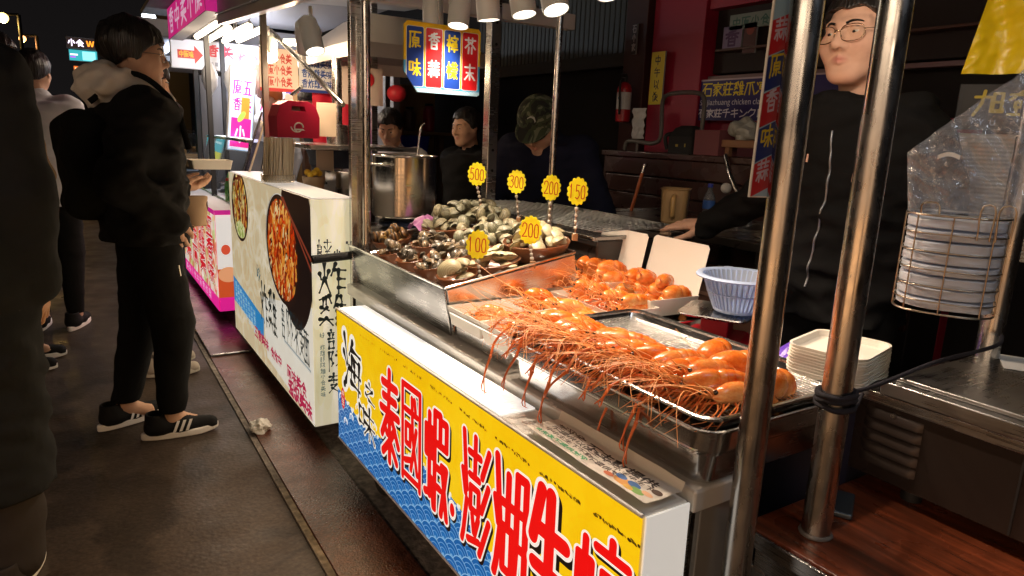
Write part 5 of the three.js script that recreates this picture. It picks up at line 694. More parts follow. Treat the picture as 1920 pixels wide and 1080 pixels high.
  for (const s of ['L', 'R']) { const a = J['an' + s]; shoe(t, [a[0], 0, a[2] - 0.02], (s === 'L' ? 1 : -1) * 0.1 + (o['foot' + s] ?? 0), o.shoe ?? {}); }
  return { t, J, hm, topF, jm, put };
}
M.eyeW = phy({ color: lin(0.42, 0.39, 0.36), roughness: 0.2, clearcoat: 1 }); M.iris = phy({ color: lin(0.012, 0.008, 0.006), roughness: 0.1, clearcoat: 1 });
const surfZ = (f, x, y, z0 = 0.4) => { for (let z = z0; z > -0.3; z -= 0.002) if (f(x, y, z) < 0) return z; return 0; };
let shoeG;
function shoe(parent, pos, turn, o) {
  if (!shoeG) {
    const up = nets((x, y, z) => { let d = smin(cap(x, y, z, [0, 0.05, -0.055], [0, 0.052, 0.06], 0.037, 0.038), cap(x, y, z, [0, 0.045, 0.05], [0.004, 0.034, 0.17], 0.04, 0.034), 0.03); d = smin(d, cap(x, y, z, [0, 0.06, -0.03], [0, 0.105, -0.045], 0.042, 0.04), 0.035); d = Math.max(d, -cap(x, y, z, [0, 0.1, -0.04], [0, 0.16, -0.05], 0.033, 0.034)); d = Math.max(d, y - 0.118 + 0.16 * Math.max(0, z + 0.03)); return Math.max(d, 0.024 - y); }, [-0.07, 0.01, -0.12], [0.07, 0.15, 0.22], 0.005);
    const out = []; for (let i = 0; i < 48; i++) { const a = i / 48 * 6.283, s = Math.sin(a), c = Math.cos(a); out.push([c * (0.04 + 0.006 * sstep(s, -0.2, 0.6) - 0.006 * sstep(s, 0.7, 1)), 0.05 + s * 0.155]); }
    const sole = prism(out, 0.032, 0.007).applyMatrix4(new THREE.Matrix4().makeRotationX(Math.PI / 2)); sole.translate(0, 0.033, 0); { const p = sole.attributes.position; for (let i = 0; i < p.count; i++) if (p.getZ(i) > 0.13) p.setY(i, p.getY(i) + (p.getZ(i) - 0.13) * 0.12); sole.computeVertexNormals(); }
    const st = []; for (const s of [-1, 1]) for (let k = 0; k < 3; k++) st.push(sheet((u, v) => { const y = 0.034 + v * 0.047, z = 0.016 + k * 0.025 + v * 0.02 + u * 0.012; return [s * (0.0478 - v * v * 0.009), y, z]; }, 3, 8));
    shoeG = { up: uvCloth(up), sole, st };
  }
  const m = mesh('shoe', shoeG.up, o.mat ?? M.shoeBlack, parent); m.position.set(...pos); m.rotation.y = turn; mesh('sole', shoeG.sole, o.sole ?? M.soleWhite, m); if (o.stripes) mesh('stripe', shoeG.st, M.stripe, m);
}
M.shoeBlack = clothMat(0.012, 0.012, 0.013, 0.7); M.soleWhite = cm(0.86, 0.82, 0.78, 0.5); M.stripe = std({ color: lin(0.75, 0.72, 0.7), roughness: 0.5, side: THREE.DoubleSide });
const CL = { fleece: clothMat(0.78, 0.72, 0.65), black: clothMat(0.011, 0.011, 0.012), black2: clothMat(0.008, 0.008, 0.008), grey: clothMat(0.42, 0.37, 0.32), navy: clothMat(0.012, 0.014, 0.032), white: clothMat(0.62, 0.62, 0.66), tan: clothMat(0.22, 0.14, 0.08), dark: clothMat(0.02, 0.022, 0.026), plum: clothMat(0.03, 0.016, 0.02), taupe: clothMat(0.05, 0.043, 0.042), beige: clothMat(0.42, 0.36, 0.3) };
// the seller behind the shrimp
{
  const P = person({ label: 'seller with glasses in a black zipped hoodie resting a hand on the grill', pos: [1.872, 0.02, -1.155], turn: -84, s: 1.0, seed: 3, fine: 0.0026, hairCell: 0.003, yaw: -7, pitch: 0.02, roll: 0.03, headS: 1.05, headW: 1.1, look: [-0.3, -0.5], hair: { th: 0.014, fringe: 0.062, side: 0.0, mess: 0.005 },
    J: { head: [0.0, 1.58, 0.05], neck: [0, 1.385, 0.0], shL: [0.175, 1.31, -0.01], shR: [-0.19, 1.305, -0.01], elR: [-0.33, 1.13, -0.12], wrR: [-0.52, 1.0, -0.08], elL: [0.24, 1.06, -0.06], wrL: [0.08, 0.95, 0.04] },
    handR: { f: [-1, -0.06, 0.1], n: [-0.05, -1, -0.45], curl: [0.1, 0.18, 0.24, 0.3], thumb: 0.5, cell: 0.0026 }, skin: skinMat(0.6, 0.37, 0.265), top: { name: 'hoodie', mat: CL.black2, g: 0.03, hem: 0.8, fold: 0.02, collar: -0.02, cell: 0.009 }, legs: { mat: CL.black2 } });
  const zp = []; for (let i = 0; i <= 16; i++) { const y = 1.33 - i * 0.027, x = 0.012 * Math.sin(i * 0.3); zp.push([x, y, surfZ(P.topF, x, y) + 0.001]); } mesh('zipper', tube(zp, 0.0035, 60, 6), std({ color: lin(0.25, 0.26, 0.28), metalness: 0.8, roughness: 0.4 }), P.jm);
  for (const [x, y] of [[0.075, 1.21], [-0.065, 1.255]]) { const z = surfZ(P.topF, x, y) + 0.004; mesh('cord_tip', rod([x, y + 0.011, z], [x, y - 0.011, z + 0.002], 0.003, 10), cm(0.7, 0.42, 0.3, 0.4), P.jm); }
  mesh('hood', uvCloth(nets((x, y, z) => { const q = Math.hypot(x, (z - 0.005) * 1.1) - 0.1; return smax(Math.hypot(q, (y - 1.345 - 0.25 * Math.max(0, -z) + 0.75 * Math.max(0, z))) - 0.036 + 0.01 * nz(x * 14, y * 14, z * 14), -1, 0.01); }, [-0.19, 1.2, -0.19], [0.19, 1.5, 0.19], 0.007)), CL.black, P.jm);
  const gm = std({ color: lin(0.32, 0.22, 0.14), metalness: 1, roughness: 0.25 }), gl = [], q = (g) => P.put(g);
  for (const s of [-1, 1]) { const R = []; for (let i = 0; i < 20; i++) { const a = i / 20 * 6.283; R.push([s * (0.0325 + 0.0255 * Math.sign(Math.cos(a)) * Math.abs(Math.cos(a)) ** 0.75), -0.001 + 0.02 * Math.sign(Math.sin(a)) * Math.abs(Math.sin(a)) ** 0.75, 0.1 - 0.012 * Math.abs(Math.cos(a) * 0.5 + 0.5) ** 2]); } gl.push(tube(R, 0.0012, 60, 6, true)); gl.push(tube([[s * 0.057, 0.006, 0.089], [s * 0.074, 0.006, 0.07], [s * 0.079, 0.006, 0.02], [s * 0.081, 0.0, -0.02]], 0.0012, 20, 6)); gl.push(tube([[s * 0.009, -0.004, 0.1], [s * 0.0095, -0.012, 0.097]], 0.0009, 6, 5)); }
  gl.push(tube([[-0.008, 0.004, 0.1], [0, 0.007, 0.105], [0.008, 0.004, 0.1]], 0.0012, 10, 6)); const G = mesh('glasses', q(merge(gl)), gm, P.t);
  for (const s of [-1, 1]) { const g = new THREE.CircleGeometry(1, 24), p = g.attributes.position; for (let i = 0; i < p.count; i++) { const x = p.getX(i), y = p.getY(i); p.setXYZ(i, s * (0.0325 + x * 0.025), -0.001 + y * 0.0185, 0.0985 - 0.01 * (x * 0.5 + 0.5) ** 2); } g.computeVertexNormals(); mesh('lens', q(g), M.clearGlass, G); }
}
// the young man in the black jacket
{
  const P = person({ label: 'young man in a black jacket with a pale grey hood, hands in pockets, striped shoes', pos: [0.225, 0.0, -3.12], turn: 94, s: 0.965, seed: 1, yaw: -12, pitch: 0.05, look: [0, -0.2], hair: { th: 0.02, fringe: 0.046, side: -0.02, mess: 0.012 }, headS: 1.06,
    J: { elR: [-0.275, 1.12, -0.12], wrR: [-0.215, 0.95, 0.07], elL: [0.265, 1.12, -0.12], wrL: [0.2, 0.95, 0.07], anR: [-0.1, 0.085, 0.03], knR: [-0.1, 0.5, 0.06], anL: [0.13, 0.085, -0.12], knL: [0.11, 0.5, -0.03] }, handR: { f: [0.55, -0.8, 0.15], n: [0.9, 0, 0.2], cell: 0.004 },
    top: { mat: clothMat(0.013, 0.0125, 0.0125), g: 0.05, hem: 0.86, fold: 0.018, collar: 0.03 }, legs: { mat: CL.black2, g: 0.03, cuff: 0.034, end: 0.115 }, footL: 0.25, shoe: { stripes: 1 } });
  mesh('hood', uvCloth(nets((x, y, z) => { let d = ell(x, y, z, [0, 1.475, -0.105], [0.175, 0.1, 0.105]); d = smin(d, cap(Math.abs(x), y, z, [0.115, 1.485, -0.05], [0.075, 1.44, 0.09], 0.045, 0.03), 0.04); d = smax(d, -ell(x, y, z, [0, 1.57, -0.03], [0.088, 0.12, 0.085]), 0.025); return d + 0.02 * nz(x * 11, y * 15, z * 11) + 0.01 * nz(x * 26, y * 34, z * 26); }, [-0.26, 1.28, -0.32], [0.26, 1.66, 0.17], 0.008)), CL.fleece, P.t);
  const gm = std({ color: lin(0.1, 0.1, 0.11), metalness: 1, roughness: 0.3 }), gl = []; for (const s of [-1, 1]) { const R = []; for (let i = 0; i < 16; i++) { const a = i / 16 * 6.283; R.push([s * (0.0325 + 0.026 * Math.cos(a)), 0.019 * Math.sin(a), 0.1 - 0.01 * (Math.cos(a) * 0.5 + 0.5)]); } gl.push(tube(R, 0.0013, 40, 5, true), tube([[s * 0.057, 0.006, 0.09], [s * 0.076, 0.006, 0.06], [s * 0.081, 0.002, -0.02]], 0.0012, 14, 5)); } mesh('glasses', P.put(merge(gl)), gm, P.t);
  mesh('zip_pull', rod([-0.215, 0.78, 0.075], [-0.213, 0.735, 0.08], 0.004, 8), M.steel, P.t);
  const b = thing('backpack', 'black backpack worn by the young man in the black jacket', 'backpack', [0.225, 0, -3.12], 94 * D2R); b.userData.label = 'black backpack on the back of the young man with the pale hood';
  mesh('bag', uvCloth(nets((x, y, z) => { const q = Math.max(0, Math.abs(x) - 0.08), w = Math.max(0, Math.abs(y - 1.13) - 0.13), k = Math.max(0, Math.abs(z + 0.185) - 0.025); return Math.hypot(q, w, k) - 0.065 + 0.03 * nz(x * 9, y * 9, z * 9); }, [-0.2, 0.86, -0.37], [0.2, 1.4, -0.12], 0.012)), CL.black2, b);
  mesh('strap', tube([[-0.11, 1.36, -0.17], [-0.135, 1.47, -0.03], [-0.13, 1.38, 0.1], [-0.14, 1.2, 0.15]], 0.012, 24, 6), CL.black2, b); mesh('strap', tube([[0.11, 1.36, -0.17], [0.135, 1.47, -0.03], [0.13, 1.38, 0.1], [0.14, 1.2, 0.15]], 0.012, 24, 6), CL.black2, b);
}
// the companion behind him, holding a paper box
{
  person({ label: 'person in a black jacket and beige shoes behind the young man, holding a paper box', pos: [0.33, 0, -3.92], turn: 88, s: 0.925, seed: 5, pitch: 0.25, hair: { th: 0.018, fringe: 0.05, side: -0.03 }, J: { elR: [-0.25, 1.08, -0.09], wrR: [-0.13, 1.06, 0.12], elL: [0.24, 1.08, -0.09], wrL: [0.12, 1.06, 0.13] }, handR: { f: [0.2, 0.05, 1], n: [0.5, 0.8, 0], cell: 0.004 }, handL: { f: [-0.2, 0.05, 1], n: [-0.5, 0.8, 0], cell: 0.004 }, top: { mat: clothMat(0.009, 0.009, 0.01), g: 0.05, hem: 0.72, fold: 0.016 }, legs: { mat: CL.black2 }, shoe: { mat: CL.beige, sole: cm(0.55, 0.5, 0.42, 0.6) } });
  const t = thing('takeaway_box', 'open cardboard takeaway box held by the person behind the young man', 'box', [0.6, 1.1, -3.92]); mesh('box', loft(0.2, 0.16, 0.012, [[0.01, -0.03], [0, 0.012], [-0.002, 0.016], [0.004, 0.015], [0.013, -0.026]]), M.card, t);
  const b = thing('paper_bag', 'brown paper bag hanging beside the person behind the young man', 'paper bag', [0.5, 0.83, -3.8]); mesh('bag', sheet((u, v) => { const a = u * 6.283; return [Math.cos(a) * (0.05 + 0.01 * v) * (1 + 0.2 * nz(u * 5, v * 4)), v * 0.15 - 0.04, Math.sin(a) * 0.045 * (1 - v * 0.5)]; }, 32, 14), std({ color: lin(0.3, 0.19, 0.11), roughness: 0.8, side: THREE.DoubleSide }), b); mesh('bottom', bx(-0.045, 0.045, -0.041, -0.039, -0.035, 0.035, 0.0005), std({ color: lin(0.3, 0.19, 0.11), roughness: 0.8 }), b);
}
// passers-by on the left
person({ label: 'passer-by in a long dark coat cut off by the left picture edge', pos: [-0.335, 0, -2.2], turn: 170, s: 1.0, seed: 9, hair: { th: 0.015 }, top: { name: 'coat', mat: clothMat(0.02, 0.022, 0.026), g: 0.06, hem: 0.3, fold: 0.008 }, legs: { mat: CL.taupe, g: 0.05, cuff: 0.05, end: 0.02 }, J: { knL: [0.1, 0.5, 0.06], anL: [0.1, 0.085, 0.1], wrL: [0.26, 0.85, 0.02] }, shoe: { mat: CL.taupe } });
person({ label: 'person in a white top with the back turned, beyond the young man', pos: [-0.16, 0, -5.05], turn: 165, s: 0.97, seed: 11, hair: { th: 0.014, side: -0.01 }, top: { name: 'shirt', mat: CL.white, g: 0.05, hem: 0.8 }, legs: { mat: CL.black2 } });
person({ label: 'person in a tan jacket at the left picture edge behind the dark coat', pos: [-0.36, 0, -3.5], turn: 190, s: 0.96, seed: 13, hair: { th: 0.022, side: -0.03 }, hairMat: std({ color: lin(0.04, 0.018, 0.012), roughness: 0.5 }), top: { mat: CL.tan, g: 0.045, hem: 0.78 }, legs: { mat: CL.black2 } });
person({ label: 'person in a plum jacket between the tan jacket and the white top', pos: [-0.3, 0, -4.3], turn: 80, s: 0.98, seed: 15, pitch: 0.2, hair: { th: 0.016 }, top: { mat: CL.plum, g: 0.05, hem: 0.8 }, legs: { mat: CL.black2 } });
// workers behind the cart
{
  const P = person({ label: 'worker in a dark cap and navy shirt bending over the grill', pos: [2.06, -0.15, -2.86], turn: -52, s: 1.0, seed: 17, bend: 0.5, pitch: 0.62, hair: { th: 0.008, fringe: 0.05 }, J: { head: [0, 1.5, 0.3], elR: [-0.3, 1.12, 0.1], wrR: [-0.28, 1.08, 0.32], elL: [0.28, 1.1, 0.12], wrL: [0.26, 1.08, 0.36] }, handR: { cell: 0.004 }, handL: { cell: 0.004 }, top: { name: 'shirt', mat: CL.navy, g: 0.035, hem: 0.85, sleeve: 0.05 }, legs: { mat: CL.black2 } });
  const camo = std({ map: dataTex(256, (u, v) => { const n = tileN(u, v, 9, 3, 4); return n > 0.12 ? [0.4, 0.42, 0.34] : n > -0.08 ? [0.2, 0.24, 0.16] : [0.1, 0.11, 0.1]; }, true), roughness: 0.85 });
  const cap_ = mesh('cap', P.put(uvCloth(nets((x, y, z) => { let d = ell(x, y, z, [0, 0.05, -0.012], [0.094, 0.092, 0.11]); d = Math.max(d, 0.036 - y); let b = Math.max(Math.hypot(x / 0.085, (z - 0.05) / 0.125) - 1, -1) * 0.08; b = Math.max(b, Math.abs(y - 0.04 + 0.8 * x * x + 0.12 * (z - 0.08)) - 0.004, 0.04 - z); return Math.min(d, b); }, [-0.13, -0.02, -0.14], [0.13, 0.17, 0.2], 0.004))), camo, P.t);
  mesh('patch', P.put(at(prism([[-0.012, -0.02], [0.014, -0.018], [0.024, 0.0], [0.018, 0.018], [0.0, 0.022], [-0.016, 0.012]], 0.003, 0.001), 0.0, 0.085, 0.084, -0.42)), cm(0.35, 0.38, 0.36, 0.7), cap_);
}
person({ label: 'dark haired worker seen in profile between the steel posts', pos: [2.2, -0.18, -3.98], turn: -75, s: 0.95, seed: 19, pitch: 0.15, bend: 0.1, hair: { th: 0.014, fringe: 0.065 }, top: { mat: CL.black, g: 0.04, hem: 0.85 }, legs: { mat: CL.black2 } });
person({ label: 'worker with bowed head behind the stock pot', pos: [1.94, -0.2, -4.6], turn: -40, s: 0.95, seed: 21, pitch: 0.45, bend: 0.3, hair: { th: 0.014, fringe: 0.06 }, top: { mat: CL.white, g: 0.04, hem: 0.85 }, legs: { mat: CL.black2 } });
// ---------------------------------------------------------------- noodle stall
const noodleTex = canvasTex(1400, 800, (g, W, H) => {
  const X = (u) => u * W, Y = (y) => (1.03 - y) / 0.935 * H; // y in metres
  g.fillStyle = '#d6c49e'; g.fillRect(0, 0, W, H);
  for (let i = 0; i < 260; i++) { g.strokeStyle = rnd() < 0.5 ? 'rgba(205,180,130,.25)' : 'rgba(250,244,225,.3)'; g.lineWidth = 10 + rnd() * 22; g.beginPath(); const x = rnd() * W, y = rnd() * H; g.arc(x, y, 30 + rnd() * 90, rnd() * 6, rnd() * 6 + 1.5); g.stroke(); }
  g.fillStyle = 'rgba(240,240,232,.75)'; g.beginPath(); g.moveTo(X(0.45), Y(0.45)); g.lineTo(W, Y(0.6)); g.lineTo(W, H); g.lineTo(X(0.5), Y(0.15)); g.fill();
  const dish = (cx, cy, rx, ry, rot, n, cols, rim) => { g.save(); g.translate(cx, cy); g.rotate(rot); g.fillStyle = rim; g.beginPath(); g.ellipse(0, 0, rx * 1.13, ry * 1.1, 0, 0, 7); g.fill(); g.fillStyle = '#3c1a0c'; g.beginPath(); g.ellipse(0, 0, rx, ry, 0, 0, 7); g.fill(); g.clip(); for (let i = 0; i < n; i++) { const a = rnd() * 6.28, r = Math.sqrt(rnd()) * 0.95; g.strokeStyle = cols[(rnd() * cols.length) | 0]; g.lineWidth = 5 + rnd() * 14; g.lineCap = 'round'; g.beginPath(); const x = Math.cos(a) * r * rx, y = Math.sin(a) * r * ry; g.moveTo(x, y); g.quadraticCurveTo(x + rr(-30, 30), y + rr(-60, 60), x + rr(-40, 40), y + rr(-90, 90)); g.stroke(); } g.restore(); };
  dish(X(0.17), Y(0.86), 165, 150, 0, 260, ['#8a2d12', '#b04a1c', '#d7a83e', '#6c2410', '#c9c07a', '#e3d58a', '#4e1a0c'], '#2a1a12');
  dish(X(0.17), Y(0.73), 90, 36, 0, 80, ['#cfd08a', '#e6e3b2', '#9fb055'], '#cfd08a');
  g.fillStyle = '#1d1210'; g.beginPath(); g.ellipse(X(0.86), Y(0.8), 230, 300, 0.1, 0, 7); g.fill();
  dish(X(0.72), Y(0.76), 225, 190, 0.25, 420, ['#c2470f', '#e07b22', '#f0b45a', '#8c2208', '#d8380a', '#f4dca0', '#a83208', '#e8a040'], '#241410');
  g.strokeStyle = '#8a3a26'; g.lineWidth = 12; for (const o of [0, 26]) { g.beginPath(); g.moveTo(X(0.73) + o, Y(1.0)); g.lineTo(X(1.0), Y(0.79) + o * 1.4); g.stroke(); }
  g.strokeStyle = '#e9e4d8'; g.lineWidth = 4; g.beginPath(); g.ellipse(X(0.72), Y(0.76), 248, 208, 0.25, 1.2, 4.6); g.stroke();
  g.fillStyle = '#2a8ccc'; g.beginPath(); g.moveTo(0, Y(0.42)); g.lineTo(X(0.47), Y(0.34)); g.lineTo(X(0.46), Y(0.23)); g.lineTo(0, Y(0.27)); g.fill(); g.fillStyle = 'rgba(190,225,245,.8)'; for (let k = 0; k < 4; k++) for (let i = 0; i < 8; i++) drawGlyph(g, '超級美味食飲中原'[(i + k) % 8], X(0.03) + i * 58, Y(0.395 - k * 0.033) + i * 8, 42, 22, 4, 'rgba(200,230,248,.7)');
  drawText(g, '韓式', X(0.4), Y(0.6), 60, 60, 4, 8, '#35606a', { brush: 1, skew: 0.2 });
  drawText(g, '炸雞', X(0.44), Y(0.53), 130, 170, 14, 20, '#14201f', { brush: 1, skew: 0.12 }); drawText(g, '部隊麵', X(0.7), Y(0.5), 112, 130, 14, 13, '#1f2f33', { brush: 1, skew: 0.05 });
  drawText(g, '五香美味', X(0.33), Y(0.245), 62, 46, 6, 8, '#b9214e'); drawText(g, '食飲中', X(0.55), Y(0.235), 56, 44, 6, 8, '#b9214e'); drawText(g, '原味美食', X(0.74), Y(0.235), 60, 46, 8, 8, '#b9214e'); drawText(g, '超級美味', X(0.75), Y(0.175), 74, 58, 6, 11, '#b9214e');
  for (let i = 0; i < 26; i++) { g.fillStyle = '#6a8494'; g.fillRect(X(0.72) + i * 14, Y(0.345) + i * 0.6, 9, 10); }
});
const noodleEnd = canvasTex(256, 1400, (g, W, H) => {
  g.fillStyle = '#e6e0c4'; g.fillRect(0, 0, W, H); for (let i = 0; i < 60; i++) { g.fillStyle = rnd() < 0.5 ? 'rgba(250,246,228,.3)' : 'rgba(206,196,150,.18)'; g.beginPath(); g.ellipse(rnd() * W, rnd() * H, 20 + rnd() * 40, 60 + rnd() * 160, 0, 0, 7); g.fill(); }
  g.fillStyle = '#333'; g.fillRect(226, 250, 14, 16);
  drawGlyph(g, '韓', 40, 236, 88, 100, 9, '#1a2422', { brush: 1 }); drawGlyph(g, '小', 140, 300, 56, 50, 9, '#1a2422', { brush: 1 });
  drawGlyph(g, '炸', 46, 372, 176, 180, 24, '#141a18', { brush: 1, skew: 0.1 }); drawGlyph(g, '雞', 46, 568, 172, 184, 22, '#141a18', { brush: 1, skew: 0.1 });
  [['部', 790], ['隊', 930], ['麵', 1070]].forEach(([c, y]) => drawGlyph(g, c, 100, y, 124, 122, 15, '#1c2826', { brush: 1 }));
  drawText(g, '韓式炸雞部隊麵小食美味', 44, 800, 30, 32, 6, 3, '#5b6f68', { down: 1 });
});
{
  const t = thing('lightbox_sign', 'tall glowing noodle lightbox with bowls of food and brush writing', 'sign', [0.84, 0.565, -3.455]);
  mesh('housing', bx(-0.086, 0.09, -0.468, 0.468, -0.82, 0.818, 0.004), std({ color: lin(0.72, 0.7, 0.64), roughness: 0.5 }), t);
  const f = (tex, k) => std({ map: tex, emissive: lin(1, 1, 1), emissiveMap: tex, emissiveIntensity: k, roughness: 0.35 });
  mesh('printed_face', quad([-0.0885, -0.47, -0.82], [-0.0885, -0.47, 0.82], [-0.0885, 0.468, 0.82], [-0.0885, 0.468, -0.82]), f(noodleTex, 0.52), t);
  mesh('printed_end', quad([-0.087, -0.47, 0.8205], [0.07, -0.47, 0.8205], [0.07, 0.466, 0.8205], [-0.087, 0.466, 0.8205]), f(noodleEnd, 0.42), t);
  mesh('corner_strip', [bx(0.071, 0.095, -0.1, 0.468, 0.805, 0.823, 0.002)], std({ color: lin(0.3, 0.36, 0.42), roughness: 0.5 }), t);
  mesh('glowing_top', bx(-0.08, 0.085, 0.4685, 0.4725, -0.81, 0.81, 0.001), std({ color: lin(0.75, 0.72, 0.68), emissive: lin(1, 0.93, 0.85), emissiveIntensity: 0.3, roughness: 0.25 }), t);
  mesh('clamp', [rod([-0.088, 0.235, 0.835], [0.095, 0.245, 0.835], 0.017, 16), rod([0.095, 0.245, 0.835], [0.14, 0.24, 0.82], 0.028, 16)], M.black, t); mesh('clamp_nut', rod([0.105, 0.27, 0.85], [0.13, 0.27, 0.85], 0.014, 10), M.steel, t);
  areaLight('noodle_sign_light', [0.74, 0.565, -3.455], [-1, 0, 0], 1.62, 0.92, 0xffe6bf, 1.0); areaLight('noodle_end_light', [0.83, 0.565, -2.62], [0, 0, 1], 0.14, 0.92, 0xfff0cc, 0.4);
}
{
  const t = thing('noodle_stall', 'noodle stall frame with steel posts, brace, canopy and range hood', 'food stall', [0, 0, 0]);
  mesh('post', bx(0.84, 0.87, 1.0395, 2.1, -3.76, -3.73, 0.003), std({ color: lin(0.2, 0.17, 0.15), metalness: 0.8, roughness: 0.45 }), t); mesh('post', bx(0.905, 0.95, 0.2, 2.1, -2.63, -2.6, 0.003), M.steel, t); mesh('post', bx(1.62, 1.66, 0.2, 2.1, -4.3, -4.26, 0.003), M.darkSteel, t);
  mesh('counter', [bx(0.935, 1.7, 0.72, 0.76, -4.3, -3.1, 0.005)], M.steel, t); mesh('cabinet', bx(0.95, 1.68, 0.12, 0.7195, -4.28, -3.12, 0.004), M.darkSteel, t);
  mesh('brace', rod([0.95, 1.8, -3.98], [0.97, 1.4, -2.88], 0.011, 12), M.darkSteel, t); mesh('brace', rod([1.0, 1.5, -3.6], [0.96, 1.4, -4.0], 0.009, 10), M.darkSteel, t);
  const tip = (g) => g.translate(0, -1.83, 2.6).applyMatrix4(new THREE.Matrix4().makeRotationX(0.055)).translate(0, 1.83, -2.6);
  mesh('canopy', [sheet((u, v) => [0.78 + u * 1.2, 1.93 + u * 0.06, -4.6 + v * 2.05], 2, 2), sheet((u, v) => [0.78 + u * 1.2, 1.955 + u * 0.06, -4.6 + v * 2.05], 2, 2), bx(0.765, 0.785, 1.82, 1.955, -4.6, -2.55, 0.004)].map(tip), std({ color: lin(0.36, 0.38, 0.4), roughness: 0.45, side: THREE.DoubleSide }), t);
  mesh('canopy_beam', [tip(bx(0.786, 0.83, 1.77, 1.83, -4.6, -2.5, 0.004)), bx(0.8, 1.9, 1.765, 1.83, -2.585, -2.54, 0.004)], std({ color: lin(0.5, 0.5, 0.52), metalness: 0.3, roughness: 0.4 }), t);
  mesh('range_hood', (() => { const a = [1.2, -4.5, 1.95, -3.4], y0 = 1.66, y1 = 1.78, P = (x, y, z) => [x, y, z]; const b = [P(a[0], y0, a[1]), P(a[2], y0, a[1]), P(a[2], y0, a[3]), P(a[0], y0, a[3])], m = b.map((p) => [p[0], y1 - 0.05, p[2]]), c = [P(1.42, 1.92, -4.2), P(1.75, 1.92, -4.2), P(1.75, 1.92, -3.75), P(1.42, 1.92, -3.75)], g = []; for (let i = 0; i < 4; i++) { const j = (i + 1) % 4; g.push(quad(b[i], b[j], m[j], m[i]), quad(m[i], m[j], c[j], c[i])); } return g; })(), std({ color: lin(0.62, 0.58, 0.55), metalness: 0.55, roughness: 0.35, side: THREE.DoubleSide }), t);
  mesh('shelf', bx(0.95, 1.5, 1.2, 1.222, -4.0, -3.3, 0.003), M.steel, t);
  mesh('flue', [rod([1.2, 1.32, -3.66], [1.2, 1.66, -3.66], 0.026, 24)], M.steel, t);
  const r = mesh('hanging_sheet', [bx(1.05, 1.14, 1.02, 1.19, -3.55, -3.545, 0.001)], std({ color: lin(0.55, 0.42, 0.32), roughness: 0.7 }), t);
}
{
  const o = thing('steel_canister', 'steel canister under the flue on the noodle stall shelf', 'canister', [1.2, 1.223, -3.66]); mesh('can', lathe([[0.0005, 0], [0.055, 0], [0.057, 0.003], [0.057, 0.098], [0.054, 0.1], [0.0005, 0.1]], 32), M.steel, o);
  const c = thing('cake_box', 'bright red gable box with a white emblem on the noodle stall shelf', 'box', [0.93, 1.25, -3.58], 0.1);
  mesh('box', prism([[-0.105, 0], [0.105, 0], [0.108, 0.1], [0.088, 0.155], [0.05, 0.175], [-0.05, 0.175], [-0.088, 0.155], [-0.108, 0.1]], 0.12, 0.002, [[[-0.036, 0.128], [0.036, 0.128], [0.03, 0.15], [-0.03, 0.15]]]), std({ color: lin(0.56, 0.01, 0.055), roughness: 0.5, emissive: lin(0, 0, 0) }), c);
  mesh('window_paper', bx(-0.035, 0.035, 0.127, 0.151, 0.05, 0.056, 0.001), cm(0.72, 0.6, 0.5), c);
  mesh('emblem', [at(new THREE.TorusGeometry(0.022, 0.0035, 6, 24, 4.2), 0.0, 0.05, 0.1215), at(new THREE.TorusGeometry(0.03, 0.003, 6, 20, 2.2), -0.01, 0.058, 0.1215, 0, 0, 3.3), at(prism([[-0.03, -0.012], [0.03, -0.012], [0.02, -0.004], [-0.02, -0.004]], 0.002, 0.0005), 0, 0.048, 0.1205)], cm(0.75, 0.7, 0.66), c);
  mesh('tag', prism([[-0.022, 0.16], [0.018, 0.152], [0.02, 0.2], [-0.006, 0.215], [-0.022, 0.208]], 0.002, 0.0005), cm(0.75, 0.66, 0.62), c);
  solo('pinned_paper', [sheet((u, v) => [u * 0.1, v * 0.17, 0.004 * Math.sin(v * 6 + u * 3)], 8, 8)], std({ color: lin(0.62, 0.5, 0.38), roughness: 0.7, side: THREE.DoubleSide }), 'beige paper pinned between the red box and the canister', 'paper', [1.07, 1.26, -3.59]);
  const k = thing('chopstick_holder', 'glass like holder packed with pale chopsticks on the noodle sign top', 'chopsticks', [0.825, 1.0385, -3.42]);
  mesh('holder', lathe([[0.0005, 0], [0.074, 0], [0.077, 0.004], [0.079, 0.035], [0.077, 0.037], [0.075, 0.034], [0.073, 0.006], [0.0005, 0.005]], 36), phy({ color: lin(0.9, 0.86, 0.78), roughness: 0.15, transmission: 0.85 }), k);
  const cg = rod([0, 0, 0], [0, 0.2, 0], 0.003, 5), cmat = [cm(0.86, 0.74, 0.54, 0.7), cm(0.9, 0.8, 0.62, 0.7)]; for (let i = 0; i < 130; i++) { const q = Math.sqrt((i + 0.5) / 130) * 0.068, a = i * 2.4, m = mesh('chopstick', cg, cmat[i & 1], k); m.position.set(Math.cos(a) * q, 0.006 + rr(-0.002, 0.006), Math.sin(a) * q); m.rotation.set(rr(-0.05, 0.05), 0, rr(-0.05, 0.05) - 0.06); }
  const fl = thing('flower_pot', 'small tan pot with yellow flowers behind the chopsticks', 'flower pot', [0.98, 0.99, -3.36]); mesh('pot', lathe([[0.0005, 0], [0.045, 0], [0.055, 0.08], [0.05, 0.08], [0.0005, 0.075]], 24), cm(0.42, 0.28, 0.15, 0.6), fl); for (const [x, y, z] of [[-0.03, 0.1, 0], [0.01, 0.11, 0.02], [0.03, 0.095, -0.01], [-0.005, 0.1, 0.03], [-0.025, 0.09, 0.03]]) mesh('flower', new THREE.IcosahedronGeometry(0.016, 1).translate(x, y, z), cm(0.8, 0.5, 0.03), fl);
  mesh('stand', bx(-0.05, 0.05, -0.23, -0.001, -0.05, 0.05), M.darkSteel, fl);
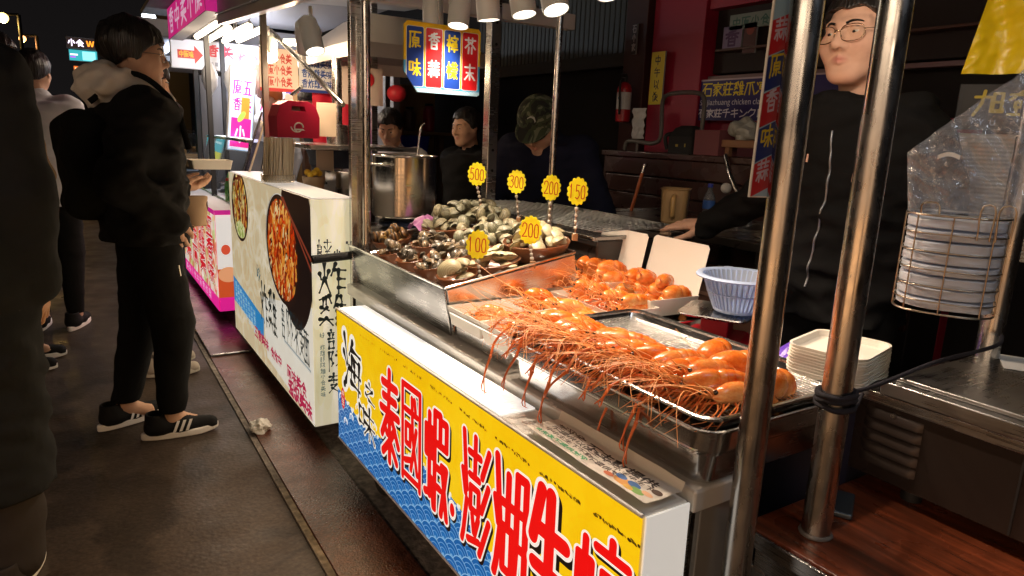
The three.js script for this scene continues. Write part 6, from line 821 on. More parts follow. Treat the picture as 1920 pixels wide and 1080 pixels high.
  for (const [label, x, z, y, r, h] of [['wide steel pot with a bright rim on the noodle stall counter', 1.22, -3.55, 0.7605, 0.14, 0.33], ['small dark pot with red broth beside the wide steel pot', 1.12, -3.22, 0.7605, 0.09, 0.2]]) { const p = thing('cooking_pot', label, 'pot', [x, y, z]); mesh('pot', lathe([[0.0005, 0], [r * 0.95, 0], [r, 0.01], [r, h - 0.01], [r + 0.008, h], [r - 0.002, h], [r - 0.006, 0.02], [0.0005, 0.015]], 40), M.pot, p); mesh('broth', at(new THREE.CircleGeometry(r - 0.007, 30), 0, h * 0.8, 0, -Math.PI / 2), cm(0.3, 0.05, 0.02, 0.2), p); mesh('handle', [tube([[r, h * 0.8, -0.04], [r + 0.035, h * 0.8, 0], [r, h * 0.8, 0.04]], 0.006, 12, 6), tube([[-r, h * 0.8, -0.04], [-r - 0.035, h * 0.8, 0], [-r, h * 0.8, 0.04]], 0.006, 12, 6)], M.black, p); }
  // hanging price cards behind
  const card = (name, label, x, y, z, w, h, bg, inkC, band, txt) => { const tex = canvasTex(256, 200, (g, W, H) => { g.fillStyle = bg; g.fillRect(0, 0, W, H); for (let r = 0; r < 3; r++) drawText(g, txt, 18, 24 + r * 54, 34, 42, 6, 5, inkC); g.fillStyle = band; g.fillRect(0, H - 16, W, 16); }); const t = thing(name, label, 'sign', [x, y, z]); mesh('board', bx(-w / 2, w / 2, -h / 2, h / 2, -0.006, 0, 0.001), M.white, t); mesh('print', quad([-w / 2, -h / 2, 0.002], [w / 2, -h / 2, 0.002], [w / 2, h / 2, 0.002], [-w / 2, h / 2, 0.002]), std({ map: tex, roughness: 0.5 }), t); };
  card('menu_card', 'white menu card with red writing under the noodle canopy', 1.05, 1.62, -4.25, 0.22, 0.24, '#ead9cf', '#c23a34', '#d22f3a', '中原小食美'); card('menu_card', 'white menu card with blue writing beside the red one', 1.3, 1.62, -4.3, 0.24, 0.22, '#dfe4ea', '#2a4ea0', '#2a3f8f', '香炸雞美味');
  solo('red_banner', sheet((u, v) => [(u - 0.5) * 0.3, (v - 0.5) * 0.5, 0.015 * Math.sin(u * 11)], 20, 4), std({ color: lin(0.6, 0.01, 0.04), roughness: 0.7, side: THREE.DoubleSide }), 'red cloth banner hanging behind the flue of the noodle stall', 'banner', [1.42, 1.42, -4.35]);
  const lamps = [['white spot lamp pointing down over the chopsticks, leftmost of the noodle stall', [0.9, 1.7, -3.84], [0.8, 1.0, -3.3]], ['unlit looking white spot lamp in the middle of the noodle stall', [0.95, 1.71, -3.35], [1.2, 1.0, -4.1]], ['white spot lamp tilted to the right, nearest of the noodle stall', [0.9, 1.685, -3.08], [1.0, 0.8, -2.65]]];
  for (const [l, p, a] of lamps) spotLamp(l, p, a, 1.1, 0xffdfb8, 0.042, 0.15, 'spot lamps over the noodle stall');
  const bl = thing('tube_lamp', 'small warm tube lamp under the noodle canopy', 'lamp', [1.0, 1.72, -3.72]); mesh('tube', rod([-0.05, 0, 0], [0.06, 0.012, -0.02], 0.016, 14), M.tubeGlow ??= std({ color: lin(0.8, 0.8, 0.8), emissive: lin(1, 0.82, 0.58), emissiveIntensity: 4 }), bl); const pl = new THREE.PointLight(0xffd9a8, 0.5); pl.name = 'tube_lamp_light'; pl.position.set(1.0, 1.66, -3.72); pl.castShadow = true; scene.add(pl);
}
// ---------------------------------------------------------------- third stall: pink lightbox, sneeze guard, glass case
const pinkTex = canvasTex(1024, 512, (g, W, H) => { g.fillStyle = '#e8d8c8'; g.fillRect(0, 0, W, H); for (let i = 0; i < 420; i++) { g.fillStyle = ['#e8795a', '#f3b58c', '#d93a2c', '#f6e6d2', '#efc38a', '#b9c46a', '#fff4e8'][(rnd() * 7) | 0]; g.globalAlpha = 0.7; g.beginPath(); g.ellipse(rnd() * W, rnd() * H * 0.85, 12 + rnd() * 40, 8 + rnd() * 26, rnd() * 3, 0, 7); g.fill(); } g.globalAlpha = 1; ['香中美', '食味原', '炸雞美', '五香味'].forEach((s, i) => [...s].forEach((c, k) => outlined(g, c, 90 + i * 230, 40 + k * 120, 150, 105, 16, '#d81f2e', '#fff6f0', '#8a2030'))); g.fillStyle = '#f0289a'; g.fillRect(0, H * 0.86, W, H * 0.14); drawText(g, '美味小食中原香炸雞', 40, H * 0.885, 60, 44, 30, 6, '#f9b6da'); });
{
  const t = thing('lightbox_sign', 'small pink edged lightbox with red writing beyond the noodle sign', 'sign', [0.79, 0.41, -5.55]);
  const em = std({ map: pinkTex, emissive: lin(1, 1, 1), emissiveMap: pinkTex, emissiveIntensity: 0.6, roughness: 0.4 });
  mesh('housing', bx(-0.05, 0.05, -0.33, 0.33, -0.8, 0.8, 0.004), M.pinkPl, t); mesh('printed_face', quad([-0.0525, -0.33, -0.8], [-0.0525, -0.33, 0.8], [-0.0525, 0.33, 0.8], [-0.0525, 0.33, -0.8]), em, t);
  const e2 = canvasTex(128, 512, (g, W, H) => { g.fillStyle = '#f3ece4'; g.fillRect(0, 0, W, H); g.fillStyle = '#e2573a'; g.beginPath(); g.arc(50, 190, 26, 0, 7); g.fill(); g.fillStyle = '#d9582c'; g.fillRect(0, 290, W, 150); g.fillStyle = '#f0a878'; g.beginPath(); g.ellipse(60, 320, 60, 40, 0, 0, 7); g.fill(); g.fillStyle = '#f0289a'; g.fillRect(0, 440, W, 72); });
  mesh('printed_end', quad([-0.05, -0.33, 0.8025], [0.09, -0.33, 0.8025], [0.09, 0.33, 0.8025], [-0.05, 0.33, 0.8025]), std({ map: e2, emissive: lin(1, 1, 1), emissiveMap: e2, emissiveIntensity: 0.55 }), t);
  mesh('top_panel', bx(-0.055, 0.35, 0.3315, 0.345, -0.8, 0.8, 0.003), std({ color: lin(0.75, 0.68, 0.7), roughness: 0.4 }), t); mesh('pink_edge', [bx(-0.058, -0.0555, 0.315, 0.346, -0.8, 0.803, 0.001), bx(-0.055, 0.12, 0.315, 0.346, 0.804, 0.807, 0.001)], std({ color: lin(0.8, 0.03, 0.35), emissive: lin(0.8, 0.03, 0.35), emissiveIntensity: 0.4 }), t);
  areaLight('pink_sign_light', [0.725, 0.41, -5.55], [-1, 0, 0], 1.6, 0.64, 0xffd8cc, 0.6);
}
{
  const g = thing('sneeze_guard', 'tilted clear counter guard with a bright edge between the stalls', 'counter guard', [0, 0, 0]);
  mesh('pane', sheet((u, v) => [0.85 + v * 0.12, 1.03 + v * 0.35, -4.36 + u * -0.02 + 0.16 * u], 2, 2), phy({ color: lin(0.6, 0.55, 0.8), roughness: 0.1, transmission: 0.8, side: THREE.DoubleSide }), g); mesh('edge', rod([0.85, 1.03, -4.2], [0.97, 1.38, -4.2], 0.006, 8), cm(0.6, 0.5, 0.4, 0.3), g);
  mesh('end_frame', [tube([[0.95, 1.04, -4.32], [0.98, 1.14, -4.34], [1.06, 1.2, -4.36], [1.2, 1.21, -4.38]], 0.008, 20, 8), rod([0.85, 1.03, -4.36], [0.97, 1.38, -4.36], 0.006, 8)], M.darkSteel, g); mesh('foot', bx(0.8, 0.9, 1.0, 1.03, -4.4, -4.18, 0.004), M.black, g);
}
// ---------------------------------------------------------------- further stalls along the street
{
  const t = thing('third_stall', 'bright third stall with glass case, tubes and white walls beyond the noodle stall', 'food stall', [0, 0, 0]);
  const dk = cm(0.02, 0.02, 0.022), wt = cm(0.14, 0.14, 0.15, 0.6);
  mesh('counter', bx(0.86, 1.8, 0.1, 0.75, -6.4, -4.6, 0.006), cm(0.4, 0.38, 0.38), t);
  for (const [x, z] of [[0.9, -5.75], [1.12, -6.4], [0.92, -6.5], [1.9, -4.7]]) mesh('post', bx(x - 0.018, x + 0.018, 0.75, 2.0, z - 0.018, z + 0.018, 0.003), dk, t);
  mesh('case_glass', [quad([0.9, 0.76, -6.4], [0.9, 0.76, -4.7], [0.97, 1.2, -4.7], [0.97, 1.2, -6.4])], M.clearGlass, t); mesh('case_frame', [rod([0.97, 1.2, -6.4], [0.97, 1.2, -4.7], 0.012, 8), rod([0.9, 0.77, -4.7], [0.97, 1.2, -4.7], 0.01, 8), rod([0.9, 0.76, -6.4], [0.9, 0.76, -4.7], 0.01, 8)], M.steel, t);
  mesh('case_light', bx(1.0, 1.06, 1.19, 1.21, -6.2, -4.9, 0.003), std({ color: lin(0.8, 0.8, 0.8), emissive: lin(0.85, 0.92, 1), emissiveIntensity: 2.2 }), t);
  mesh('back_wall', bx(1.95, 2.0, 0.1, 2.0, -6.5, -4.7, 0.004), wt, t); mesh('far_wall', bx(0.95, 1.95, 0.75, 1.7, -6.56, -6.53, 0.004), wt, t);
  mesh('dark_panel', [bx(1.2, 1.55, 0.76, 1.18, -5.9, -5.87, 0.004)], cm(0.2, 0.22, 0.26), t);
  mesh('canopy', bx(0.55, 2.0, 2.15, 2.18, -6.6, -4.55, 0.004), wt, t);
  const l = areaLight('case_lamp', [1.03, 1.185, -5.55], [0, -1, 0], 0.06, 1.3, 0xe8f0ff, 2, V(0, 0, 1));
}
// clutter of the third stall
person({ label: 'worker with an orange cap inside the bright third stall', pos: [1.45, 0, -6.15], turn: -60, s: 0.95, seed: 31, pitch: 0.3, hair: { th: 0.016, fringe: 0.05 }, hairMat: cm(0.5, 0.12, 0.02, 0.7), top: { name: 'shirt', mat: CL.white, g: 0.04, hem: 0.85 }, legs: { mat: CL.black2 } });
person({ label: 'dark haired worker bending at the glass case of the third stall', pos: [1.7, 0, -5.3], turn: -80, s: 0.93, seed: 33, pitch: 0.5, bend: 0.3, hair: { th: 0.016, fringe: 0.05 }, top: { name: 'shirt', mat: CL.dark, g: 0.04, hem: 0.85 }, legs: { mat: CL.black2 } });
for (const [l, x, z, c] of [['grey plastic bag hanging left in the third stall', 0.95, -6.0, [0.4, 0.4, 0.42]], ['white plastic bag hanging in the middle of the third stall', 1.15, -6.2, [0.6, 0.6, 0.6]], ['pale pink plastic bag hanging right in the third stall', 1.3, -5.9, [0.6, 0.42, 0.42]]]) solo('hanging_bag', sheet((u, v) => { const a = u * 6.283, r = 0.06 * Math.sin(0.2 + v * 2.7) * (1 + 0.2 * nz(u * 6, v * 5, x)); return [Math.cos(a) * r, -v * 0.26, Math.sin(a) * r]; }, 24, 14), phy({ color: lin(...c), roughness: 0.4, transmission: 0.3, side: THREE.DoubleSide }), l, 'plastic bag', [x, 1.78, z]);
for (let i = 0; i < 6; i++) { const t = thing('sauce_bottle', ['red', 'yellow', 'brown', 'white', 'green', 'clear'][i] + ' sauce bottle in the row on the third stall counter', 'bottle', [0.92 + (i % 2) * 0.05, 0.765, -4.78 - i * 0.11], 0); mesh('bottle', lathe([[0.0005, 0], [0.032, 0], [0.034, 0.12], [0.02, 0.15], [0.008, 0.2], [0.0005, 0.2]], 20), cm(...[[0.5, 0.03, 0.02], [0.6, 0.42, 0.02], [0.12, 0.05, 0.02], [0.6, 0.6, 0.58], [0.1, 0.3, 0.08], [0.45, 0.45, 0.48]][i], 0.35), t); mesh('cap', at(cyl(0.021, 0.024, 0.02, 16), 0, 0.155, 0), cm(0.5, 0.05, 0.03), t); }
for (let i = 0; i < 4; i++) { const t = thing('food_pan', ['pan of brown food', 'pan of orange food', 'pan of green food', 'pan of dark food'][i] + ' in the glass case of the third stall', 'pan', [1.2, 0.755, -6.1 + i * 0.36]); mesh('pan', pan(0.4, 0.3, 0.07), M.steel, t); mesh('food', sheet((u, v) => [(u - 0.5) * 0.34, 0.05 + 0.02 * nz(u * 9, v * 9, i) + 0.02 * Math.sin(u * 3.1) * Math.sin(v * 3.1), (v - 0.5) * 0.25], 20, 16), cm(...[[0.2, 0.09, 0.03], [0.5, 0.18, 0.03], [0.12, 0.2, 0.05], [0.06, 0.03, 0.02]][i], 0.5), t); }
signBox('price_board', 'small white price board with blue and pink writing on the third stall back wall', [1.6, 1.5, -6.5], 0, 0.4, 0.3, (g, W, H) => { g.fillStyle = '#dfe3ea'; g.fillRect(0, 0, W, H); drawText(g, '香原美', 20, 20, 60, 60, 14, 9, '#2a5ab0'); drawText(g, '小食五', 20, 100, 60, 60, 14, 9, '#d03a80'); }, 0.1);
for (let i = 0; i < 5; i++) { // bare tubes under the pink fascia
  const x = [0.84, 0.94, 1.03, 1.1, 1.18][i], z = [-5.35, -5.5, -5.3, -5.75, -5.6][i], t = thing('tube_light', 'bright warm tube light: ' + ['leftmost of the five', 'second from the left', 'middle one of the five', 'second from the right', 'rightmost of the five'][i] + ' beside the pink fascia', 'tube light', [x, 1.925 + (i > 2 ? 0.03 : 0), z], 0, 'tube lights under the pink fascia');
  mesh('tube', rod([0, 0, 0.42], [0, 0, -0.42], 0.02, 14), M.tubeGlow, t); mesh('holder', [rod([0, 0.026, 0.42], [0, 0.026, -0.42], 0.012, 8), rod([0, 0.03, 0], [0, 0.22, 0], 0.005, 6)], M.steel, t);
}
{ const p = new THREE.PointLight(0xffe6c8, 1.8); p.name = 'tube_light_lamp'; p.position.set(1.0, 1.86, -5.4); p.shadow.radius = 6; p.castShadow = true; scene.add(p); const q = new THREE.PointLight(0xf2f4ff, 1.6); q.name = 'far_stall_lamp'; q.position.set(1.4, 1.8, -6.2); q.shadow.radius = 5; q.castShadow = true; scene.add(q); }
function signBox(name, label, pos, turn, w, h, draw, k, d = 0.06, tw = 256) { const tex = canvasTex(tw, Math.round(tw * h / w), draw), t = thing(name, label, 'sign', pos, turn); mesh('case', bx(-w / 2 - 0.008, w / 2 + 0.008, -h / 2 - 0.008, h / 2 + 0.008, -d, 0, 0.004), cm(0.5, 0.5, 0.52), t); mesh('face', quad([-w / 2, -h / 2, 0.002], [w / 2, -h / 2, 0.002], [w / 2, h / 2, 0.002], [-w / 2, h / 2, 0.002]), std({ map: tex, emissive: lin(1, 1, 1), emissiveMap: tex, emissiveIntensity: k, roughness: 0.4 }), t); return t; }
signBox('poster_light', 'upright glowing white poster with magenta writing above the counter guard', [1.1, 1.41, -5.6], 0, 0.17, 0.6, (g, W, H) => { g.fillStyle = '#e8e4f4'; g.fillRect(0, 0, W, H); g.strokeStyle = '#9cc4f0'; g.lineWidth = 16; g.strokeRect(0, 0, W, H); drawText(g, '原五', 30, H * 0.14, 84, H * 0.17, 22, 16, '#e0249a'); drawText(g, '香美', 34, H * 0.36, 84, H * 0.15, 22, 14, '#e0249a'); g.fillStyle = '#f08a3a'; g.fillRect(120, H * 0.34, 90, H * 0.3); g.fillStyle = '#f0289a'; g.fillRect(20, H * 0.6, W - 40, H * 0.36); g.fillStyle = '#9fc45a'; g.beginPath(); g.ellipse(130, H * 0.58, 30, 70, 0.5, 0, 7); g.fill(); drawText(g, '小', 70, H * 0.7, 110, H * 0.2, 0, 18, '#f7d4ea'); }, 0.6).rotation.z = -0.1;
signBox('arrow_sign', 'grey white hanging sign with a red arrow and yellow writing', [1.08, 1.855, -6.45], 0, 0.68, 0.22, (g, W, H) => { g.fillStyle = '#c9ccd4'; g.fillRect(0, 0, W, H); g.fillStyle = '#a81c20'; g.beginPath(); g.moveTo(34, 60); g.lineTo(130, 60); g.lineTo(130, 30); g.lineTo(180, 84); g.lineTo(130, 140); g.lineTo(130, 110); g.lineTo(34, 110); g.fill(); drawText(g, '中原味', 44, 66, 24, 36, 4, 5, '#e8a020'); drawText(g, '香美', 210, 20, 60, 66, 26, 10, '#c2283a'); drawText(g, '炸食', 390, 50, 60, 60, 30, 10, '#c2283a'); g.fillStyle = '#8b909c'; for (let i = 0; i < 9; i++) g.fillRect(220 + i * 28, 120, 18, 24); }, 0.2, 0.04, 512);
{ // pink fascia sign
  const t = thing('fascia_sign', 'magenta fascia sign with white writing at the top left of the stalls', 'sign', [0, 0, 0]);
  const tex = canvasTex(512, 256, (g, W, H) => { g.fillStyle = '#e02a86'; g.fillRect(0, 0, W, H); drawText(g, '香中美小原', 30, 150, 70, 90, 26, 10, '#f8c6de'); g.fillStyle = '#7a3a20'; g.fillRect(0, 0, W, 96); for (let i = 0; i < 60; i++) { g.fillStyle = ['#e8b04a', '#c8502a', '#f0d8a0', '#5a2412'][i & 3]; g.beginPath(); g.ellipse(rnd() * W, rnd() * 90, 18, 10, rnd() * 3, 0, 7); g.fill(); } });
  const em = (k) => std({ map: tex, emissive: lin(1, 1, 1), emissiveMap: tex, emissiveIntensity: k, roughness: 0.5 });
  mesh('box', bx(0.703, 0.8, 1.93, 2.5, -6.2, -4.46, 0.004), cm(0.3, 0.29, 0.29), t); mesh('street_face', quad([0.7, 1.93, -6.2], [0.7, 1.93, -4.46], [0.7, 2.4, -4.46], [0.7, 2.4, -6.2]), em(0.45), t); mesh('end_face', quad([0.703, 1.93, -4.457], [0.8, 1.93, -4.457], [0.8, 2.5, -4.457], [0.703, 2.5, -4.457]), std({ color: lin(0.75, 0.03, 0.32), emissive: lin(0.75, 0.03, 0.32), emissiveIntensity: 0.35 }), t);
}
// beyond: two more stalls, seen between the people
for (const [label, x, z, col, body] of [['fourth stall with a cool white lamp and a teal screen, far down the street', 0.75, -8.2, 0xdfeaff, [0.35, 0.36, 0.4]], ['fifth stall with a plain lit canopy, farthest down the street', 0.8, -11, 0xffe8d0, [0.3, 0.26, 0.24]]]) {
  const t = thing('far_stall', label, 'food stall', [x, 0, z]); mesh('counter', bx(0, 1.2, 0, 0.85, -0.9, 0.9, 0.01), cm(...body), t); mesh('canopy', bx(-0.25, 1.4, 2.05, 2.2, -1, 1, 0.01), cm(0.5, 0.5, 0.55), t); mesh('back', bx(1.15, 1.2, 0.85, 2.05, -0.9, 0.9, 0.01), cm(0.55, 0.55, 0.58), t); for (const s of [-0.88, 0.88]) mesh('post', bx(0, 0.03, 0.85, 2.05, s - 0.015, s + 0.015), M.steel, t); mesh('strip_lamp', bx(0.1, 0.16, 2.0, 2.04, -0.8, 0.8, 0.004), std({ color: lin(0.8, 0.8, 0.8), emissive: new THREE.Color(col), emissiveIntensity: 3 }), t); mesh('glass_case', bx(0.02, 0.6, 0.86, 1.2, -0.8, 0.8, 0.01), M.clearGlass, t); mesh('food_row', [-0.5, 0, 0.5].map((q) => bx(0.1, 0.5, 0.865, 0.95, q - 0.15, q + 0.15, 0.02)), cm(0.5, 0.25, 0.08), t);
  areaLight('far_stall_light', [x + 0.13, 1.99, z], [0, -1, 0], 0.06, 1.6, col, 9, V(0, 0, 1));
}
signBox('screen', 'teal lit menu screen on the far stall counter', [0.72, 1.22, -7.9], 0, 0.3, 0.5, (g, W, H) => { g.fillStyle = '#2fb6c4'; g.fillRect(0, 0, W, H); g.fillStyle = '#bff0f4'; for (let i = 0; i < 5; i++) g.fillRect(20, 30 + i * 44, 60 + rnd() * 120, 18); g.fillStyle = '#d8d832'; g.fillRect(0, H * 0.7, W, H * 0.3); }, 0.9);
// lit shop fronts and signs across the end of the street
{
  for (const [label, x, z, w, h, c] of [['dark apartment building closing the far left of the street', -9, -22, 9, 12, [0.03, 0.028, 0.03]], ['dark building over the far stalls', 6.5, -18, 9, 11, [0.03, 0.03, 0.032]]]) { const b = thing('building', label, 'building', [x, 0, z]); mesh('wall', bx(-w / 2, w / 2, 0, h, -3, 3, 0.02), cm(...c, 0.9), b); for (let j = 0; j < 3; j++) for (let i = 0; i < 4; i++) { const wd = mesh('window', bx(-w / 2 + 0.8 + i * 2, -w / 2 + 2 + i * 2, 3.2 + j * 2.8, 4.7 + j * 2.8, 3.0, 3.04, 0.01), cm(0.02, 0.022, 0.026, 0.2), b); mesh('sill', bx(-w / 2 + 0.75 + i * 2, -w / 2 + 2.05 + i * 2, 3.08 + j * 2.8, 3.18 + j * 2.8, 3.0, 3.12, 0.01), cm(0.05, 0.05, 0.05), wd); } }
  signBox('neon_sign', 'orange and white neon sign far down the street', [0.3, 2.52, -14], 0, 0.5, 0.17, (g, W, H) => { g.fillStyle = '#160c08'; g.fillRect(0, 0, W, H); drawText(g, '小食', 10, 18, 50, 50, 10, 9, '#e8d8f0'); g.fillStyle = '#ff8a20'; g.font = 'bold 64px sans-serif'; g.fillText('W', 140, 66); g.fillRect(206, 20, 40, 46); }, 2.2);
  signBox('neon_sign', 'teal neon sign under the orange one', [0.27, 2.33, -14.1], 0, 0.4, 0.17, (g, W, H) => { g.fillStyle = '#2a8a90'; g.fillRect(0, 0, W, H); g.fillStyle = '#7fd0d8'; g.fillRect(120, 10, 120, 90); g.fillStyle = '#f0e8f4'; g.fillRect(8, 40, 70, 16); g.fillStyle = '#9a4ad0'; g.fillRect(8, 66, 50, 14); }, 1.5);
  signBox('neon_sign', 'small orange neon sign, lowest of the three far signs', [0.22, 2.12, -14.2], 0, 0.2, 0.08, (g, W, H) => { g.fillStyle = '#d8641a'; g.fillRect(0, 0, W, H); g.fillStyle = '#ffd9a0'; g.fillRect(20, 30, 160, 30); }, 1.4);
  for (const [label, x, y, z, c, r] of [['small warm street lamp at the upper left corner', -1.1, 3.43, -19.9, [1, 0.6, 0.15], 0.11], ['lower small orange street lamp at the upper left', -0.86, 3.2, -22, [1, 0.4, 0.12], 0.08]]) { const t = thing('street_lamp', label, 'street lamp', [x, 0, z]); mesh('pole', rod([0.3, 0, 0], [0.3, y + 0.1, 0], 0.04, 10), M.black, t); mesh('arm', rod([0.3, y + 0.1, 0], [0, y + 0.08, 0], 0.03, 8), M.black, t); mesh('globe', new THREE.SphereGeometry(r, 16, 12).translate(0, y, 0), std({ color: lin(0.6, 0.5, 0.4), emissive: lin(...c), emissiveIntensity: 5 }), t); const l = new THREE.PointLight(new THREE.Color(...c), 3); l.name = 'street_lamp_light'; l.position.set(x, y - r - 0.02, z); scene.add(l); }
  for (const [label, x, y, z] of [['cool white flood lamp above the young man, upper one', 0.82, 2.42, -8.9], ['cool white flood lamp above the young man, lower one', 0.9, 2.2, -9.2]]) { const t = thing('flood_lamp', label, 'lamp', [x, y, z]); mesh('globe', new THREE.SphereGeometry(0.07, 16, 12), std({ color: lin(0.7, 0.7, 0.7), emissive: lin(0.85, 0.95, 1), emissiveIntensity: 5 }), t); mesh('bracket', [rod([0, 0.07, 0], [0, 0.4, 0], 0.012, 8), rod([0, 0.4, 0], [0.6, 0.4, 0], 0.012, 8)], M.steel, t); const l = new THREE.PointLight(0xe6f2ff, 2.5); l.name = 'flood_lamp_light'; l.position.set(x, y - 0.09, z); scene.add(l); }
}
// lit stalls across the street behind the viewer: they light the seller's face and shine in the steel posts
for (const [label, z] of [['lit stall across the street behind the viewer', 0.4], ['second lit stall across the street, farther back', 4.2]]) {
  const t = thing('opposite_stall', label, 'food stall', [-2.6, 0, z]);
  mesh('counter', bx(-0.8, 0, 0, 0.9, -1.6, 1.6, 0.01), cm(0.4, 0.3, 0.24), t); mesh('back', bx(-0.85, -0.8, 0, 2.4, -1.6, 1.6, 0.01), cm(0.5, 0.42, 0.36), t); mesh('canopy', bx(-0.9, 0.3, 2.4, 2.46, -1.7, 1.7, 0.01), cm(0.3, 0.2, 0.16), t);
  mesh('lit_fascia', bx(0.28, 0.3, 2.02, 2.38, -1.6, 1.6, 0.004), std({ color: lin(0.7, 0.6, 0.5), emissive: lin(1, 0.8, 0.6), emissiveIntensity: 2.0 }), t); for (const s of [-1.55, 1.55]) mesh('post', bx(0.2, 0.24, 0, 2.4, s - 0.02, s + 0.02), M.steel, t);
  mesh('counter_sign', bx(0.001, 0.05, 0.15, 0.85, -1.5, 1.5, 0.004), std({ color: lin(0.6, 0.5, 0.4), emissive: lin(1, 0.62, 0.32), emissiveIntensity: 0.8 }), t);
  areaLight('opposite_light', [-2.28, 2.2, z], [1, -0.15, 0], 3.2, 0.36, 0xffdcb8, 3.8); areaLight('opposite_sign_light', [-2.53, 0.5, z], [1, 0, 0], 3, 0.7, 0xffa860, 0.9); areaLight('opposite_inner_light', [-3.0, 2.38, z], [0, -1, 0], 0.3, 3, 0xffe6cc, 4, V(0, 0, 1));
}
{ // strip lamp of the stall on the near right, just above the picture
  const t = thing('strip_lamp', 'cool white strip lamp of the near right stall, above the picture', 'strip lamp', [1.15, 2.12, -0.1]); mesh('tube', rod([0, 0, -0.5], [0, 0, 0.5], 0.016, 14), std({ color: lin(0.8, 0.8, 0.8), emissive: lin(0.86, 0.93, 1), emissiveIntensity: 6 }), t); mesh('holder', bx(-0.03, 0.03, 0.018, 0.05, -0.53, 0.53, 0.004), M.white, t); mesh('hanger', [rod([0, 0.05, -0.4], [0, 0.5, -0.4], 0.004, 6), rod([0, 0.05, 0.4], [0, 0.5, 0.4], 0.004, 6)], M.steel, t);
  areaLight('strip_lamp_light', [1.15, 2.1, -0.1], [0.1, -1, -0.2], 0.05, 1.0, 0xdcecff, 17, V(0, 0, 1));
}
// ---------------------------------------------------------------- shops behind the cart
{
  const t = thing('shop_building', 'dark shop building with closed shutters and a crimson column behind the cart', 'building', [0, 0, 0]);
  mesh('wall', bx(3.6, 3.9, 0, 6, -12, 2.5, 0.01), cm(0.016, 0.013, 0.013, 0.9), t);
  mesh('column', bx(3.4, 3.599, 0, 4, -3.66, -3.2, 0.006), cm(0.34, 0.008, 0.04, 0.55), t); mesh('column', bx(3.36, 3.599, 0, 4, -3.9, -3.68, 0.006), cm(0.05, 0.014, 0.012, 0.6), t);
  for (let i = 0; i < 40; i++) mesh('shutter_slat', bx(3.585, 3.599, 1.95, 3.6, -6.4 + i * 0.062, -6.345 + i * 0.062, 0.006), cm(0.03, 0.038, 0.034, 0.5), t);
  mesh('beam', bx(3.5, 3.599, 1.84, 1.94, -6.5, -3.95, 0.006), cm(0.025, 0.024, 0.022), t);
  mesh('crimson_panel', bx(3.52, 3.598, 0, 1.47, -3.19, -1.6, 0.006), cm(0.3, 0.008, 0.035, 0.55), t); mesh('dark_niche', bx(3.5, 3.5985, 1.74, 4, -3.19, -1.6, 0.006), cm(0.02, 0.012, 0.012, 0.7), t); mesh('shelf_rail', bx(3.46, 3.52, 1.7, 1.725, -3.19, -1.6, 0.004), cm(0.22, 0.14, 0.15, 0.5), t); mesh('niche_shelf', bx(3.4, 3.4995, 1.86, 1.875, -3.1, -1.6, 0.004), cm(0.1, 0.05, 0.04, 0.5), t);
  mesh('red_strip', bx(3.42, 3.4995, 2.12, 2.2, -3.19, -1.6, 0.004), cm(0.35, 0.02, 0.05, 0.5), t);
}
function card(name, label, cat, x, y, z, w, h, draw, tw = 256) { const tex = canvasTex(tw, Math.round(tw * h / w), draw), t = thing(name, label, cat, [x, y, z], -Math.PI / 2); mesh('panel', bx(-w / 2, w / 2, -h / 2, h / 2, -0.012, 0, 0.001), cm(0.3, 0.3, 0.3), t); mesh('print', quad([-w / 2, -h / 2, 0.0015], [w / 2, -h / 2, 0.0015], [w / 2, h / 2, 0.0015], [-w / 2, h / 2, 0.0015]), std({ map: tex, roughness: 0.5 }), t); }
card('shop_sign', 'purple shop sign with yellow and white lettering on the crimson wall', 'sign', 3.42, 1.575, -2.7, 1.0, 0.25, (g, W, H) => {
  g.fillStyle = '#2a2168'; g.fillRect(0, 0, W, H); g.fillStyle = '#b9a9b4'; g.fillRect(0, 0, W, 10); drawText(g, '石家莊雞爪凍', 22, 24, 72, 78, 12, 9, '#e8d21e'); g.fillStyle = '#e6e4f0'; g.font = '44px sans-serif'; g.fillText('Shijiazhuang chicken claw', 4, 160, 760); drawText(g, '石家莊チキンクロース', 4, 186, 58, 50, 8, 7, '#e6e4f0'); }, 1024);
card('vertical_banner', 'narrow yellow banner with black characters on the crimson column', 'banner', 3.35, 1.72, -3.535, 0.125, 0.34, (g, W, H) => { g.fillStyle = '#d8c312'; g.fillRect(0, 0, W, H); drawText(g, '中午以後', 78, 50, 100, 120, 40, 13, '#16130a', { down: 1 }); });
card('small_plate', 'faded white lettering on the dark red pillar', 'sign', 3.34, 1.99, -3.78, 0.05, 0.2, (g, W, H) => { g.fillStyle = '#260c0a'; g.fillRect(0, 0, W, H); drawText(g, '石小家', 40, 40, 170, 240, 70, 40, '#a89c98', { down: 1 }); });
card('menu_strip', 'faded menu strip with green and red writing under the red strip', 'sign', 3.41, 2.02, -2.7, 0.62, 0.085, (g, W, H) => { g.fillStyle = '#7f8f86'; g.fillRect(0, 0, W, H); g.fillStyle = '#a8909c'; g.fillRect(W * 0.52, 0, W, H); drawText(g, '中原小食', 20, 16, 46, 44, 10, 6, '#39665a'); drawText(g, '五香美味', 280, 16, 46, 44, 10, 6, '#8a2030'); }, 512);
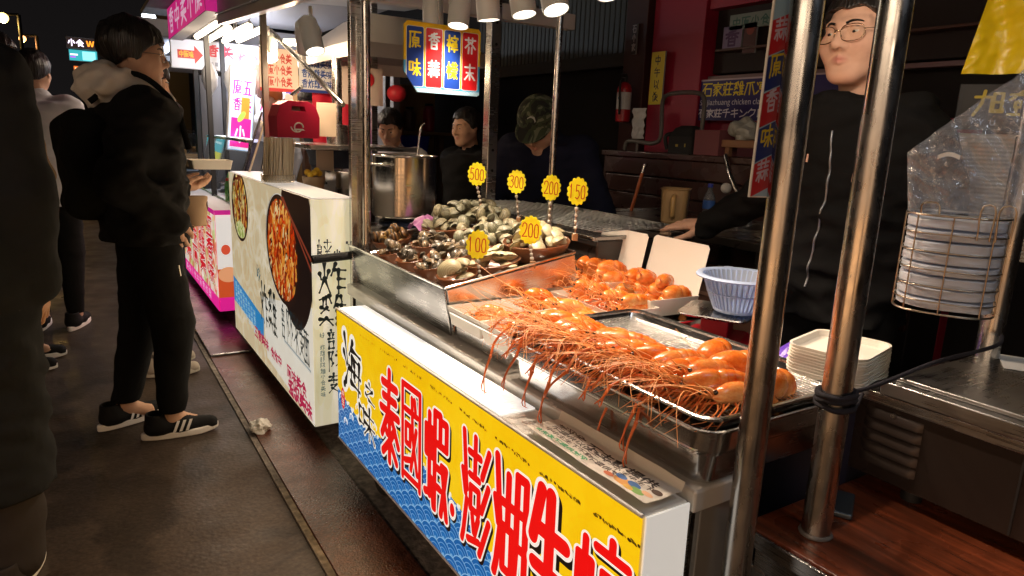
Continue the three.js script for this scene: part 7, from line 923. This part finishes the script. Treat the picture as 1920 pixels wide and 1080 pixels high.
card('small_poster', 'small purple and white poster in the dark niche', 'poster', 3.41, 1.93, -2.98, 0.14, 0.14, (g, W, H) => { g.fillStyle = '#7c6a94'; g.fillRect(0, 0, W, H); drawText(g, '香', 40, 50, 170, 160, 0, 24, '#4a1a5a'); }); card('small_poster', 'small dark red poster beside the purple one', 'poster', 3.41, 1.92, -2.85, 0.09, 0.17, (g, W, H) => { g.fillStyle = '#4a1410'; g.fillRect(0, 0, W, H); g.fillStyle = '#8a3020'; g.beginPath(); g.arc(128, 110, 80, 0, 7); g.fill(); });
{
  const t = thing('dark_counter', 'long dark brown counter of wide boards behind the cart', 'counter', [0, 0, 0]); const m = cm(0.05, 0.022, 0.018, 0.5, { roughnessMap: T.smudge });
  for (let i = 0; i < 5; i++) mesh('board', bx(3.0, 3.03, 0.985 - i * 0.112, 1.09 - i * 0.112, -3.58, -1.5, 0.005), m, t); mesh('top', bx(2.97, 3.35, 1.205, 1.24, -3.6, -1.5, 0.005), m, t); mesh('front_board', bx(2.995, 3.03, 1.098, 1.2045, -3.58, -1.5, 0.005), m, t); mesh('body', bx(3.031, 3.3, 0, 1.2045, -3.57, -1.5, 0.005), M.black, t); mesh('end_board', bx(3.0, 3.3, 0.0, 1.2045, -3.6, -3.581, 0.003), m, t);
  const e = thing('fire_extinguisher', 'red fire extinguisher with a white label on the dark pillar', 'fire extinguisher', [3.27, 1.43, -3.76]); mesh('cylinder', lathe([[0.0005, 0], [0.045, 0], [0.05, 0.008], [0.05, 0.22], [0.04, 0.25], [0.018, 0.268], [0.0005, 0.27]], 32), M.redPl, e); mesh('label', lathe([[0.0507, 0.085], [0.0507, 0.2]], 32), std({ color: lin(0.6, 0.62, 0.64), roughness: 0.5, side: THREE.DoubleSide }), e); mesh('valve', [rod([0, 0.27, 0], [0, 0.3, 0], 0.014), bx(-0.035, 0.015, 0.298, 0.31, -0.008, 0.008, 0.002), bx(-0.035, 0.01, 0.316, 0.325, -0.008, 0.008, 0.002)], M.black, e); mesh('hose', tube([[-0.02, 0.285, 0], [-0.06, 0.26, 0.02], [-0.06, 0.12, 0.03], [-0.055, 0.05, 0.025]], 0.008, 20, 8), M.rubber, e); mesh('mark', at(new THREE.CircleGeometry(0.012, 20), -0.0515, 0.16, 0.012, 0, -Math.PI / 2 + 0.24), cm(0.05, 0.25, 0.55), e);
  solo('clear_bag_hung', sheet((u, v) => [0.02 * nz(u * 4, v * 5) + 0.01 * nz(u * 11, v * 10), (v - 0.5) * 0.2, (u - 0.5) * 0.12], 16, 20), phy({ color: lin(0.62, 0.62, 0.64), roughness: 0.3, side: THREE.DoubleSide, transmission: 0.2 }), 'small crumpled silvery bag hanging under the yellow banner', 'plastic bag', [3.22, 1.42, -3.54]);
  const f = thing('pipe_stand', 'grey bent tube frame standing on the dark counter', 'frame', [0, 0, 0]); mesh('tube', [tube([[3.1, 1.245, -3.52], [3.1, 1.295, -3.5], [3.1, 1.295, -3.25], [3.1, 1.32, -3.2], [3.1, 1.56, -3.2], [3.1, 1.585, -3.17], [3.1, 1.585, -2.9], [3.1, 1.56, -2.87], [3.1, 1.24, -2.87]], 0.013, 90, 8)], cm(0.12, 0.11, 0.1, 0.45), f); mesh('foot', [rod([3.1, 1.24, -3.4], [3.1, 1.29, -3.4], 0.01, 8)], cm(0.12, 0.11, 0.1, 0.45), f);
  const k = thing('black_machine', 'black kitchen machine with a hood on the dark counter', 'machine', [3.12, 1.2405, -2.98]); mesh('body', loft(0.16, 0.2, 0.03, [[0, 0], [0, 0.1], [0.03, 0.15], [0.06, 0.165]]), M.rubber, k); mesh('spout', tube([[-0.05, 0.02, -0.12], [-0.06, 0.1, -0.13], [-0.02, 0.12, -0.1]], 0.012, 14, 8), M.black, k); mesh('badge', [bx(-0.084, -0.081, 0.04, 0.055, -0.02, 0.0, 0.001), bx(-0.084, -0.081, 0.04, 0.06, 0.05, 0.06, 0.001)], cm(0.4, 0.3, 0.05), k);
  solo('pink_box', bx(-0.08, 0.08, 0, 0.14, -0.09, 0.09, 0.004), cm(0.2, 0.06, 0.07, 0.7), 'dull pink cardboard box beside the black machine', 'box', [3.08, 1.2405, -2.73]);
  const w = thing('wooden_stand', 'light wooden stand with a rounded back on the dark counter', 'stand', [3.12, 1.2405, -2.42]); mesh('top', bx(-0.1, 0.1, 0.05, 0.09, -0.22, 0.18, 0.006), cm(0.3, 0.15, 0.075), w); mesh('back', at(prism(Array.from({ length: 20 }, (_, i) => { const a = i / 19 * 3.1416; return [Math.cos(a) * 0.09, Math.sin(a) * 0.11]; }), 0.03, 0.004), 0.05, 0.09, 0.06, 0, -Math.PI / 2), cm(0.36, 0.18, 0.08), w); for (const z of [-0.2, 0.13]) mesh('leg', bx(-0.09, -0.06, 0, 0.0495, z, z + 0.03), cm(0.25, 0.12, 0.06), w);
  solo('crumpled_bag', (() => { const g = new THREE.IcosahedronGeometry(0.07, 4), p = g.attributes.position; for (let i = 0; i < p.count; i++) { const x = p.getX(i), y = p.getY(i), z = p.getZ(i), q = 1 + 0.5 * nz(x * 22, y * 22, z * 22); p.setXYZ(i, x * q, y * q * 0.9, z * q * 1.2); } g.computeVertexNormals(); return g; })(), phy({ color: lin(0.5, 0.52, 0.48), roughness: 0.35, transmission: 0.2 }), 'crumpled whitish bag on the wooden stand below the shop sign', 'bag', [3.1, 1.38, -2.56]);
  const b = thing('spray_bottle', 'pale green bottle beside the rounded wooden stand', 'bottle', [3.02, 1.33, -2.3]); mesh('bottle', lathe([[0.0005, 0], [0.035, 0], [0.037, 0.1], [0.03, 0.13], [0.014, 0.145], [0.014, 0.16], [0.0005, 0.16]], 24), cm(0.2, 0.32, 0.3, 0.3), b); mesh('nozzle', [bx(-0.05, 0.014, 0.16, 0.185, -0.01, 0.01, 0.004)], cm(0.5, 0.55, 0.52, 0.4), b);
  const h = thing('faucet', 'white handled steel faucet in front of the dark counter', 'faucet', [2.9, 1.0, -2.45]); mesh('pipe', tube([[0.06, 0.25, -0.1], [0.02, 0.12, 0.0], [0, 0.02, 0.1]], 0.012, 20, 8), M.steel, h); mesh('knob', new THREE.SphereGeometry(0.028, 14, 10).translate(0.0, 0.08, -0.02), M.white, h);
}
{ // things on a shelf behind the pot
  const t = thing('back_shelf', 'cluttered wooden shelf behind the stock pot', 'shelf', [2.6, 0, -6.2]); mesh('board', bx(-0.9, 0.5, 1.28, 1.31, -0.2, 0.2, 0.005), cm(0.3, 0.15, 0.06), t); mesh('back', bx(-0.9, 0.5, 0.6, 1.75, -0.24, -0.205, 0.005), cm(0.34, 0.18, 0.06), t); for (const x of [-0.88, 0.43]) mesh('leg', bx(x, x + 0.05, 0, 1.2795, -0.05, 0.05), cm(0.2, 0.1, 0.05), t);
  solo('blue_crate', loft(0.3, 0.24, 0.02, [[0.02, 0], [0, 0.17], [-0.008, 0.175], [0.006, 0.17], [0.024, 0.01]]), cm(0.015, 0.02, 0.4, 0.4), 'deep blue plastic crate on the shelf behind the stock pot', 'crate', [2.15, 1.3105, -6.18]); solo('blue_crate', loft(0.26, 0.22, 0.02, [[0.02, 0], [0, 0.17], [-0.008, 0.175], [0.006, 0.17], [0.024, 0.01]]), cm(0.015, 0.02, 0.35, 0.4), 'lower blue plastic crate beside the bowed worker', 'crate', [2.3, 1.1, -5.2]);
  for (const [l, x, c, h] of [['dark jar on the back shelf, left one', 2.5, [0.03, 0.02, 0.02], 0.16], ['brown jar on the back shelf, right one', 2.7, [0.14, 0.06, 0.03], 0.2], ['red canister on the back shelf', 2.9, [0.4, 0.01, 0.03], 0.24]]) { const j = thing('jar', l, 'jar', [x, 1.3105, -6.12]); mesh('jar', lathe([[0.0005, 0], [0.05, 0], [0.055, 0.02], [0.055, h * 0.8], [0.035, h], [0.0005, h]], 24), cm(...c, 0.35), j); mesh('lid', at(cyl(0.038, 0.038, 0.02, 20), 0, h + 0.01, 0), M.black, j); }
  solo('paper_lantern', new THREE.SphereGeometry(0.06, 24, 18).scale(1, 0.85, 1), cm(0.5, 0.015, 0.03, 0.5), 'red round lantern showing under the flavour board', 'lantern', [1.72, 1.53, -4.1]);
  const s = thing('white_sheet', 'white sheet with a red dot hanging behind the round post', 'sheet', [1.52, 1.56, -4.15]); mesh('cloth', sheet((u, v) => [(u - 0.5) * 0.26, (v - 0.5) * 0.22, 0.008 * Math.sin(u * 9)], 16, 4), std({ color: lin(0.6, 0.5, 0.45), roughness: 0.8, side: THREE.DoubleSide }), s); mesh('dot', at(new THREE.CircleGeometry(0.042, 24), 0.03, 0.04, 0.01), cm(0.55, 0.02, 0.03), s);
}
scene.updateMatrixWorld(true);
renderer.render(scene, camera);
